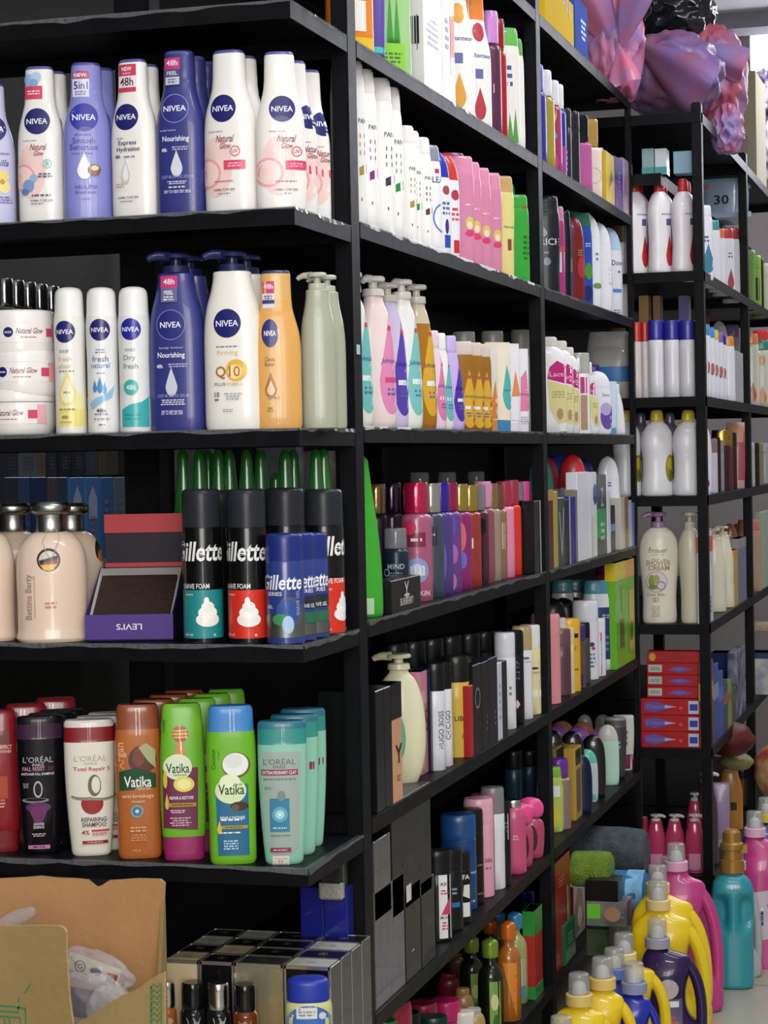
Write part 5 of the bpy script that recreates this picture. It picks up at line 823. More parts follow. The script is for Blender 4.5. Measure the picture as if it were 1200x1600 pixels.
s1(S0, 'mist', 'mist_bottle', 'raspberry patterned mist bottle with white cap', {'body': S('#a83a68'), 'cap': WC}, 879, 128, .05, grp=d2, cat='bottle', labs=[('p', [(.1, .5), (.6, .6), (.6, .7)], '#d9c04a'), ('c', .4, .42, .25, '#5aa0c9'), ('e', .4, .15, .3, .08, '#c84a80')])
s1(S0, 'mist', 'mist_bottle', 'blue and magenta mist bottle with white cap', {'body': S('#2a2aa0'), 'cap': WC}, 886, 134, .048, grp=d2, cat='bottle', labs=[('r', -1.4, 0, 1.4, .35, '#a83aa0'), ('e', .4, .4, .2, .06, '#e6c98a')])
s1(S0, 'tall', 'spray_can', 'charcoal spray can after the blue magenta bottle', S('#2a2c36'), 894, 171, .045, cat='can', labs=[('n', .5, .3, .3, .3, 4, '#8a90a8')])
s1(S0, 'tall', 'spray_can', 'dark grey spray can beside the pink one', S('#25262e'), 907, 176, .055, cat='can')
s1(S0, 'perfume', 'perfume_bottle', 'square pink bottle with tall black cap', {'body': S('#c060a0'), 'cap': DK('#1a1a20')}, 924, 182, .062, cat='bottle', turn=20)
s1(S0, 'perfume', 'perfume_bottle', 'square cream bottle with tall gold cap', {'body': S('#ead9cc'), 'cap': DK('#d9b060')}, 939, 188, .06, cat='bottle', turn=20, labs=[('o', .3, .3, .6, .06, '#a88a80')])
s1(S0, 'straight', 'bottle', 'pastel patterned bottle after the cream one', S('#c0a0c8'), 946, 232, .05, labs=[('r', 0, .2, .8, .6, '#a0b0d8')])
s1(S0, 'straight', 'bottle', 'slate blue striped bottle before the yellow carton', S('#6a78b8'), 951, 236, .05)
bx(S0, 'carton', 'bright yellow carton on the high shelf of the far bay', S('#d9b41c'), 948, 961, 235, dep=.07, labs=[('p', [(-.5, .3), (.6, .5), (.2, .7)], '#8a7a60')], sb=.004)
bx(S0, 'carton', 'purple carton beside the yellow one', S('#5a3a88'), 962, 974, 243, dep=.07, labs=[('n', 0, .5, .7, .5, 6, '#8a90d0')])
bx(S0, 'carton', 'pink iridescent carton before the third post', ('#b890b4', dict(rough=.2, metal=.4, mix='#c9a8c8', mscale=30)), 975, 989, 246, dep=.08)
# bay 2, hair care
s1(S1, 'straight', 'shampoo_bottle', 'large black bottle with white lettering against the second post', S('#22242c'), 877, 308, .085, labs=[('t', 'RICE', .45, .53, .95, '#c9ccd6'), ('d', .1, .64, .25, .06, '#8a90a0'), ('n', .1, .42, .9, .04, 1, '#6a7080'), ('e', .3, .33, .2, .04, '#7a8090')], sb=.05, dr=.7)
s1(S1, 'straight', 'shampoo_bottle', 'magenta and white bottle beside the black one', {'body': S('#c03080'), 'cap': '#d880b0'}, 884, 324, .045, labs=[('r', -1, .28, 1.2, .5, '#d9dcea'), ('n', .3, .4, .6, .04, 1, '#3a3a5a'), ('r', -1, .5, 1.2, .56, '#d8603a')], dr=.7)
s1(S1, 'straight', 'shampoo_bottle', 'black bottle with silver foot after the magenta one', S('#14141c'), 894, 330, .045, dr=.7)
s1(S1, 'dome', 'shampoo_bottle', 'violet bottle peeking over the black one', S('#4a3a9a'), 901, 333, .05, sb=.06, dr=.7, labs=[('r', 0, .35, 1, .5, '#7a90a0')])
s1(S1, 'dome', 'shampoo_bottle', 'deep red bottle with rounded top', S('#7a1a20'), 914, 338, .055, sb=.045, dr=.7, turn=20, labs=[('n', .5, .58, .6, .08, 3, '#7a8a60'), ('e', .6, .42, .4, .12, '#b03038')])
s1(S1, 'flip', 'shampoo_bottle', 'royal blue bottle with green cap and fruit print', {'body': S('#2a48a8'), 'cap': S('#2f6a58')}, 926, 334, .055, sb=.045, dr=.7, turn=20, labs=[('n', .5, .66, .6, .05, 2, '#a9c9e0'), ('e', .5, .38, .35, .09, '#4a9030'), ('e', .4, .15, .5, .08, '#14206a')])
s1(S1, 'flip', 'shampoo_bottle', 'bottle with ribbed green cap at the back of the hair care shelf', {'body': S('#7a1a20'), 'cap': S('#2f7a58')}, 909, 321, .045, sb=.12)
s1(S1, 'dome', 'shampoo_bottle', 'white rounded bottle with green leaf print', '#e6e8ea', 940, 334, .07, sb=.05, dr=.6, turn=20, labs=[('n', .6, .55, .3, .1, 2, '#7a8a8a'), ('e', .6, .25, .35, .03, '#6a9a4a')])
s1(S1, 'dome', 'shampoo_bottle', 'white rounded bottle with grey side print', '#e6e6ec', 957, 348, .07, sb=.045, dr=.6, turn=10, labs=[('n', .85, .4, .3, .2, 4, '#8a8aa0')])
s1(S1, 'dome', 'shampoo_bottle', 'white and blue shampoo bottle with dark script and small bird', {'body': '#dcdce6', 'cap': '#b0c8e8'}, 973, 356, .07, sb=.045, dr=.6, turn=22, labs=[('t', 'Dove', .5, .6, .9, '#3a3a5a', .06), ('e', .6, .5, .1, .015, '#5a5a78'), ('r', .1, .27, .8, .31, '#4a80d0'), ('n', .4, .06, .7, .05, 2, '#6a6a80')])
s1(S1, 'tall', 'shampoo_bottle', 'plain white straight bottle with purple side print before the third post', '#e4e2ea', 987, 380, .055, sb=.045, labs=[('r', .75, .33, 1.3, .5, '#7a3a78'), ('r', .75, .12, 1.3, .26, '#7a3a78')])
s1(S1, 'tall', 'bottle', 'amber bottle with brown cap behind the white ones', {'body': S('#a87a30'), 'cap': '#8a6a4a'}, 977, 350, .045, sb=.13)
# bay 2, intimate wash and face care
def lac(w_=1): return [('p', [(.05, .56), (1.1, .5), (1.1, .68), (.5, .75), (.15, .68)], '#c0207a'), ('t', 'Lacta', .55, .61, .8, '#f0b0d0', .05), ('p', [(.05, .55), (1.1, .48), (1.1, .12), (.5, .1), (.15, .25)], '#dcd490'), ('n', .55, .4, .6, .08, 3, '#a8985a'), ('e', .6, .2, .15, .06, '#b88a70')]
lg = 'white wash bottles with magenta and yellow labels'
s1(S2, 'slim', 'wash_bottle', 'largest white wash bottle with magenta yellow label, against the second post', {'body': '#efeeee', 'cap': '#e2ddd6'}, 886, 527, .10, lac(), sb=.06, dr=.6, grp=lg, cat='bottle', turn=12)
s1(S2, 'slim', 'wash_bottle', 'white wash bottle with magenta yellow label, second from the post', {'body': '#efeeee', 'cap': '#e2ddd6'}, 897, 533, .07, lac(), sb=.045, dr=.6, grp=lg, cat='bottle', turn=18)
s1(S2, 'slim', 'wash_bottle', 'white wash bottle with magenta yellow label, third from the post', {'body': '#efeeee', 'cap': '#e6e4e2'}, 906, 543, .06, lac(), sb=.045, dr=.6, grp=lg, cat='bottle', turn=18)
s1(S2, 'tall', 'foam_pump_bottle', 'white foam pump bottle with clear cap and magenta tan label', {'body': '#ececee', 'cap': ('#c4c6bc', dict(alpha=.75, rough=.15, coat=.8))}, 923, 552, .055, [('r', .2, .5, 1, .7, '#c0307a'), ('r', .2, .05, 1, .48, '#b09070')], sb=.035, cat='bottle')
s1(S2, 'baby', 'wash_bottle', 'white waisted wash bottle with narrow magenta yellow label', '#eaeaee', 936, 566, .055, lac(), sb=.035, dr=.6, grp=lg, cat='bottle', turn=20)
s1(S2, 'dome', 'wash_bottle', 'white round shouldered bottle with violet flower print', '#e9e8f0', 956, 580, .07, [('t', 'Dove', .5, .62, .5, '#6a6a9a', .05), ('e', .6, .28, .5, .2, '#6a4aa8'), ('e', .5, .4, .4, .1, '#b8a8d8')], sb=.035, dr=.55, cat='bottle', turn=15)
s1(S2, 'slim', 'wash_bottle', 'bottle with deep purple cap behind the violet flower one', {'body': '#d0c8e0', 'cap': S('#5a30a8')}, 944, 570, .05, sb=.12, cat='bottle')
s1(S2, 'tube', 'cream_tube', 'light blue capped tube in the face care row', {'body': '#c6d8ea', 'cap': '#5a9ac8'}, 965, 596, .05, [('n', .2, .5, .4, .3, 4, '#6a7a9a')], sb=.03, cat='tube', turn=20)
s1(S2, 'baby', 'wash_bottle', 'plain white flared bottle before the third post', '#e6e6ea', 977, 600, .05, sb=.03, dr=.7, cat='bottle')
rt = thing('refill_pack', 'large clear and blue plastic pack behind the face care bottles', 'pack', on_y(952, YB + .09, BZ[1]))
g = G(); g.loft([(0, .052, .02, 3, 0, 0), (.015, .057, .03, 2.5, 0, 0), (.07, .060, .034, 2.5, 0, 0), (.13, .058, .026, 2.5, 0, 0), (.178, .050, .006, 2.5, 0, 0)], 32); link('pouch', g.mesh('pouch', [M('#c4c2be', rough=.25, coat=.6, bump=.5, bscale=25)]), rt)
g = G(); g.loft([(.045, .0600, .0332, 2.5, 0, 0), (.065, .0612, .0350, 2.5, 0, 0), (.085, .0608, .0340, 2.5, 0, 0)], 32, caps=False); link('blue_band', g.mesh('band', [M('#3a80c8')]), rt)
# bay 2, roll-ons
s1(S3, 'roll', 'roll_on', 'roll on with teal domed cap against the second post', {'body': '#c9c6c2', 'cap': '#5ab8a8'}, 866, 716, .055, sb=.12, cat='roll-on', grp='roll ons with domed caps')
s1(S3, 'roll', 'roll_on', 'roll on with faded red domed cap', {'body': '#c9c6c2', 'cap': '#c04048'}, 875, 714, .055, sb=.12, cat='roll-on', grp='roll ons with domed caps')
s1(S3, 'roll', 'roll_on', 'roll on with cobalt blue domed cap on a wide white body', {'body': '#dcdce6', 'cap': '#3048c8'}, 902, 711, .075, sb=.10, cat='roll-on', grp='roll ons with domed caps', dr=.5)
s1(S3, 'roll', 'roll_on', 'roll on with scarlet domed cap on a white body', {'body': '#dcdce6', 'cap': '#d82c34'}, 917, 710, .06, sb=.05, cat='roll-on', grp='roll ons with domed caps')
s1(S3, 'roll', 'roll_on', 'roll on with navy domed cap', {'body': '#dcdce6', 'cap': '#1a1a70'}, 930, 716, .055, sb=.075, cat='roll-on', grp='roll ons with domed caps')
bx(S3, 'carton', 'dark wine carton with gold edge against the second post', S('#4a141e'), 857, 866, 765, dep=.05, bands=[(.86, 1, S('#b8863a'))])
bx(S3, 'carton', 'slim gold carton after the wine one', S('#b09a3c'), 866, 873, 768, dep=.05)
bx(S3, 'carton', 'dark grey carton with silver V on it', S('#3a3c40'), 873, 884, 778, dep=.05, labs=[('p', [(-.7, .8), (-.5, .8), (0, .2), (-.1, .15)], '#c0c4c6'), ('p', [(.7, .85), (.5, .85), (-.05, .25), (0, .15)], '#c0c4c6')], top=S('#a8a8a4'))
bx(S3, 'carton', 'thin black carton between grey and blue ones', S('#0c0c10'), 884, 890, 780, dep=.05)
bx(S3, 'carton', 'deep blue carton with grey edge', S('#20208a'), 890, 901, 776, dep=.05, labs=[('r', -1, 0, -.6, 1, '#a8a8ae')])
bx(S3, 'carton', 'grey beige patterned carton before the white ones', S('#8a8274'), 901, 904, 765, dep=.05)
bx(S3, 'carton', 'tall white carton with rounded look in the roll on row', S('#e0e0ec'), 904, 922, 738, dep=.05, grp='tall white cartons in the roll on row')
bx(S3, 'carton', 'tall white carton with round blue seal', S('#dfe0ea'), 922, 934, 738, dep=.05, labs=[('c', .55, .74, .5, '#2a4aa0'), ('r', -.3, .02, .6, .5, '#d6e0c8')], grp='tall white cartons in the roll on row')
bx(S3, 'carton', 'dark grey carton with green lower half', S('#4a4c4c'), 935, 949, 742, dep=.045, bands=[(.22, .58, S('#3a9a58'))], labs=[('t', 'Z', 0, .72, .7, '#a8acac'), ('n', 0, .3, 1.2, .25, 3, '#b9e0c0')])
s1(S3, 'roll', 'roll_on', 'roll on with teal ring cap behind the green half carton', {'body': '#dcdce6', 'cap': '#2aa088'}, 952, 736, .045, sb=.07, cat='roll-on', grp='roll ons with domed caps')
bx(S3, 'carton', 'thin white carton after the green half one', S('#dcdce6'), 950, 955, 765, dep=.05)
bx(S3, 'carton', 'thin black and blue carton in the roll on row', S('#0e1018'), 955, 962, 790, dep=.05, bands=[(.45, .6, S('#5a98d8'))])
s1(S3, 'dome', 'roll_on', 'large pearly white rounded bottle with sky blue swirl', {'body': S('#e0e0ea', coat=.6), 'cap': S('#e6e6f0', coat=.6)}, 970, 713, .06, [('p', [(.2, .55), (.7, .35), (.9, .1), (.3, .2)], '#4a98e0'), ('r', .2, .0, 1, .14, '#e6d6e0'), ('n', 0, .7, .4, .06, 2, '#5a6aa8')], sb=.045, turn=15, dr=.7, cat='bottle')
for x0, x1, yt, c, nm in ((971, 977, 778, '#c9c4b8', 'cream'), (977, 983, 776, '#8a7048', 'bronze'), (983, 988, 782, '#b8bcd0', 'pale lilac'), (988, 993, 786, '#5a78b8', 'blue and white')):
    bx(S3, 'carton', f'small {nm} carton at the far end of the roll on row', S(c), x0, x1, yt, dep=.05, grp='small cartons by the third post')
# bay 2, spray cans
s1(S4, 'tall', 'spray_can', 'salmon pink spray can against the second post', {'body': '#d88a94', 'cap': '#dc8f98'}, 877, 959, .062, [('t', 'ME', -.1, .53, .8, '#7a4a50'), ('n', -.1, .32, .7, .02, 1, '#9a5a60')], sb=.035, cat='can')
s1(S4, 'tall', 'spray_can', 'black spray can with white cap band after the pink one', {'body': S('#1a1c22'), 'cap': S('#c8ccd0')}, 886, 965, .05, sb=.055, cat='can')
s1(S4, 'tall', 'spray_can', 'mauve brown spray can', {'body': S('#5a3844'), 'cap': S('#6a4650')}, 893, 982, .045, sb=.035, cat='can')
s1(S4, 'tall', 'spray_can', 'ivory spray can beside the amber yellow one', '#d9c49a', 899, 980, .04, sb=.03, cat='can')
s1(S4, 'tall', 'spray_can', 'amber yellow spray can with black band', {'body': S('#d9a41c'), 'cap': S('#e0ac20')}, 908, 966, .05, [('r', -1.5, .3, 1.5, .32, '#2a2010'), ('t', 'ICE', .3, .6, .7, '#6a5010'), ('r', .3, .74, .8, .8, '#1a1408')], sb=.03, cat='can')
s1(S4, 'tall', 'spray_can', 'violet and bronze spray can', {'body': S('#5a4a40'), 'cap': S('#3a2a80')}, 916, 976, .045, [('r', -1.5, 0, 1.5, .22, '#2a2060')], sb=.03, cat='can')
s1(S4, 'tall', 'spray_can', 'brown spray can with cream capped top', {'body': S('#4a4038'), 'cap': S('#1a1a1c')}, 923, 972, .042, sb=.035, cat='can')
s1(S4, 'tall', 'spray_can', 'white spray can with blue red emblem', {'body': '#d9dae2', 'cap': '#dcdde4'}, 936, 938, .06, [('e', .5, .45, .2, .03, '#2a3a90'), ('e', .6, .4, .15, .02, '#c83040'), ('n', .5, .25, .5, .2, 4, '#5a70a0')], sb=.04, cat='can')
s1(S4, 'tall', 'spray_can', 'white spray can with red and brown stripe', {'body': '#d9dae2', 'cap': '#dcdde4'}, 947, 966, .045, [('r', .1, .02, .6, .7, '#7a6a60'), ('r', .1, .02, .6, .2, '#c8303a'), ('r', .1, .62, .6, .76, '#c8303a')], sb=.03, cat='can')
s1(S4, 'flip', 'lotion_bottle', 'white bottle with teal cap and navy label', {'body': '#dcdee6', 'cap': S('#4a98b0')}, 960, 906, .075, [('r', -.1, .12, .9, .7, '#1f3068'), ('n', .4, .6, .6, .05, 2, '#a9b8d8'), ('n', .4, .3, .5, .2, 3, '#5a70a8')], sb=.05, turn=10, dr=.6)
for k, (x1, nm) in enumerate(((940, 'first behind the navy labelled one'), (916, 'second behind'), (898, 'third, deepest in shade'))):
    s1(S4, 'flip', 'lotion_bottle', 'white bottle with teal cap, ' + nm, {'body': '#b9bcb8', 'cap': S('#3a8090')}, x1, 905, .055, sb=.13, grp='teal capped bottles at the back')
for k, x1 in enumerate((889, 907, 925)):
    s1(S4, 'dome', 'bottle', 'black rounded bottle top behind the spray cans, ' + ('near', 'middle', 'far')[k] + ' one', S('#111216'), x1, 934, .075, sb=.10, grp='black rounded bottles', dr=.5)
s1(S4, 'flip', 'lotion_bottle', 'white and pink bottle with crimson cap', {'body': '#e6c4d0', 'cap': S('#c8284a')}, 966, 898, .055, sb=.055, labs=[('n', .4, .4, .4, .4, 6, '#c88aa0')], dr=.6)
s1(S4, 'tall', 'bottle', 'plum coloured bottle at the back of the spray can shelf', S('#8a2060'), 962, 884, .05, sb=.12)
bx(S4, 'hair_colour_box', 'lime green carton with yellow top and leaf print, nearer one', S('#6ab828'), 964, 979, 880, dep=.06, bands=[(.83, 1, S('#d9c420'))], labs=[('v', 'HENNA', .1, .65, .25, '#2a5a18'), ('r', -.2, .18, .6, .45, '#6a5a30')], cat='carton', grp='lime green cartons')
bx(S4, 'hair_colour_box', 'lime green carton with orange top before the third post', S('#6ab828'), 979, 993, 876, dep=.06, bands=[(.83, 1, S('#e09a28'))], labs=[('r', -.3, .1, .7, .7, '#d9b030'), ('e', .2, .3, .4, .1, '#4a7a30')], cat='carton', grp='lime green cartons')
# bay 2, low shelf
s1(S5, 'flip', 'bottle', 'lime and yellow fruit print bottle against the second post', {'body': S('#b8c85a'), 'cap': S('#7ab830')}, 880, 1198, .055, [('r', -1, .55, 1, .72, '#e6e8ea'), ('e', .2, .25, .5, .16, '#d9c820'), ('e', -.3, .2, .4, .12, '#3a7a50')], sb=.05)
s1(S5, 'mist', 'mist_bottle', 'clear brown mist bottle with purple cap', {'body': ('#8a7464', dict(rough=.15, coat=.8)), 'cap': S('#6a2a98')}, 893, 1185, .055, [('r', 0, .05, .4, .65, '#b8a098')], sb=.04, cat='bottle')
for k, (x1, nm) in enumerate(((884, 'nearest'), (892, 'middle'), (910, 'farthest'))):
    bx(S5, 'nail_care_box', 'yellow framed carton with black window, ' + nm + ' of three', S('#b8963c'), x1 - 14 + (k == 2) * 4, x1, 1170, dep=.04, sb=.075 if k < 2 else .02, labs=[('r', -.8, .76, .7, .97, '#0e0e12'), ('r', -.6, .1, .5, .7, '#6a5440')], grp='yellow framed cartons', cat='carton', lift=0)
s1(S5, 'dome', 'shampoo_bottle', 'navy rounded bottle on the low far shelf', S('#14183a'), 926, 1178, .055, sb=.03)
s1(S5, 'dome', 'shampoo_bottle', 'teal and white rounded bottle with coral back edge', {'body': '#c4ccd4', 'cap': S('#5ac0a8')}, 935, 1170, .055, [('r', -1, .0, 1.2, .15, '#5ac0a8')], sb=.045)
s1(S5, 'dome', 'shampoo_bottle', 'coral red rounded bottle behind the teal one', S('#c84a34'), 933, 1166, .05, sb=.09)
bk = 'black handled rounded packs on the low far shelf'
for k, (x1, yt) in enumerate(((884, 1140), (915, 1142), (947, 1148))):
    s1(S5, 'dome', 'hair_comb_pack', 'glossy black rounded pack, ' + ('nearest the second post', 'middle of three', 'farthest of three')[k], {'body': S('#101014', coat=.8), 'cap': S('#101014', coat=.8)}, x1, yt, .06, sb=.10 - .03 * k, cat='pack', grp=bk)
    s1(S5, 'dome', 'hair_comb_pack', 'violet arched pack behind the black one, ' + ('near', 'middle', 'far')[k], {'body': S('#6a3a90'), 'cap': S('#9a60c0')}, x1 + 10, yt - 7, .066, sb=.13 - .03 * k, cat='pack', grp='violet arched packs')
    s1(S5, 'dome', 'hair_comb_pack', 'peach arched pack behind the violet one, ' + ('near', 'middle', 'far')[k], {'body': S('#b8765a'), 'cap': S('#c8805e')}, x1 + 16, yt - 14, .066, sb=.17 - .03 * k, cat='pack', grp='peach arched packs')
s1(S5, 'dome', 'shampoo_bottle', 'mint and white bottle after the peach arches', {'body': '#b8dccc', 'cap': '#c8c8c0'}, 968, 1132, .055, sb=.04)
s1(S5, 'oval', 'shampoo_bottle', 'slanted charcoal bottle near the third post, low far shelf', {'body': S('#3a383c'), 'cap_band': S('#4a484c'), 'cap': '#8a8a86'}, 980, 1120, .055, sb=.04, labs=[('n', .3, .55, .4, .15, 2, '#a8a8b8')])
s1(S5, 'oval', 'shampoo_bottle', 'white bottle with wine foot at the third post, low far shelf', {'body': '#d0ccc4', 'cap_band': '#d0ccc4', 'cap': '#d6d2cc'}, 992, 1117, .055, sb=.04, labs=[('r', -1, 0, 1.2, .3, '#7a2048'), ('n', .3, .6, .3, .3, 3, '#a8606a')])
for k, x1 in enumerate((928, 955)):
    s1(S5, 'dome', 'bottle', 'pale grey rounded top at the back of the low far shelf, ' + ('near', 'far')[k] + ' one', '#a8a8a0', x1, 1116, .045, sb=.16, grp='pale rounded tops')
# bay 2, lowest shelf: boxes, towels
bx(S6, 'medicine_box', 'dark red carton with green seals against the second post', S('#8a1c1c'), 868, 893, 1352, dep=.06, labs=[('c', .6, .66, .13, '#7a9a50'), ('c', .6, .58, .13, '#7a9a50'), ('c', .6, .50, .13, '#7a9a50'), ('c', .6, .42, .13, '#7a9a50'), ('n', -.2, .8, .8, .1, 3, '#c06a60')], sb=.01, cat='carton')
bx(S6, 'medicine_box', 'beige face print carton with red side', S('#b8a89a'), 897, 915, 1386, dep=.07, labs=[('p', [(-.6, .1), (.7, .2), (.5, .8), (-.2, .9), (-.7, .6)], '#8a6a5a'), ('e', 0, .35, .4, .2, '#c9b8a0')], sb=.03, side=S('#6a1a20'), cat='carton')
bx(S6, 'medicine_box', 'green carton in front of the beige one', S('#14603a'), 884, 900, 1447, dep=.04, labs=[('n', 0, .6, 1.2, .3, 3, '#6aa88a')], sb=.004, cat='carton')
s1(S6, 'slim', 'bottle', 'small yellow labelled bottle by the foot of the second post', {'body': S('#9a9478'), 'cap': '#b8b8b0'}, 884, 1440, .05, [('r', -.6, .1, .6, .6, '#c8b428'), ('e', 0, .3, .4, .1, '#d8d8c8')], sb=.035)
s1(S6, 'jar', 'jar', 'small grey jar with blue violet lid by the second post', {'body': S('#5a5854'), 'lid': S('#28248a')}, 878, 1395, .045, sb=.09, lift=.0)
bx((4.42, Z6 + .128), 'carton', 'black carton lying under the green towel', S('#0e0e10'), 915, 966, 1376, dep=.07, sb=0)
bx((4.42, Z6 + .072), 'blister_pack', 'shiny silver and lime packs lying under the black carton', ('#b8bcb8', dict(metal=.7, rough=.2, mix='#7a7c78', mscale=20)), 916, 980, 1409, dep=.07, sb=0, labs=[('r', -.95, .3, -.3, .9, '#6ac030'), ('e', .3, .5, .4, .3, '#a8785a'), ('n', .8, .5, .3, .4, 2, '#5a6a90')], norm=True, cat='pack')
bx((4.45, Z6), 'blister_pack', 'lower shiny pack with green print on the lowest far shelf', ('#5a6a50', dict(metal=.4, rough=.25, mix='#3a5a30', mscale=20)), 916, 950, 1452, dep=.15, sb=0, cat='pack')
def towel(label, px0, px1, py0, py1, Y, th, col, col2, curl=.0, band=None):
    A = at(px0, (py0 + py1) / 2, Y); B = at(px1, (py0 + py1) / 2, Y); L = (B - A).length; R = (py1 - py0) / 2 * Y / F * 1.02
    rt = thing('rolled_towel', label, 'towel', (A + B) / 2 - Vector((0, 0, 0)), 0, 'rolled towels by the far rack')
    g = G(); n = 48; m = 22; vs = []; fs = []
    for j in range(m + 1):
        x = -L / 2 + L * j / m; e = min(1, math.sqrt(max(0, 1 - abs(2 * j / m - 1) ** 6)) * .14 + .86 if j not in (0, m) else .80)
        for i in range(n):
            a = 2 * math.pi * i / n; rr = R * e * (1 + .05 * noise.noise(Vector((x * 22, math.cos(a) * 2.2, math.sin(a) * 2.2 + len(label)))) + (.05 * math.exp(-((a - 2.2) / .18) ** 2)))
            vs.append((x, math.cos(a) * rr * 1.15, math.sin(a) * rr))
    for j in range(m):
        for i in range(n): k = (i + 1) % n; fs.append((j * n + i, (j + 1) * n + i, (j + 1) * n + k, j * n + k))
    fs.append(tuple(range(n))); fs.append(tuple(m * n + i for i in range(n - 1, -1, -1))); g.add(vs, fs)
    link('cloth', g.mesh('cloth', [M(col, rough=.95, bump=.9, bscale=260, mix=col2, mscale=40)]), rt)
    if band:
        g = G(); g.loft([(band[0] * L - L / 2, R * 1.03, R * 1.17, 2, 0, 0), (band[1] * L - L / 2, R * 1.03, R * 1.17, 2, 0, 0)], 40, M4=Matrix.Rotation(math.pi / 2, 4, 'Y') @ Matrix.Rotation(0, 4, 'X'), caps=False)
        link('wrapper_band', g.mesh('band', [M(band[2], rough=.35, mix=band[3], mscale=60)]), rt)
    return rt
towel('rolled dark grey towel lying above the green and blue ones', 893, 1010, 1292, 1366, 4.86, 1, '#5a6468', '#4a5458')
towel('rolled lime green towel with a dangling loop', 893, 956, 1330, 1386, 4.50, 1, '#7a9a34', '#6a8a2a')
towel('rolled blue towel with patterned wrapper under the grey one', 948, 1010, 1360, 1424, 4.62, 1, '#3a88c0', '#3a80b8', band=(.55, .98, '#6aa8d8', '#8ac0e0'))
s1(S6, 'tall', 'bottle', 'plastic bottle with white cap left of the lime towel', {'body': '#8a8076', 'cap': '#c9c0c0'}, 884, 1337, .05, sb=.12, lift=0)

# ============================================================ DEEPER RACK, end face
B0, B1, B2, B3, B4, B5 = [('B', z) for z in (BZ[0] + .0, BZ[1], BZ[2], BZ[3], BZ[4], BZ[5])]
rl = lambda c: [('t', 'enchanteur', .55, .62, 1.2, '#3a3a6a'), ('r', .35, .5, .75, .57, '#5a5a8a'), ('d', .62, .24, .32, .17, c), ('r', .3, .82, .7, .85, '#c84040')]
for x0, x1, nm in ((975, 1013, 'against the third post'), (1013, 1051, 'middle of the front row'), (1050, 1088, 'beside the right post')):
    it(B0, 'waist', 'lotion_bottle', 'white lotion bottle with red cap and red petal print, ' + nm, {'body': '#e6e2e6', 'cap': '#c02830'}, x0, x1, 280, rl('#b82830'), sb=.045, norm=True, dr=.75, turn=16, grp='red capped lotion bottles', more=['white lotion bottle with red cap behind the one ' + nm])
for x, nm in ((1003, 'first'), (1033, 'second'), (1070, 'third')):
    pass
for x0, x1, nm in ((1014, 1039, 'first'), (1039, 1063, 'second'), (1063, 1088, 'third')):
    it(B1, 'tall', 'lotion_bottle', 'plain white bottle with cobalt blue cap, ' + nm + ' from the third post', {'body': '#dddce2', 'cap': '#2a2a98'}, x0, x1, 501, sb=.035, grp='blue capped white bottles', more=['plain white bottle with cobalt cap behind the ' + nm + ' one'])
for x0, x1, nm in ((988, 1004, 'against the third post'), (1003, 1015, 'beside the blue capped ones')):
    it(B1, 'tall', 'lotion_bottle', 'slim white bottle with red cap, ' + nm, {'body': '#cfc8c6', 'cap': '#b82c28'}, x0, x1, 504, sb=.035, grp='slim red capped bottles')
for x0, x1, nm in ((958, 1003, 'mostly hidden by the third post'), (1003, 1053, 'in the middle'), (1052, 1102, 'partly behind the right post')):
    it(B2, 'waist', 'lotion_bottle', 'large white bottle with yellow cap and lemon print, ' + nm, {'body': '#dddce0', 'cap': '#c0a838'}, x0, x1, 641, [('e', .72, .32, .3, .16, '#8a8a2c'), ('e', .72, .38, .18, .07, '#c8b430'), ('e', .76, .24, .16, .06, '#6a7a28')], sb=.05, norm=True, dr=.7, turn=8, grp='yellow capped bottles')
for x, nm in ((1000, 'left'), (1045, 'right')):
    it(B2, 'waist', 'lotion_bottle', 'dim mauve topped bottle behind the yellow capped ones, ' + nm + ' one', {'body': '#6a6272', 'cap': '#5a4c62'}, x - 16, x + 22, 645, sb=.14, grp='mauve topped bottles at the back')
it(B3, 'showerpump', 'pump_bottle', 'large cream shower bottle with lilac pump and round fruit emblem', {'body': '#ddd8c6', 'cap': '#a078a0'}, 1000, 1062, 800,
   [('t', 'Fruiser', 1030, 859, 28, '#8a7a50', 8), ('n', 1030, 866, 20, 2, 1, '#a89a78'), ('n', 1032, 873, 26, 2, 1, '#8a7a50'), ('t', 'SHOWER', 1030, 878.5, 38, '#9a7a48', 8), ('t', 'CREAM', 1031, 886.5, 32, '#9a7a48', 7.5), ('c', 1027, 908, 17, '#bda6b8'), ('c', 1027, 908, 15, '#d6c8d0'), ('e', 1020, 907, 5, 10, '#8a9a48'), ('e', 1027, 904, 5, 7, '#a8986a'), ('o', 1034, 914, 7, .25, '#8a7a90'), ('e', 1022, 916, 7, 4, '#6a8a38'), ('t', 'Goat Milk', 1026, 928, 28, '#b08a50', 4), ('n', 1026, 936, 10, 8, 2, '#a8906a'), ('n', 1026, 954, 16, 18, 5, '#b8a88a')], sb=.05, pa=-2.9, dr=.5)
it(B3, 'showerpump', 'pump_bottle', 'plain cream pump bottle half hidden by the right post', {'body': '#cdc6b0', 'cap': '#c4bfae'}, 1062, 1098, 800, sb=.05, dr=.9, pa=0)
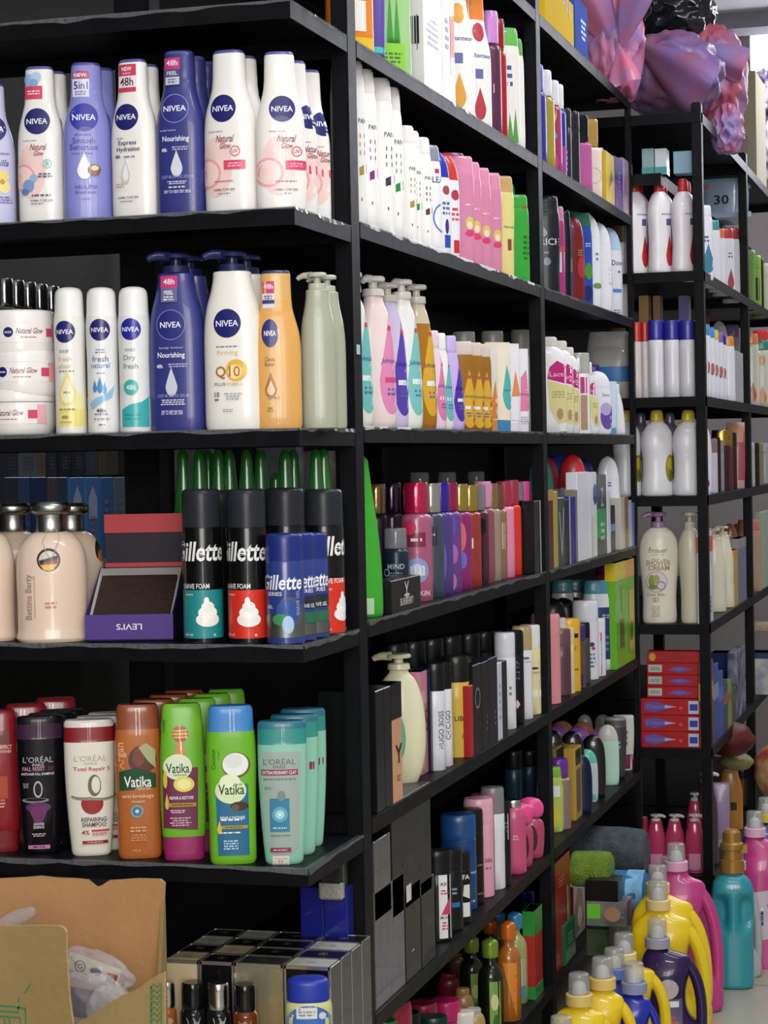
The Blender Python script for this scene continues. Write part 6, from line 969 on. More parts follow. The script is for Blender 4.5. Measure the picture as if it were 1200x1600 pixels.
# tooth paste cartons in two stacks
def paste(x0, x1, z, ht, lb, Yc, flip, plain=False):
    P0, P1 = on_y(x0, Yc, z), on_y(x1, Yc, z); W = P1.x - P0.x
    rt = thing('toothpaste_carton', lb, 'carton', ((P0.x + P1.x) / 2, Yc + .02, z), 0, 'red toothpaste cartons')
    me = bevbox(W, .04, ht); me.materials.append(mat(S('#b02024'))); link('carton', me, rt)
    s = -1 if flip else 1
    labs = [('p', [(-.85, .3), (-.5, .16), (-.1, .4), (.15, .52), (-.1, .66), (-.55, .86), (-.88, .7)], '#6a50a0'), ('p', [(-.2, .42), (.2, .52), (-.2, .62)], '#c8b0d0'), ('t', 'Colgate', -.5, .5, .6, '#8a78c0', .3), ('c', .33, .45, .06, '#d84a44'), ('r', .58, .1, .92, .9, '#c8c8e0'), ('r', .62, .3, .88, .7, '#3040a0')] if not flip else [('r', -.95, .2, -.45, .85, '#b8beb4'), ('n', -.7, .5, .4, .3, 2, '#6a7a6a'), ('p', [(-.3, .4), (.2, .2), (.7, .45), (.2, .75)], '#6a50a0'), ('t', 'Colgate', .15, .5, .5, '#8a78c0', .25)]
    if plain: labs = [('e', -.8, .5, .12, .35, '#c8a030'), ('n', 0, .5, .8, .3, 2, '#803040')]
    g, ms = label_geo(labs, (lambda x: x * W / 2, lambda y: y * ht, lambda l: l * W / 2, lambda l: l * ht), lambda x, z, off: (x, -.0204 - off, z)); link('label', g.mesh('label', ms, smooth=False), rt)
Yc = YB + .02; h1 = .0415
for k in range(3): paste(1001, 1096, BZ[4] + k * (h1 + .0008), h1, 'red toothpaste carton in the wide lower stack, ' + ('bottom', 'middle', 'top')[k] + ' one', Yc, False)
for k in range(4): paste(1011, 1097, BZ[4] + 3 * (h1 + .0008) + .001 + k * (.0305), .030, 'red toothpaste carton in the narrow upper stack, ' + ('bottom', 'second', 'third', 'topmost')[k] + ' one', Yc + .006, True, k == 3)
PKB = {'body': ('#c8406c', dict(rough=.15, coat=1, alpha=.9)), 'cap': '#d6d0c8'}
for x, yt, sbb, nm in ((1026, 1272, .05, 'left one of the front row'), (1055, 1272, .05, 'middle one of the front row'), (1086, 1272, .05, 'right one of the front row, by the post'), (1088, 1238, .16, 'taller one behind, by the post')):
    it(B5, 'pumpbody', 'soap_pump_bottle', 'clear pink soap bottle with white pump, ' + nm, PKB, x - 15, x + 15, yt, sb=sbb, grp='pink soap pump bottles', cat='bottle', dr=.8, pa=-.5, labs=[('r', x - 9, yt + 60, x + 9, yt + 130, '#d890b0')])
it(B5, 'flip', 'bottle', 'crimson bottle between the grey towel and the pink pump bottles', S('#901c38'), 1001, 1014, 1275, sb=.05)
for x, c, nm in ((1012, '#8aa8a8', 'pale teal'), (1032, '#c8d0d6', 'white')):
    bx((YB + .03, 1.935), 'product_pack', nm + ' pack on the recessed top shelf of the far rack', S(c), x - 9, x + 10, 232, dep=.05, bands=[(0, .3, S('#4a9a98'))], cat='pack')
bx((YB + .03, 1.935), 'product_pack', 'pale blue flat pack on the recessed top shelf beside the right post', S('#8ab0c4'), 1052, 1086, 236, dep=.05, cat='pack')
for x0, x1, c, nm in ((1000, 1016, '#a8824a', 'tan'), (1022, 1034, '#8a6844', 'brown'), (1062, 1078, '#5a5a90', 'violet')):
    bx((YB + .20, BZ[1] + .0), 'carton', f'{nm} carton end seen above the blue capped bottles', S(c), x0, x1, 462, dep=.05)
# seen through the side: things on the recessed shelf and blue crate
rt = thing('storage_tub', 'pale blue translucent tub marked 30 on the far upper shelf', 'tub', on_y(1128, 6.52, 1.935))
g = G(); P0, P1 = on_y(1098, 6.52, 1.9), on_y(1166, 6.52, 1.9); W = (P1.x - P0.x) / 2
g.loft([(0, W * .92, .08, 6, 0, .1), (.01, W * .95, .09, 6, 0, .1), (.10, W, .1, 6, 0, .1), (.115, W * 1.0, .1, 6, 0, .1)], 40); link('tub', g.mesh('tub', [M('#b4cbe8', rough=.2, coat=.6)]), rt)
g = G(); g.box(-W * 1.03, W * 1.03, -.006, .206, .115, .124); link('lid', g.mesh('lid', [M('#8ac8e0', rough=.25)], smooth=False), rt)
g, ms = label_geo([('t', '30', .0, .06, .045, '#20242e', .028), ('c', -.045, .10, .008, '#d09098'), ('r', -.09, .004, .09, .02, '#b8d0e0')], conv, lambda x, z, off: (x, -.004 - off, z)); link('label', g.mesh('label', ms, smooth=False), rt)
# ============================================================ DEEPER RACK, aisle side
T0, T1, T2, T3, T4, T5 = [('T', z) for z in (BZ[0] - .015, BZ[1], BZ[2], BZ[3], BZ[4], BZ[5])]
def s2(ctx, kind, name, label, cols, x1, yt, w_, labs=(), sb=.035, turn=0, **k): it(ctx, kind, name, label, cols, 0, x1, yt, w=w_, sb=sb, turn=turn, labs=labs, **k)
s2(T0, 'flip', 'lotion_bottle', 'white bottle with teal petal print just past the right post', '#dedce4', 1114, 322, .08, [('d', .6, .3, .4, .2, '#3a7a98'), ('n', .5, .55, .5, .1, 2, '#5a5a8a')], turn=15)
s2(T0, 'flip', 'lotion_bottle', 'white bottle with bright teal cap, far rack', {'body': '#dedce4', 'cap': '#3a9098'}, 1126, 345, .06, turn=10)
s2(T0, 'flip', 'lotion_bottle', 'white bottle with orange cap, far rack', {'body': '#dedce4', 'cap': '#d07a38'}, 1134, 358, .05, turn=10)
s2(T0, 'flip', 'lotion_bottle', 'white bottle with brick red cap and leaf print, far rack', {'body': '#dedce4', 'cap': '#b83038'}, 1148, 358, .065, [('n', .6, .6, .5, .1, 2, '#6a6a8a'), ('d', .6, .25, .3, .16, '#9a4a50')], turn=10)
s2(T0, 'flip', 'lotion_bottle', 'white bottle with dark red cap next to the far post', {'body': '#d4d2d8', 'cap': '#9a2830'}, 1157, 357, .055, turn=10, sb=.05)
for k, (x1, c, yt) in enumerate(((1107, '#3a9a70', 506), (1112, '#4a88c8', 508), (1119, '#4a88d8', 512), (1125, '#d8c838', 516), (1132, '#8a60b8', 520), (1137, '#3a2880', 524))):
    s2(T1, 'flip', 'toothpaste_tube', 'white tube with ' + ('green', 'sky blue', 'blue', 'yellow', 'lilac', 'indigo')[k] + ' cap in the far rack row', {'body': '#dddce4', 'cap': c}, x1, yt, .04, [('e', .6, .42, .25, .08, '#a86060'), ('r', .3, .33, .9, .36, '#5a5a6a')], cat='tube', dr=.7, sb=.03)
s2(T1, 'flip', 'toothpaste_tube', 'white tube with orange cap before the far post', {'body': '#e0dfe6', 'cap': '#d88a38'}, 1149, 526, .05, cat='tube', sb=.03)
bx(T1, 'carton', 'tall pale grey carton next to the far post', S('#a8a8b0'), 1150, 1162, 548, dep=.05)
s2(T1, 'dome', 'bottle', 'white rounded top behind the tubes', '#d0ced4', 1140, 502, .06, sb=.12)
s2(T1, 'flip', 'bottle', 'lilac capped bottle behind the orange capped tube', {'body': '#a8a4b0', 'cap': '#7a609a'}, 1158, 508, .06, sb=.12)
bx(T1, 'carton', 'small orange and purple carton up at the back beside the right post', S('#4a3060'), 1101, 1111, 486, dep=.02, sb=.2, lift=.0, bands=[(.88, .96, S('#c87848'))])
s2(T2, 'dome', 'lotion_bottle', 'white bottle with dark petal print just past the right post, lemon shelf', '#d9d6e0', 1113, 660, .07, [('d', .5, .2, .3, .12, '#7a3a50')], dr=.6)
s2(T2, 'tall', 'lotion_bottle', 'pale bottle with mauve upper half', {'body': '#c4bcd0', 'cap': '#8a6a70'}, 1122, 686, .05)
s2(T2, 'tall', 'bottle', 'dark brown bottle after the mauve one', S('#2c1c20'), 1127, 684, .04)
s2(T2, 'tall', 'bottle', 'slim silver grey bottle on the far rack', S('#8a8a90'), 1132, 688, .035)
s2(T2, 'tall', 'bottle', 'wine bottle with gold cap', {'body': S('#3a1c28'), 'cap': GOLD}, 1141, 672, .05)
s2(T2, 'tall', 'bottle', 'ruby bottle with gold cap and slim gold edge', {'body': S('#6a2030'), 'cap': GOLD}, 1146, 674, .04)
s2(T2, 'tall', 'bottle', 'dark olive bottle before the pink brush', S('#2a2820'), 1152, 676, .04)
s2(T2, 'tube', 'cosmetic_tube', 'peach topped rose coloured tube next to the far post', {'body': '#a84858', 'cap': '#c8988c'}, 1165, 660, .055, [('r', -1, .7, 1, 1, '#c89070')], cat='tube')
bx(T3, 'carton', 'white carton with orange red top just past the right post', S('#d0d4dc'), 1106, 1115, 832, dep=.03, bands=[(.78, .95, S('#d8502a'))], labs=[('e', 0, .45, .5, .2, '#e8ecf0'), ('n', 0, .2, 1, .2, 4, '#8a90a0')])
s2(T3, 'pumpbody', 'pump_bottle', 'cream coloured pump bottle, nearer of the two on the far rack', {'body': '#d8d0bc', 'cap': '#c8c0a8'}, 1135, 826, .065, [('r', .75, .3, 1.1, .4, '#8a4a70')], sb=.04, dr=.8, grp='cream pump bottles on the far rack')
s2(T3, 'pumpbody', 'pump_bottle', 'cream coloured pump bottle, farther of the two on the far rack', {'body': '#dcd5c2', 'cap': '#ccc4ac'}, 1147, 822, .06, [('r', .75, .3, 1.1, .4, '#5a3a50')], sb=.035, dr=.8, grp='cream pump bottles on the far rack')
bx(T3, 'carton', 'yellow carton after the cream pump bottles', S('#b8a040'), 1148, 1154, 860, dep=.03, bands=[(.88, 1, S('#c88848'))])
bx(T3, 'carton', 'slate violet carton next to the far post', S('#6a6888'), 1156, 1167, 842, dep=.03, bands=[(.85, 1, S('#8a8a8c'))])
for x1, nm in ((1155, 'near'), (1166, 'far')):
    s2(T3, 'dome', 'bottle', 'rose brown rounded bottle top behind, ' + nm + ' one', {'body': '#8a6058', 'cap': '#a86a58'}, x1, 818, .055, sb=.09, grp='rose brown bottles')
for x0, x1, yt, c, b, nm in ((1109, 1116, 1034, '#8a3a28', '#b88a30', 'rust and gold'), (1117, 1124, 1040, '#2a4a98', '#8a90b8', 'blue and silver'), (1124, 1131, 1052, '#2050a8', '#3a78c8', 'bright blue'), (1131, 1138, 1068, '#3a3860', '#a84038', 'navy and red'), (1138, 1144, 1066, '#7a9a38', '#5a7a28', 'yellow green'), (1144, 1151, 1078, '#4a3430', '#5a4440', 'dark brown')):
    bx(T4, 'toothpaste_carton', nm + ' carton upright on the far rack, low shelf', S(c), x0, x1, yt, dep=.026, bands=[(.55, .75, S(b))], cat='carton')
bx(T4, 'carton', 'white and navy carton stack next to the far post', ('#8a8a98', dict(rough=.4, mix='#2a3058', mscale=28)), 1152, 1166, 1020, dep=.026)
bx((6.2, BZ[4]), 'carton', 'wide navy carton over a white one, far rack low shelf', S('#a8a8b0'), 1112, 1160, 1020, dep=.08, bands=[(.38, 1, S('#1c3a78'))])
s2(T5, 'pumpbody', 'soap_pump_bottle', 'dark soap bottle with white pump just past the right post', {'body': S('#4a3440'), 'cap': '#d0ccc8'}, 1123, 1207, .06, cat='bottle', pa=.3)
s2(T5, 'tube', 'lotion_bottle', 'lilac bottle with silver top, low far rack', {'body': '#9a80a8', 'cap': '#b8b0b8'}, 1141, 1222, .06)
s2(T5, 'pumpbody', 'soap_pump_bottle', 'amber soap bottle with tall white pump', {'body': S('#b07a28'), 'cap': '#d9d4d2'}, 1161, 1191, .07, [('r', 0, .3, .5, .42, '#2a2824')], cat='bottle', pa=2.5)
s2(T5, 'tall', 'bottle', 'brown bottle with black cap before the far post', {'body': S('#5a3c18'), 'cap': S('#1c1a18')}, 1174, 1200, .055, sb=.05)
s2(T5, 'tube', 'lotion_bottle', 'plum coloured tall bottle after the dark soap bottle', {'body': '#5a3048', 'cap': '#3a2838'}, 1131, 1240, .05, sb=.07)
# second bay of it
for x1, c, nm in ((1181, '#6a8a48', 'moss green'), (1190, '#7a9a38', 'lime and black'), (1194, '#181c20', 'black'), (1204, '#a8a890', 'beige')):
    s2(T0, 'tall', 'spray_can', nm + ' can beyond the far post', {'body': S(c), 'cap': S(c)}, x1, 392 + (x1 - 1181) * .9, .06, [('r', .1, .2, .8, .6, '#1c2018')] if 'lime' in nm else (), cat='can')
s2(T1, 'flip', 'lotion_bottle', 'cream bottle with orange cap beyond the far post', {'body': '#c8c8b8', 'cap': '#d08038'}, 1187, 522, .06, [('d', .3, .2, .4, .14, '#b85a3a')])
s2(T1, 'flip', 'lotion_bottle', 'cream bottle with green cap at the right picture edge', {'body': '#c4c8b4', 'cap': '#2a7a68'}, 1205, 532, .07, [('e', .2, .7, .3, .08, '#c87838'), ('d', .2, .2, .4, .14, '#c87838')])
s2(T1, 'flip', 'lotion_bottle', 'bottle with red cap behind the green capped one', {'body': '#b8b8a8', 'cap': '#c83030'}, 1203, 516, .06, sb=.1)
for x1, c, nm in ((1180, '#a8a8a8', 'silver'), (1187, '#1c1a18', 'black'), (1193, '#7a7454', 'olive'), (1206, '#9a9aa0', 'grey')):
    s2(T2, 'tall', 'bottle', nm + ' slim bottle beyond the far post', S(c), x1, 692, .05)
s2(T3, 'flip', 'lotion_bottle', 'peach bottle beyond the far post', {'body': '#a88a70', 'cap': '#b87060'}, 1190, 812, .075)
bx(T3, 'carton', 'pale green carton at the right picture edge', S('#98a890'), 1193, 1205, 800, dep=.026)
bx((6.6, BZ[4] + .20), 'carton', 'beige carton with orange marks beyond the far post', S('#a89a84'), 1174, 1215, 975, dep=.1, labs=[('e', -.3, .35, .2, .12, '#b87828'), ('e', .3, .35, .2, .12, '#b87828')], norm=True)
bx((6.6, BZ[4]), 'carton', 'blue and white carton under the beige one', ('#8a90a0', dict(rough=.4, mix='#c0c0b8', mscale=20)), 1174, 1215, 1020, dep=.1, bands=[(.86, 1, S('#20386a'))])
for lb, Y_, px, py, rx, rz_, c, m2 in (('red and cream bag hanging at the right edge above the jugs', 6.3, 1206, 1205, .055, .08, '#982820', '#b8a070'), ('dark red bundle on the lowest shelf of the far rack', 5.9, 1140, 1155, .07, .05, '#4a1414', '#5a1c18'), ('pale yellow bundle under the dark red one', 5.98, 1150, 1190, .05, .025, '#8a8458', '#7a744c')):
    P = at(px, py, Y_); rt = thing('bag', lb, 'bag', P); g = G(); n = 24; rings = []
    for j in range(13):
        t = j / 12; q = math.sqrt(max(.02, 1 - (2 * t - 1) ** 2)); rings.append(((t - .5) * 2 * rz_, rx * q * (1 + .15 * noise.noise(Vector((t * 5, px, 0)))), rx * q, 2, 0, 0))
    g.loft(rings, 28); link('cloth', g.mesh('cloth', [M(c, rough=.5, mix=m2, mscale=12, bump=.5, bscale=30)]), rt)

# ============================================================ GREY RACK BEHIND, seen through the end rack
L1, L2, L0 = ('L', .985), ('L', .985), ('L', 1.38)
st = [(12, 32, '#3a3c48'), (32, 50, '#3a5080'), (52, 76, '#2a3c68'), (78, 92, '#5a5058'), (92, 108, '#3a4a60'), (112, 134, '#4a78b8'), (136, 158, '#4a80c0'), (160, 180, '#3a70a8'), (182, 198, '#6a7080'), (200, 216, '#50545c')]
for k, (x0, x1, c) in enumerate(st):
    bx(L1, 'carton', ('dim' if c not in ('#4a78b8', '#4a80c0', '#3a70a8') else 'bright blue') + ' carton on the grey rack behind, ' + ('first', 'second', 'third', 'fourth', 'fifth', 'sixth', 'seventh', 'eighth', 'ninth', 'tenth')[k] + ' from the left edge', S(c), x0, x1, 746, dep=.06, labs=[('p', [(-.6, .5), (.6, .5), (.6, .75), (0, .9), (-.6, .75)], '#a8b8d8'), ('n', 0, .4, 1, .3, 4, '#b86a80')] if 'blue' in c or c in ('#4a78b8', '#4a80c0') else [('n', 0, .5, 1.2, .5, 5, '#7a7c88')], grp='cartons on the grey rack behind')
st = [(6, 30, '#3a3c44'), (30, 60, '#6a7078'), (62, 72, '#7a6a50'), (74, 90, '#34363e'), (92, 112, '#2c2e34'), (114, 134, '#30323a'), (136, 154, '#484a52'), (156, 170, '#5a5038'), (172, 186, '#504a38'), (188, 214, '#2c2a30')]
g_ = thing('display_shelf', 'thin dark shelf above the blue cartons on the grey rack', 'shelf', on_x(110, -2.12, 1.19)); link('board', mesh('board', *boxv(-.18, .0, -.9, .9, -.01, 0), [BLK], smooth=False), g_)
for k, (x0, x1, c) in enumerate(st):
    bx(('L', 1.191), 'carton', 'upright pack on the dark shelf over the blue cartons, ' + ('first', 'second', 'third', 'fourth', 'fifth', 'sixth', 'seventh', 'eighth', 'ninth', 'tenth')[k] + ' from the left edge', S(c), x0, x1, 690, dep=.05, sb=.03, labs=[('n', 0, .4, 1.2, .4, 4, '#5a5c66'), ('r', -.8, .8, .8, .95, '#2a2c50')], grp='packs over the blue cartons')
for k, x in enumerate((2, 20, 38, 56, 74)):
    r_ = it(('L', 1.40), 'mist', 'bottle', 'dark red bottle with silver cap lying in the rear row, ' + ('first', 'second', 'third', 'fourth', 'fifth')[k] + ' from the left edge', {'body': S('#4a1a14'), 'cap': CHROME}, 0, x + 26, 436 + k * 3, w=.05, sb=.05, grp='dark red bottles with silver caps', cat='bottle')
bx(('L', 1.382), 'carton', 'olive green carton below the dark red bottles', S('#4a5a30'), 0, 92, 478, dep=.02, sb=-.03)
for k, (x, c) in enumerate(((10, '#2a3a78'), (34, '#6a6460'), (58, '#7a5a30'), (80, '#3a4a88'), (102, '#a08030'))):
    it(('L', .84), 'jar', 'jar', ('blue', 'grey', 'amber', 'violet', 'yellow')[k] + ' jar on the lower board of the grey rack, seen under the shaving shelf', S(c), x - 12, x + 14, 1024, sb=.08)
# things at the back of the first aisle bay, seen past the end rack
for Yc, x0, x1, z0, z1, c, lb in ((3.03, 282, 332, 1.10, 1.24, '#8a9490', 'pale paper pack behind the green bottles, left one'), (3.3, 408, 470, 1.165, 1.245, '#7a7a90', 'holographic pack under the shelf behind the green bottles'), (3.42, 474, 520, 1.17, 1.235, '#8a6a58', 'tan pack under the shelf behind the green bottles')):
    P0, P1 = on_y(x0, Yc, z0), on_y(x1, Yc, z0)
    rt = thing('product_pack', lb, 'pack', ((P0.x + P1.x) / 2, Yc, .984)); me = bevbox(P1.x - P0.x, .04, z1 - .984); me.materials.append(M(c, rough=.3, mix='#b0b0b8', mscale=25)); link('pack', me, rt)

# ============================================================ TOP OF THE DEEPER RACK: plastic bags
def crumple(c, r, seed, nu=72, nv=44, amp=.16, fr=5.5, flat=.0):
    vs = []; fs = []; sd = Vector((seed * 3.1, seed * 1.7, seed))
    for j in range(nv + 1):
        b = math.pi * j / nv
        for i in range(nu):
            a = 2 * math.pi * i / nu; d = Vector((math.sin(b) * math.cos(a), math.sin(b) * math.sin(a), math.cos(b)))
            q = d * fr * .35 + sd
            rid = 1 - abs(noise.noise(q * 1.3)) * 2.6; rid2 = 1 - abs(noise.noise(q * 3.1 + sd)) * 2.2
            k = 1 + amp * .7 * (rid - .5) + amp * .2 * (rid2 - .5)
            z = d.z * k; z = max(z, -.86)
            vs.append((c[0] + d.x * r[0] * k, c[1] + d.y * r[1] * k, c[2] + z * r[2]))
    for j in range(nv):
        for i in range(nu): k = (i + 1) % nu; fs.append((j * nu + i, (j + 1) * nu + i, (j + 1) * nu + k, j * nu + k))
    return vs, fs
def bagmat(c, c2, a=.8): return M(c, rough=.45, coat=.1, alpha=a, mix=c2, mscale=9, bump=.25, bscale=16)
def flare(base, d, L, W, mt, parent, nm='bag_handle', seed=0):
    """a gathered handle flap: narrow at the knot, open at the rim"""
    d = Vector(d).normalized(); a = d.cross(Vector((.3, 1, .2))).normalized(); b = d.cross(a); vs = []; fs = []; n, m = 28, 12
    for s_ in (0, 1):
        for j in range(m + 1):
            t = j / m; w = W * (.16 + .84 * math.sin(min(1, t * 1.1) * 1.35))
            for i in range(n + 1):
                u = i / n * 2 - 1; ph = u * 2.2
                p = Vector(base) + d * (L * t * (1 - .18 * u * u)) + a * (math.sin(ph) * w) + b * (math.cos(ph) * w * .55 + .006 * math.sin(u * 9 + seed) * t) + (-b * .0012 if s_ else Vector())
                vs.append(p)
    o = (m + 1) * (n + 1)
    for j in range(m):
        for i in range(n):
            q = [j * (n + 1) + i, j * (n + 1) + i + 1, (j + 1) * (n + 1) + i + 1, (j + 1) * (n + 1) + i]
            fs.append(tuple(q)); fs.append(tuple(o + k for k in reversed(q)))
    link(nm, mesh(nm, vs, fs, [mt], sharp=0), parent)
def bag(lb, px, py, Y, rx, ry, rz, seed, mt, flares=(), amp=.16):
    P = at(px, py, Y); rt = thing('plastic_bag', lb, 'bag', P, 0, None)
    vs, fs = crumple((0, 0, 0), (rx, ry, rz), seed, amp=amp); link('bag_body', mesh('bag_body', vs, fs, [mt], sharp=0), rt)
    for k, (b, d, L, W) in enumerate(flares): flare(Vector(b), d, L, W, mt, rt, seed=seed + k)
PK = bagmat('#c86a84', '#9a7cb4'); PK2 = bagmat('#c85f74', '#a08cc4'); PK3 = bagmat('#8a5a76', '#7a629a', .88)
bag('pinkish purple knotted plastic bag overhanging the long rack, leftmost of the bags', 958, 70, 5.32, .075, .09, .17, 3, PK, [((.02, -.07, -.03), (-.5, -.2, 1), .19, .06), ((.035, -.08, -.02), (.35, -.2, 1), .19, .05), ((.03, -.08, -.03), (.15, -.2, -1), .10, .045)], amp=.3)
bag('wide dark mauve bag resting on the far rack, filled with packs', 1048, 118, 5.62, .14, .13, .115, 5, PK3, [((-.06, -.13, .06), (.9, -.3, -.75), .26, .075)], amp=.14)
bag('reddish pink bag slumping over the right end of the far rack', 1120, 128, 5.9, .085, .12, .15, 8, PK2, [((-.04, -.1, .08), (1, -.2, -.5), .16, .05)], amp=.22)
bag('lower fold of pink bag hanging beside the far rack post', 1136, 205, 5.75, .045, .06, .07, 11, PK2, amp=.3)
bag('black glossy plastic bag behind the pink ones, up at the ceiling', 1058, 22, 6.2, .11, .1, .10, 13, M('#1c1c24', rough=.15, coat=1, bump=.8, bscale=30), amp=.22)
bx((6.75, 2.085), 'carton', 'beige cardboard box behind the pink bags on the far rack', ('#98907c', dict(rough=.8)), 1146, 1183, 112, dep=.3, labs=[('r', -.3, .1, .3, .4, '#8a7470')], norm=True)
for k, (px, py, rx, rz_, c) in enumerate(((1192, 165, .045, .09, '#4a2a68'), (1190, 235, .05, .10, '#8a84a0'))):
    bag(('purple', 'pale lilac')[k] + ' plastic wrapped bundle hanging at the right edge', px, py, 7.3, rx, .06, rz_ * 1.3, 20 + k, M(c, rough=.2, coat=1, bump=.6, bscale=25, mix='#b8b4c8', mscale=18), amp=.28)

# ============================================================ JUGS AND BOTTLES ON THE FLOOR
def floor_at(px, Y): return on_y(px, Y, 0)
def capset(rt, z, r, hc, tint, cl=True, x=0):
    g = G(); g.loft([(z - .012, r * 1.0, r * 1.0, 2, x, 0), (z - .011, r * 1.22, r * 1.22, 2, x, 0), (z + .008, r * 1.22, r * 1.22, 2, x, 0), (z + .010, r * 1.1, r * 1.1, 2, x, 0)], 32); link('cap_collar', g.mesh('c', [M(tint, rough=.35)]), rt)
    g = G(); g.loft([(z + .010, r * .66, r * .66, 2, x, 0), (z + .024, r * .62, r * .62, 2, x, 0), (z + hc * .62, r * .45, r * .45, 2, x, 0), (z + hc * .66, r * .3, r * .3, 2, x, 0)], 24); link('spout', g.mesh('s', [M('#e2dfdc', rough=.4)]), rt)
    g = G(); g.loft([(z + .010, r * .98, r * .98, 2, x, 0), (z + hc * .9, r * .93, r * .93, 2, x, 0), (z + hc * .97, r * .88, r * .88, 2, x, 0), (z + hc, r * .78, r * .78, 2, x, 0)], 32); link('measuring_cap', g.mesh('m', [M('#b8b9b8', rough=.15, alpha=.42, coat=.8)]), rt)
JG = 'detergent jugs on the floor'
def jug(lb, x0, x1, yt, Y, body, collar, labs=(), hc=.048, capx=-.3, d=.076, cr=.021, rz=.12):
    """spans x0..x1, cap top at yt, standing on the floor at Y; a thick open handle on its right side"""
    P = floor_at((x0 + x1) / 2, Y); _, yb, dep = proj(P); s = dep / F; w = (x1 - x0) / 2 * s / math.cos(.1); h = (yb - yt) * s - hc - .012
    rt = thing('detergent_jug', lb, 'jug', P, rz, JG); mt = mat(S(body, coat=.4)); c0 = capx
    prof = [(0, -.86, .86), (.012, -.95, .95), (.05, -1, 1), (.16, -1, .98), (.24, -1, .82), (.31, -1, .55), (.42, -1, .42), (.56, -1, .40), (.68, -.99, .46), (.78, -.96, .54), (.86, -.89, .58), (.92, min(-.76, c0 - .42), max(.50, c0 + .5)), (.955, min(-.6, c0 - .36), max(.2, c0 + .38)), (.985, c0 - .30, c0 + .30), (1, c0 - .27, c0 + .27)]
    rings = [(t * h, (r - l) / 2 * w, d / 2 * (1 if t < .72 else max(.24, 1 - ((t - .72) / .28) ** 1.6 * .7)), 2.4 if t < .86 else 2.1, (l + r) / 2 * w, 0) for t, l, r in fine(prof)]
    g = G(); g.loft(rings, 44); link('body', g.mesh('body', [mt]), rt)
    pts = [(c0 + .30, .86), (.30, .87), (.50, .82), (.68, .72), (.80, .58), (.85, .44), (.86, .30), (.84, .18), (.76, .08)]
    P3 = []
    for k in range(len(pts) - 1):
        p0, p1, p2, p3 = pts[max(0, k - 1)], pts[k], pts[k + 1], pts[min(len(pts) - 1, k + 2)]
        for q in range(4):
            t = q / 4; f = lambda a, b, c, e: .5 * (2 * b + (c - a) * t + (2 * a - 5 * b + 4 * c - e) * t * t + (3 * b - a - 3 * c + e) * t ** 3)
            P3.append((f(p0[0], p1[0], p2[0], p3[0]) * w, 0, f(p0[1], p1[1], p2[1], p3[1]) * h))
    hr = w * .165; g = G(); g.tube(P3, [hr * (1.2 if i < 3 else 1) for i in range(len(P3))], 20, flat=1.15); link('handle', g.mesh('handle', [mt], sharp=0), rt)
    capset(rt, h + .012, cr, hc, collar, x=c0 * w)
    if labs:
        def sf(x, z, off):
            z = min(max(z, 0), h * .99); i = 0
            while i < len(rings) - 2 and rings[i + 1][0] < z: i += 1
            a = rings[i]; q = max(-.97, min(.97, (x - a[4]) / a[1])); return (a[4] + q * a[1], -a[2] * (1 - abs(q) ** a[3]) ** (1 / a[3]) - .0006 - off, z)
        g, ms = label_geo(labs, (lambda x: x * w, lambda y: y * h, lambda l: l * w, lambda l: l * h), sf); link('label', g.mesh('label', ms, sharp=0), rt)
    return rt
YE = '#e8c81c'
jug('purple detergent jug with an open handle, in front of the large yellow pair', 1000, 1104, 1434, 4.27, '#2c1a48', '#9a98a8', [('e', -.1, .62, .3, .10, '#b8a8b0'), ('p', [(-.4, .1), (.3, .1), (.3, .52), (-.3, .52)], '#5a5270'), ('c', .05, .3, .16, '#c84a50'), ('r', -.3, .44, .2, .5, '#e0dce6')], capx=-.42)
jug('large yellow detergent jug behind the purple one, round pale seal on it', 986, 1110, 1375, 4.36, YE, '#e0c888', [('c', .32, .66, .085, '#d0d8c8'), ('c', .32, .66, .04, '#5a8a78'), ('r', .28, .35, .4, .55, '#c83a28'), ('p', [(-.1, .35), (.25, .35), (.25, .55), (-.1, .6)], '#4a7ab0')], capx=-.26)
jug('large yellow detergent jug second behind the purple one', 988, 1112, 1350, 4.45, YE, '#e0c888', capx=-.30)
jug('magenta detergent jug behind the two large yellow ones', 1012, 1130, 1316, 4.56, '#b83a80', '#d8a0c0', capx=-.18)
jug('magenta detergent jug farther behind, by the rack post', 1000, 1110, 1337, 4.70, '#a83474', '#d8a0c0', capx=-.10)
jug('yellow detergent jug at the bottom edge, beside the second post', 862, 972, 1519, 3.85, YE, '#e0c070', capx=-.16)
jug('yellow detergent jug diagonally behind the one at the bottom edge', 895, 1000, 1494, 3.94, YE, '#e0c070', capx=-.06)
jug('blue detergent jug between the yellow ones and the purple one', 958, 1036, 1502, 4.04, '#1c2aa0', '#8a90b8', labs=[('r', -.5, .05, .2, .3, '#c8c8d8')], capx=-.1, d=.06)
jug('blue detergent jug half hidden behind the second yellow one', 925, 1000, 1480, 4.115, '#2038a0', '#6a7ac0', capx=-.0, d=.06)
jug('yellow detergent jug behind the blue ones', 942, 1048, 1457, 4.19, YE, '#e8d890', capx=-.32)
jug('clear capped jug cut by the bottom edge of the picture', 830, 930, 1586, 3.72, '#d8c060', '#c8b088', capx=0)
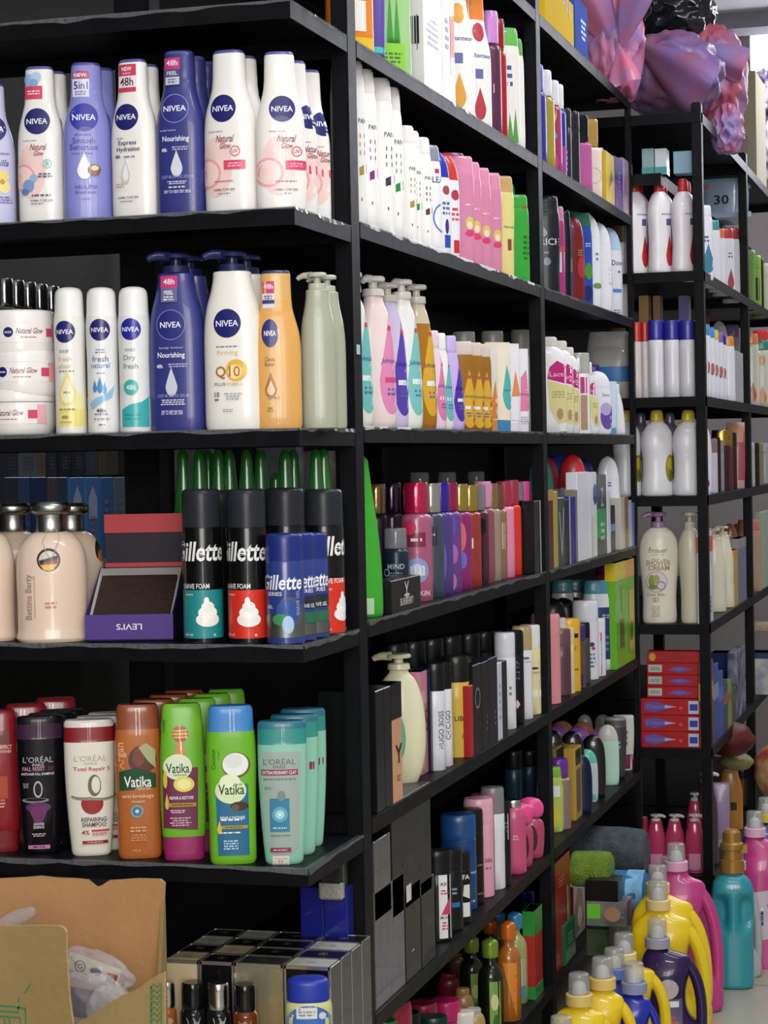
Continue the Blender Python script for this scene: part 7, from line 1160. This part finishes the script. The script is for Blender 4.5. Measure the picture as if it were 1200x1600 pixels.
# teal softener bottle seen edge on with grip recesses
P = floor_at(1147, 4.78); rt = thing('softener_bottle', 'teal softener bottle with gold cap and grip recesses on the tiled floor', 'bottle', P, .15)
g = G(); H = .262; Wt = .0475
rings = [(t * H, a * Wt, b * .034, 3, 0, 0) for t, a, b in fine([(0, .82, .85), (.012, .9, .95), (.04, .93, 1), (.3, .95, 1), (.5, .96, 1), (.7, 1, 1), (.84, .99, 1), (.91, .9, .92), (.96, .68, .75), (.985, .5, .6), (1, .46, .55)], 6)]
g.loft(rings, 96); nv = []
for (x, y, z) in g.v:
    t = z / H; u = x / Wt; k = max(0, 1 - ((t - .66) / .17) ** 2) * max(0, 1 - ((abs(u) - .62) / .42) ** 2) if abs(t - .66) < .17 and abs(abs(u) - .62) < .42 else 0
    nv.append((x, y * (1 - .62 * min(1, k * 1.6)), z))
g.v = nv; link('body', g.mesh('body', [M('#28909c', rough=.3, coat=.4)], sharp=0), rt)
g = G(); g.loft([(H, .026, .026, 2, 0, 0), (H + .001, .028, .028, 2, 0, 0), (H + .028, .027, .027, 2, 0, 0), (H + .030, .023, .023, 2, 0, 0), (H + .052, .022, .022, 2, 0, 0), (H + .054, .0265, .0265, 2, 0, 0), (H + .066, .026, .026, 2, 0, 0), (H + .070, .021, .021, 2, 0, 0), (H + .092, .020, .020, 2, 0, 0), (H + .098, .014, .014, 2, 0, 0)], 36); g.box(.018, .034, -.01, .01, H + .045, H + .062); link('cap', g.mesh('cap', [M('#9a7434', rough=.38, metal=.35)]), rt)
jug('magenta jug with white label at the right picture edge', 1158, 1250, 1266, 4.99, '#c03a80', '#e0b0c8', [('p', [(-.95, .2), (.3, .25), (.3, .62), (-.9, .58)], '#c8b8c4'), ('t', 'To', -.12, .42, .8, '#1c2050', .17)], capx=-.45, rz=.2)
jug('white jug partly hidden behind the teal bottle', 1112, 1190, 1318, 4.88, '#a8acb0', '#c8c8cc', capx=0, d=.05)
jug('blue jug at the right edge behind the magenta one', 1160, 1250, 1245, 5.25, '#2a3088', '#d8c040', capx=-.1)

# ============================================================ OPEN BROWN CARTON, near left
KR = M('#bb8c5e', rough=.85, bump=.12, bscale=90, mix='#b08255', mscale=5); KR2 = M('#9c8558', rough=.85, bump=.12, bscale=90, mix='#8e784c', mscale=5); EDGE = M('#c0a070', rough=.9, bump=.6, bscale=300)
ct = thing('cardboard_box', 'torn open brown cardboard box with clear plastic packs inside, near left corner', 'box')
YBk, YFr = 2.50, 2.22
def panel(nm, pts, Y, th, m, parent, back=0):
    """board cut to an outline of seen points on the plane Y, given its own thickness"""
    fr = [at(x, y, Y) for x, y in pts]; n = len(fr)
    vs = [tuple(p) for p in fr] + [(p.x, p.y + th, p.z) for p in fr]
    tri = tessellate_polygon([[Vector((p.x, p.z, 0)) for p in fr]])
    fs = [tuple(t) for t in tri] + [tuple(n + i for i in reversed(t)) for t in tri]; k = len(fs)
    fs += [(i, (i + 1) % n, (i + 1) % n + n, i + n) for i in range(n)]
    me = mesh(nm, vs, fs, [m, EDGE], [0] * k + [1] * n, smooth=False); return link(nm, me, parent)
x_r = at(255, 1500, YBk).x
back = [(-40, 1376), (0, 1373), (40, 1371), (62, 1369), (90, 1372), (118, 1373), (136, 1375), (150, 1386), (158, 1384), (170, 1376), (215, 1373), (250, 1374), (257, 1380), (254, 1440), (256, 1500), (256, 1700), (-40, 1700)]
panel('back_wall', back, YBk, .005, KR, ct)
# right wall runs from the back towards the camera, torn down in a curve
R0 = at(256, 1378, YBk)
rw = [(0, R0.z + .0)]; g = G(); pts = []
for k in range(13):
    t = k / 12; y = YBk + .004 - t * (YBk - YFr); pts.append((y, R0.z - .004 - .003 * math.sin(k * 2.1) if t < .02 else R0.z - .118 - .075 * min(1, t * 1.1) ** .8 - .003 * math.sin(k * 1.7)))
vs = []; fs = []; xr = R0.x
for (y, z) in pts: vs += [(xr, y, z), (xr, y, 0.0), (xr - .005, y, z), (xr - .005, y, 0.0)]
for k in range(12):
    a = k * 4; b = a + 4; fs += [(a, b, b + 1, a + 1), (a + 2, a + 3, b + 3, b + 2), (a, a + 2, b + 2, b)]
fs += [(0, 1, 3, 2), (48, 50, 51, 49)]
link('right_wall', mesh('rw', vs, fs, [KR2], smooth=False), ct)
fl = [(-40, 1448), (20, 1447), (60, 1446), (92, 1447), (99, 1450), (103, 1456), (104, 1500), (108, 1560), (115, 1612), (116, 1760), (-40, 1760)]
fp = panel('front_flap', fl, YFr, .005, KR2, ct)
ff = [(108, 1606), (140, 1588), (165, 1570), (190, 1556), (215, 1546), (235, 1530), (250, 1522), (257, 1519), (257, 1760), (108, 1760)]
panel('front_wall', ff, YFr + .006, .005, KR2, ct)
def lineprint(pl, Y, w, nm, parent):
    g = G()
    for q in pl:
        P = [at(x, y, Y) - Vector((0, .0004, 0)) for x, y in q]
        for a, b in zip(P, P[1:]):
            d = (b - a).normalized(); n = Vector((-d.z, 0, d.x)) * w; g.add([a - n, b - n, b + n, a + n], [(0, 1, 2, 3)])
    link(nm, g.mesh(nm, [M('#3f7a4a', rough=.8)], smooth=False), parent)
lineprint([[(-20, 1570), (20, 1573), (40, 1576), (40, 1620)], [(0, 1588), (32, 1590), (32, 1620)], [(-20, 1578), (30, 1582)]] + [[(30, 1570), (28, 1580)], [(48, 1538), (38, 1552)], [(30, 1558), (29, 1566)], [(6, 1592), (8, 1600)], [(14, 1592), (16, 1600)]], YFr, .0011, 'green_print', fp)
g_ = [[(236, y), (240, y - 8), (246, y - 2), (250, y - 9)] for y in range(1545, 1605, 9)]
lineprint(g_ + [[(236, 1540), (236, 1600)], [(252, 1536), (252, 1600)]], YFr + .0055, .0008, 'green_print', [c for c in ct.children if c.name.startswith('front_wall')][0])
# plastic packs inside
PLA = M('#d8d4dc', rough=.08, alpha=.26, coat=1, bump=.5, bscale=22)
def pack(lb, px, py, Y, rx, ry, rz_, seed, tilt, card=None):
    P = at(px, py, Y); rt = thing('plastic_pack', lb, 'pack', P, 0, 'clear plastic packs in the brown carton')
    vs, fs = crumple((0, 0, 0), (rx, ry, rz_), seed, 60, 36, .2, 4.5)
    R = Matrix.Rotation(tilt, 3, 'Y'); vs = [R @ Vector(v) for v in vs]
    link('film', mesh('film', vs, fs, [PLA], sharp=0), rt)
    if card:
        vs, fs = boxv(-card[0], card[0], -ry * .55, -ry * .5, -card[1], card[1]); vs = [R @ Vector(v) for v in vs]; c_ = link('card', mesh('card', vs, fs, [M(card[2], rough=.6)], smooth=False), rt)
        if len(card) > 3:
            g, ms = label_geo(card[3], conv, lambda x, z, off: R @ Vector((x, -ry * .55 - .001 - off, z))); link('print', g.mesh('print', ms, smooth=False), c_)
pack('clear pack with printed white card inside the brown carton', 150, 1513, 2.42, .052, .014, .022, 2, .28, (.036, .012, '#cfc8b4', [('c', -.018, -.001, .0075, '#2a2824'), ('c', -.018, -.001, .006, '#cfc8b4'), ('t', 'G', -.018, -.001, .007, '#2a2824'), ('e', .004, -.001, .008, .005, '#4a4640'), ('r', .020, -.008, .034, .004, '#b83a28'), ('c', .027, -.002, .004, '#3a8a4a')]))
pack('crumpled clear pack with dark contents in front inside the brown carton', 140, 1565, 2.36, .055, .02, .036, 5, .1, (.03, .018, '#4a4248'))
pack('shiny clear pack low in the brown carton', 172, 1580, 2.33, .03, .016, .03, 9, .4)
pack('corner of a clear pack poking up behind the box flap', 22, 1436, 2.40, .032, .006, .010, 12, -.42)
# ceiling tube fixtures
for k, ly in enumerate((1.6, 3.3, 5.0, 7.0)):
    o = thing('ceiling_light', 'white fluorescent batten over the aisle, ' + ('nearest', 'second', 'third', 'farthest')[k] + ' of four', 'light', (.05, ly, 2.86), 0, 'ceiling battens'); g = G(); g.box(-.05, .05, -.62, .62, -.04, 0); link('housing', g.mesh('h', [M('#e6e6e8', rough=.5)], smooth=False), o)
    g = G(); g.tube([(0, -.6, -.06), (0, .6, -.06)], .014, 12); link('tube', g.mesh('t', [M('#f4f6ff', emit=2.0)]), o)
# put the empties of racks and box at their own base
for o in [o for o in COL.objects if o.type == 'EMPTY' and o.location.length == 0 and o.children]:
    vs = [v.co + c.location for c in o.children for v in c.data.vertices]
    b = Vector(((min(v.x for v in vs) + max(v.x for v in vs)) / 2, (min(v.y for v in vs) + max(v.y for v in vs)) / 2, 0))
    o.location = b
    for c in o.children: c.location = c.location - b
bpy.context.view_layer.update()
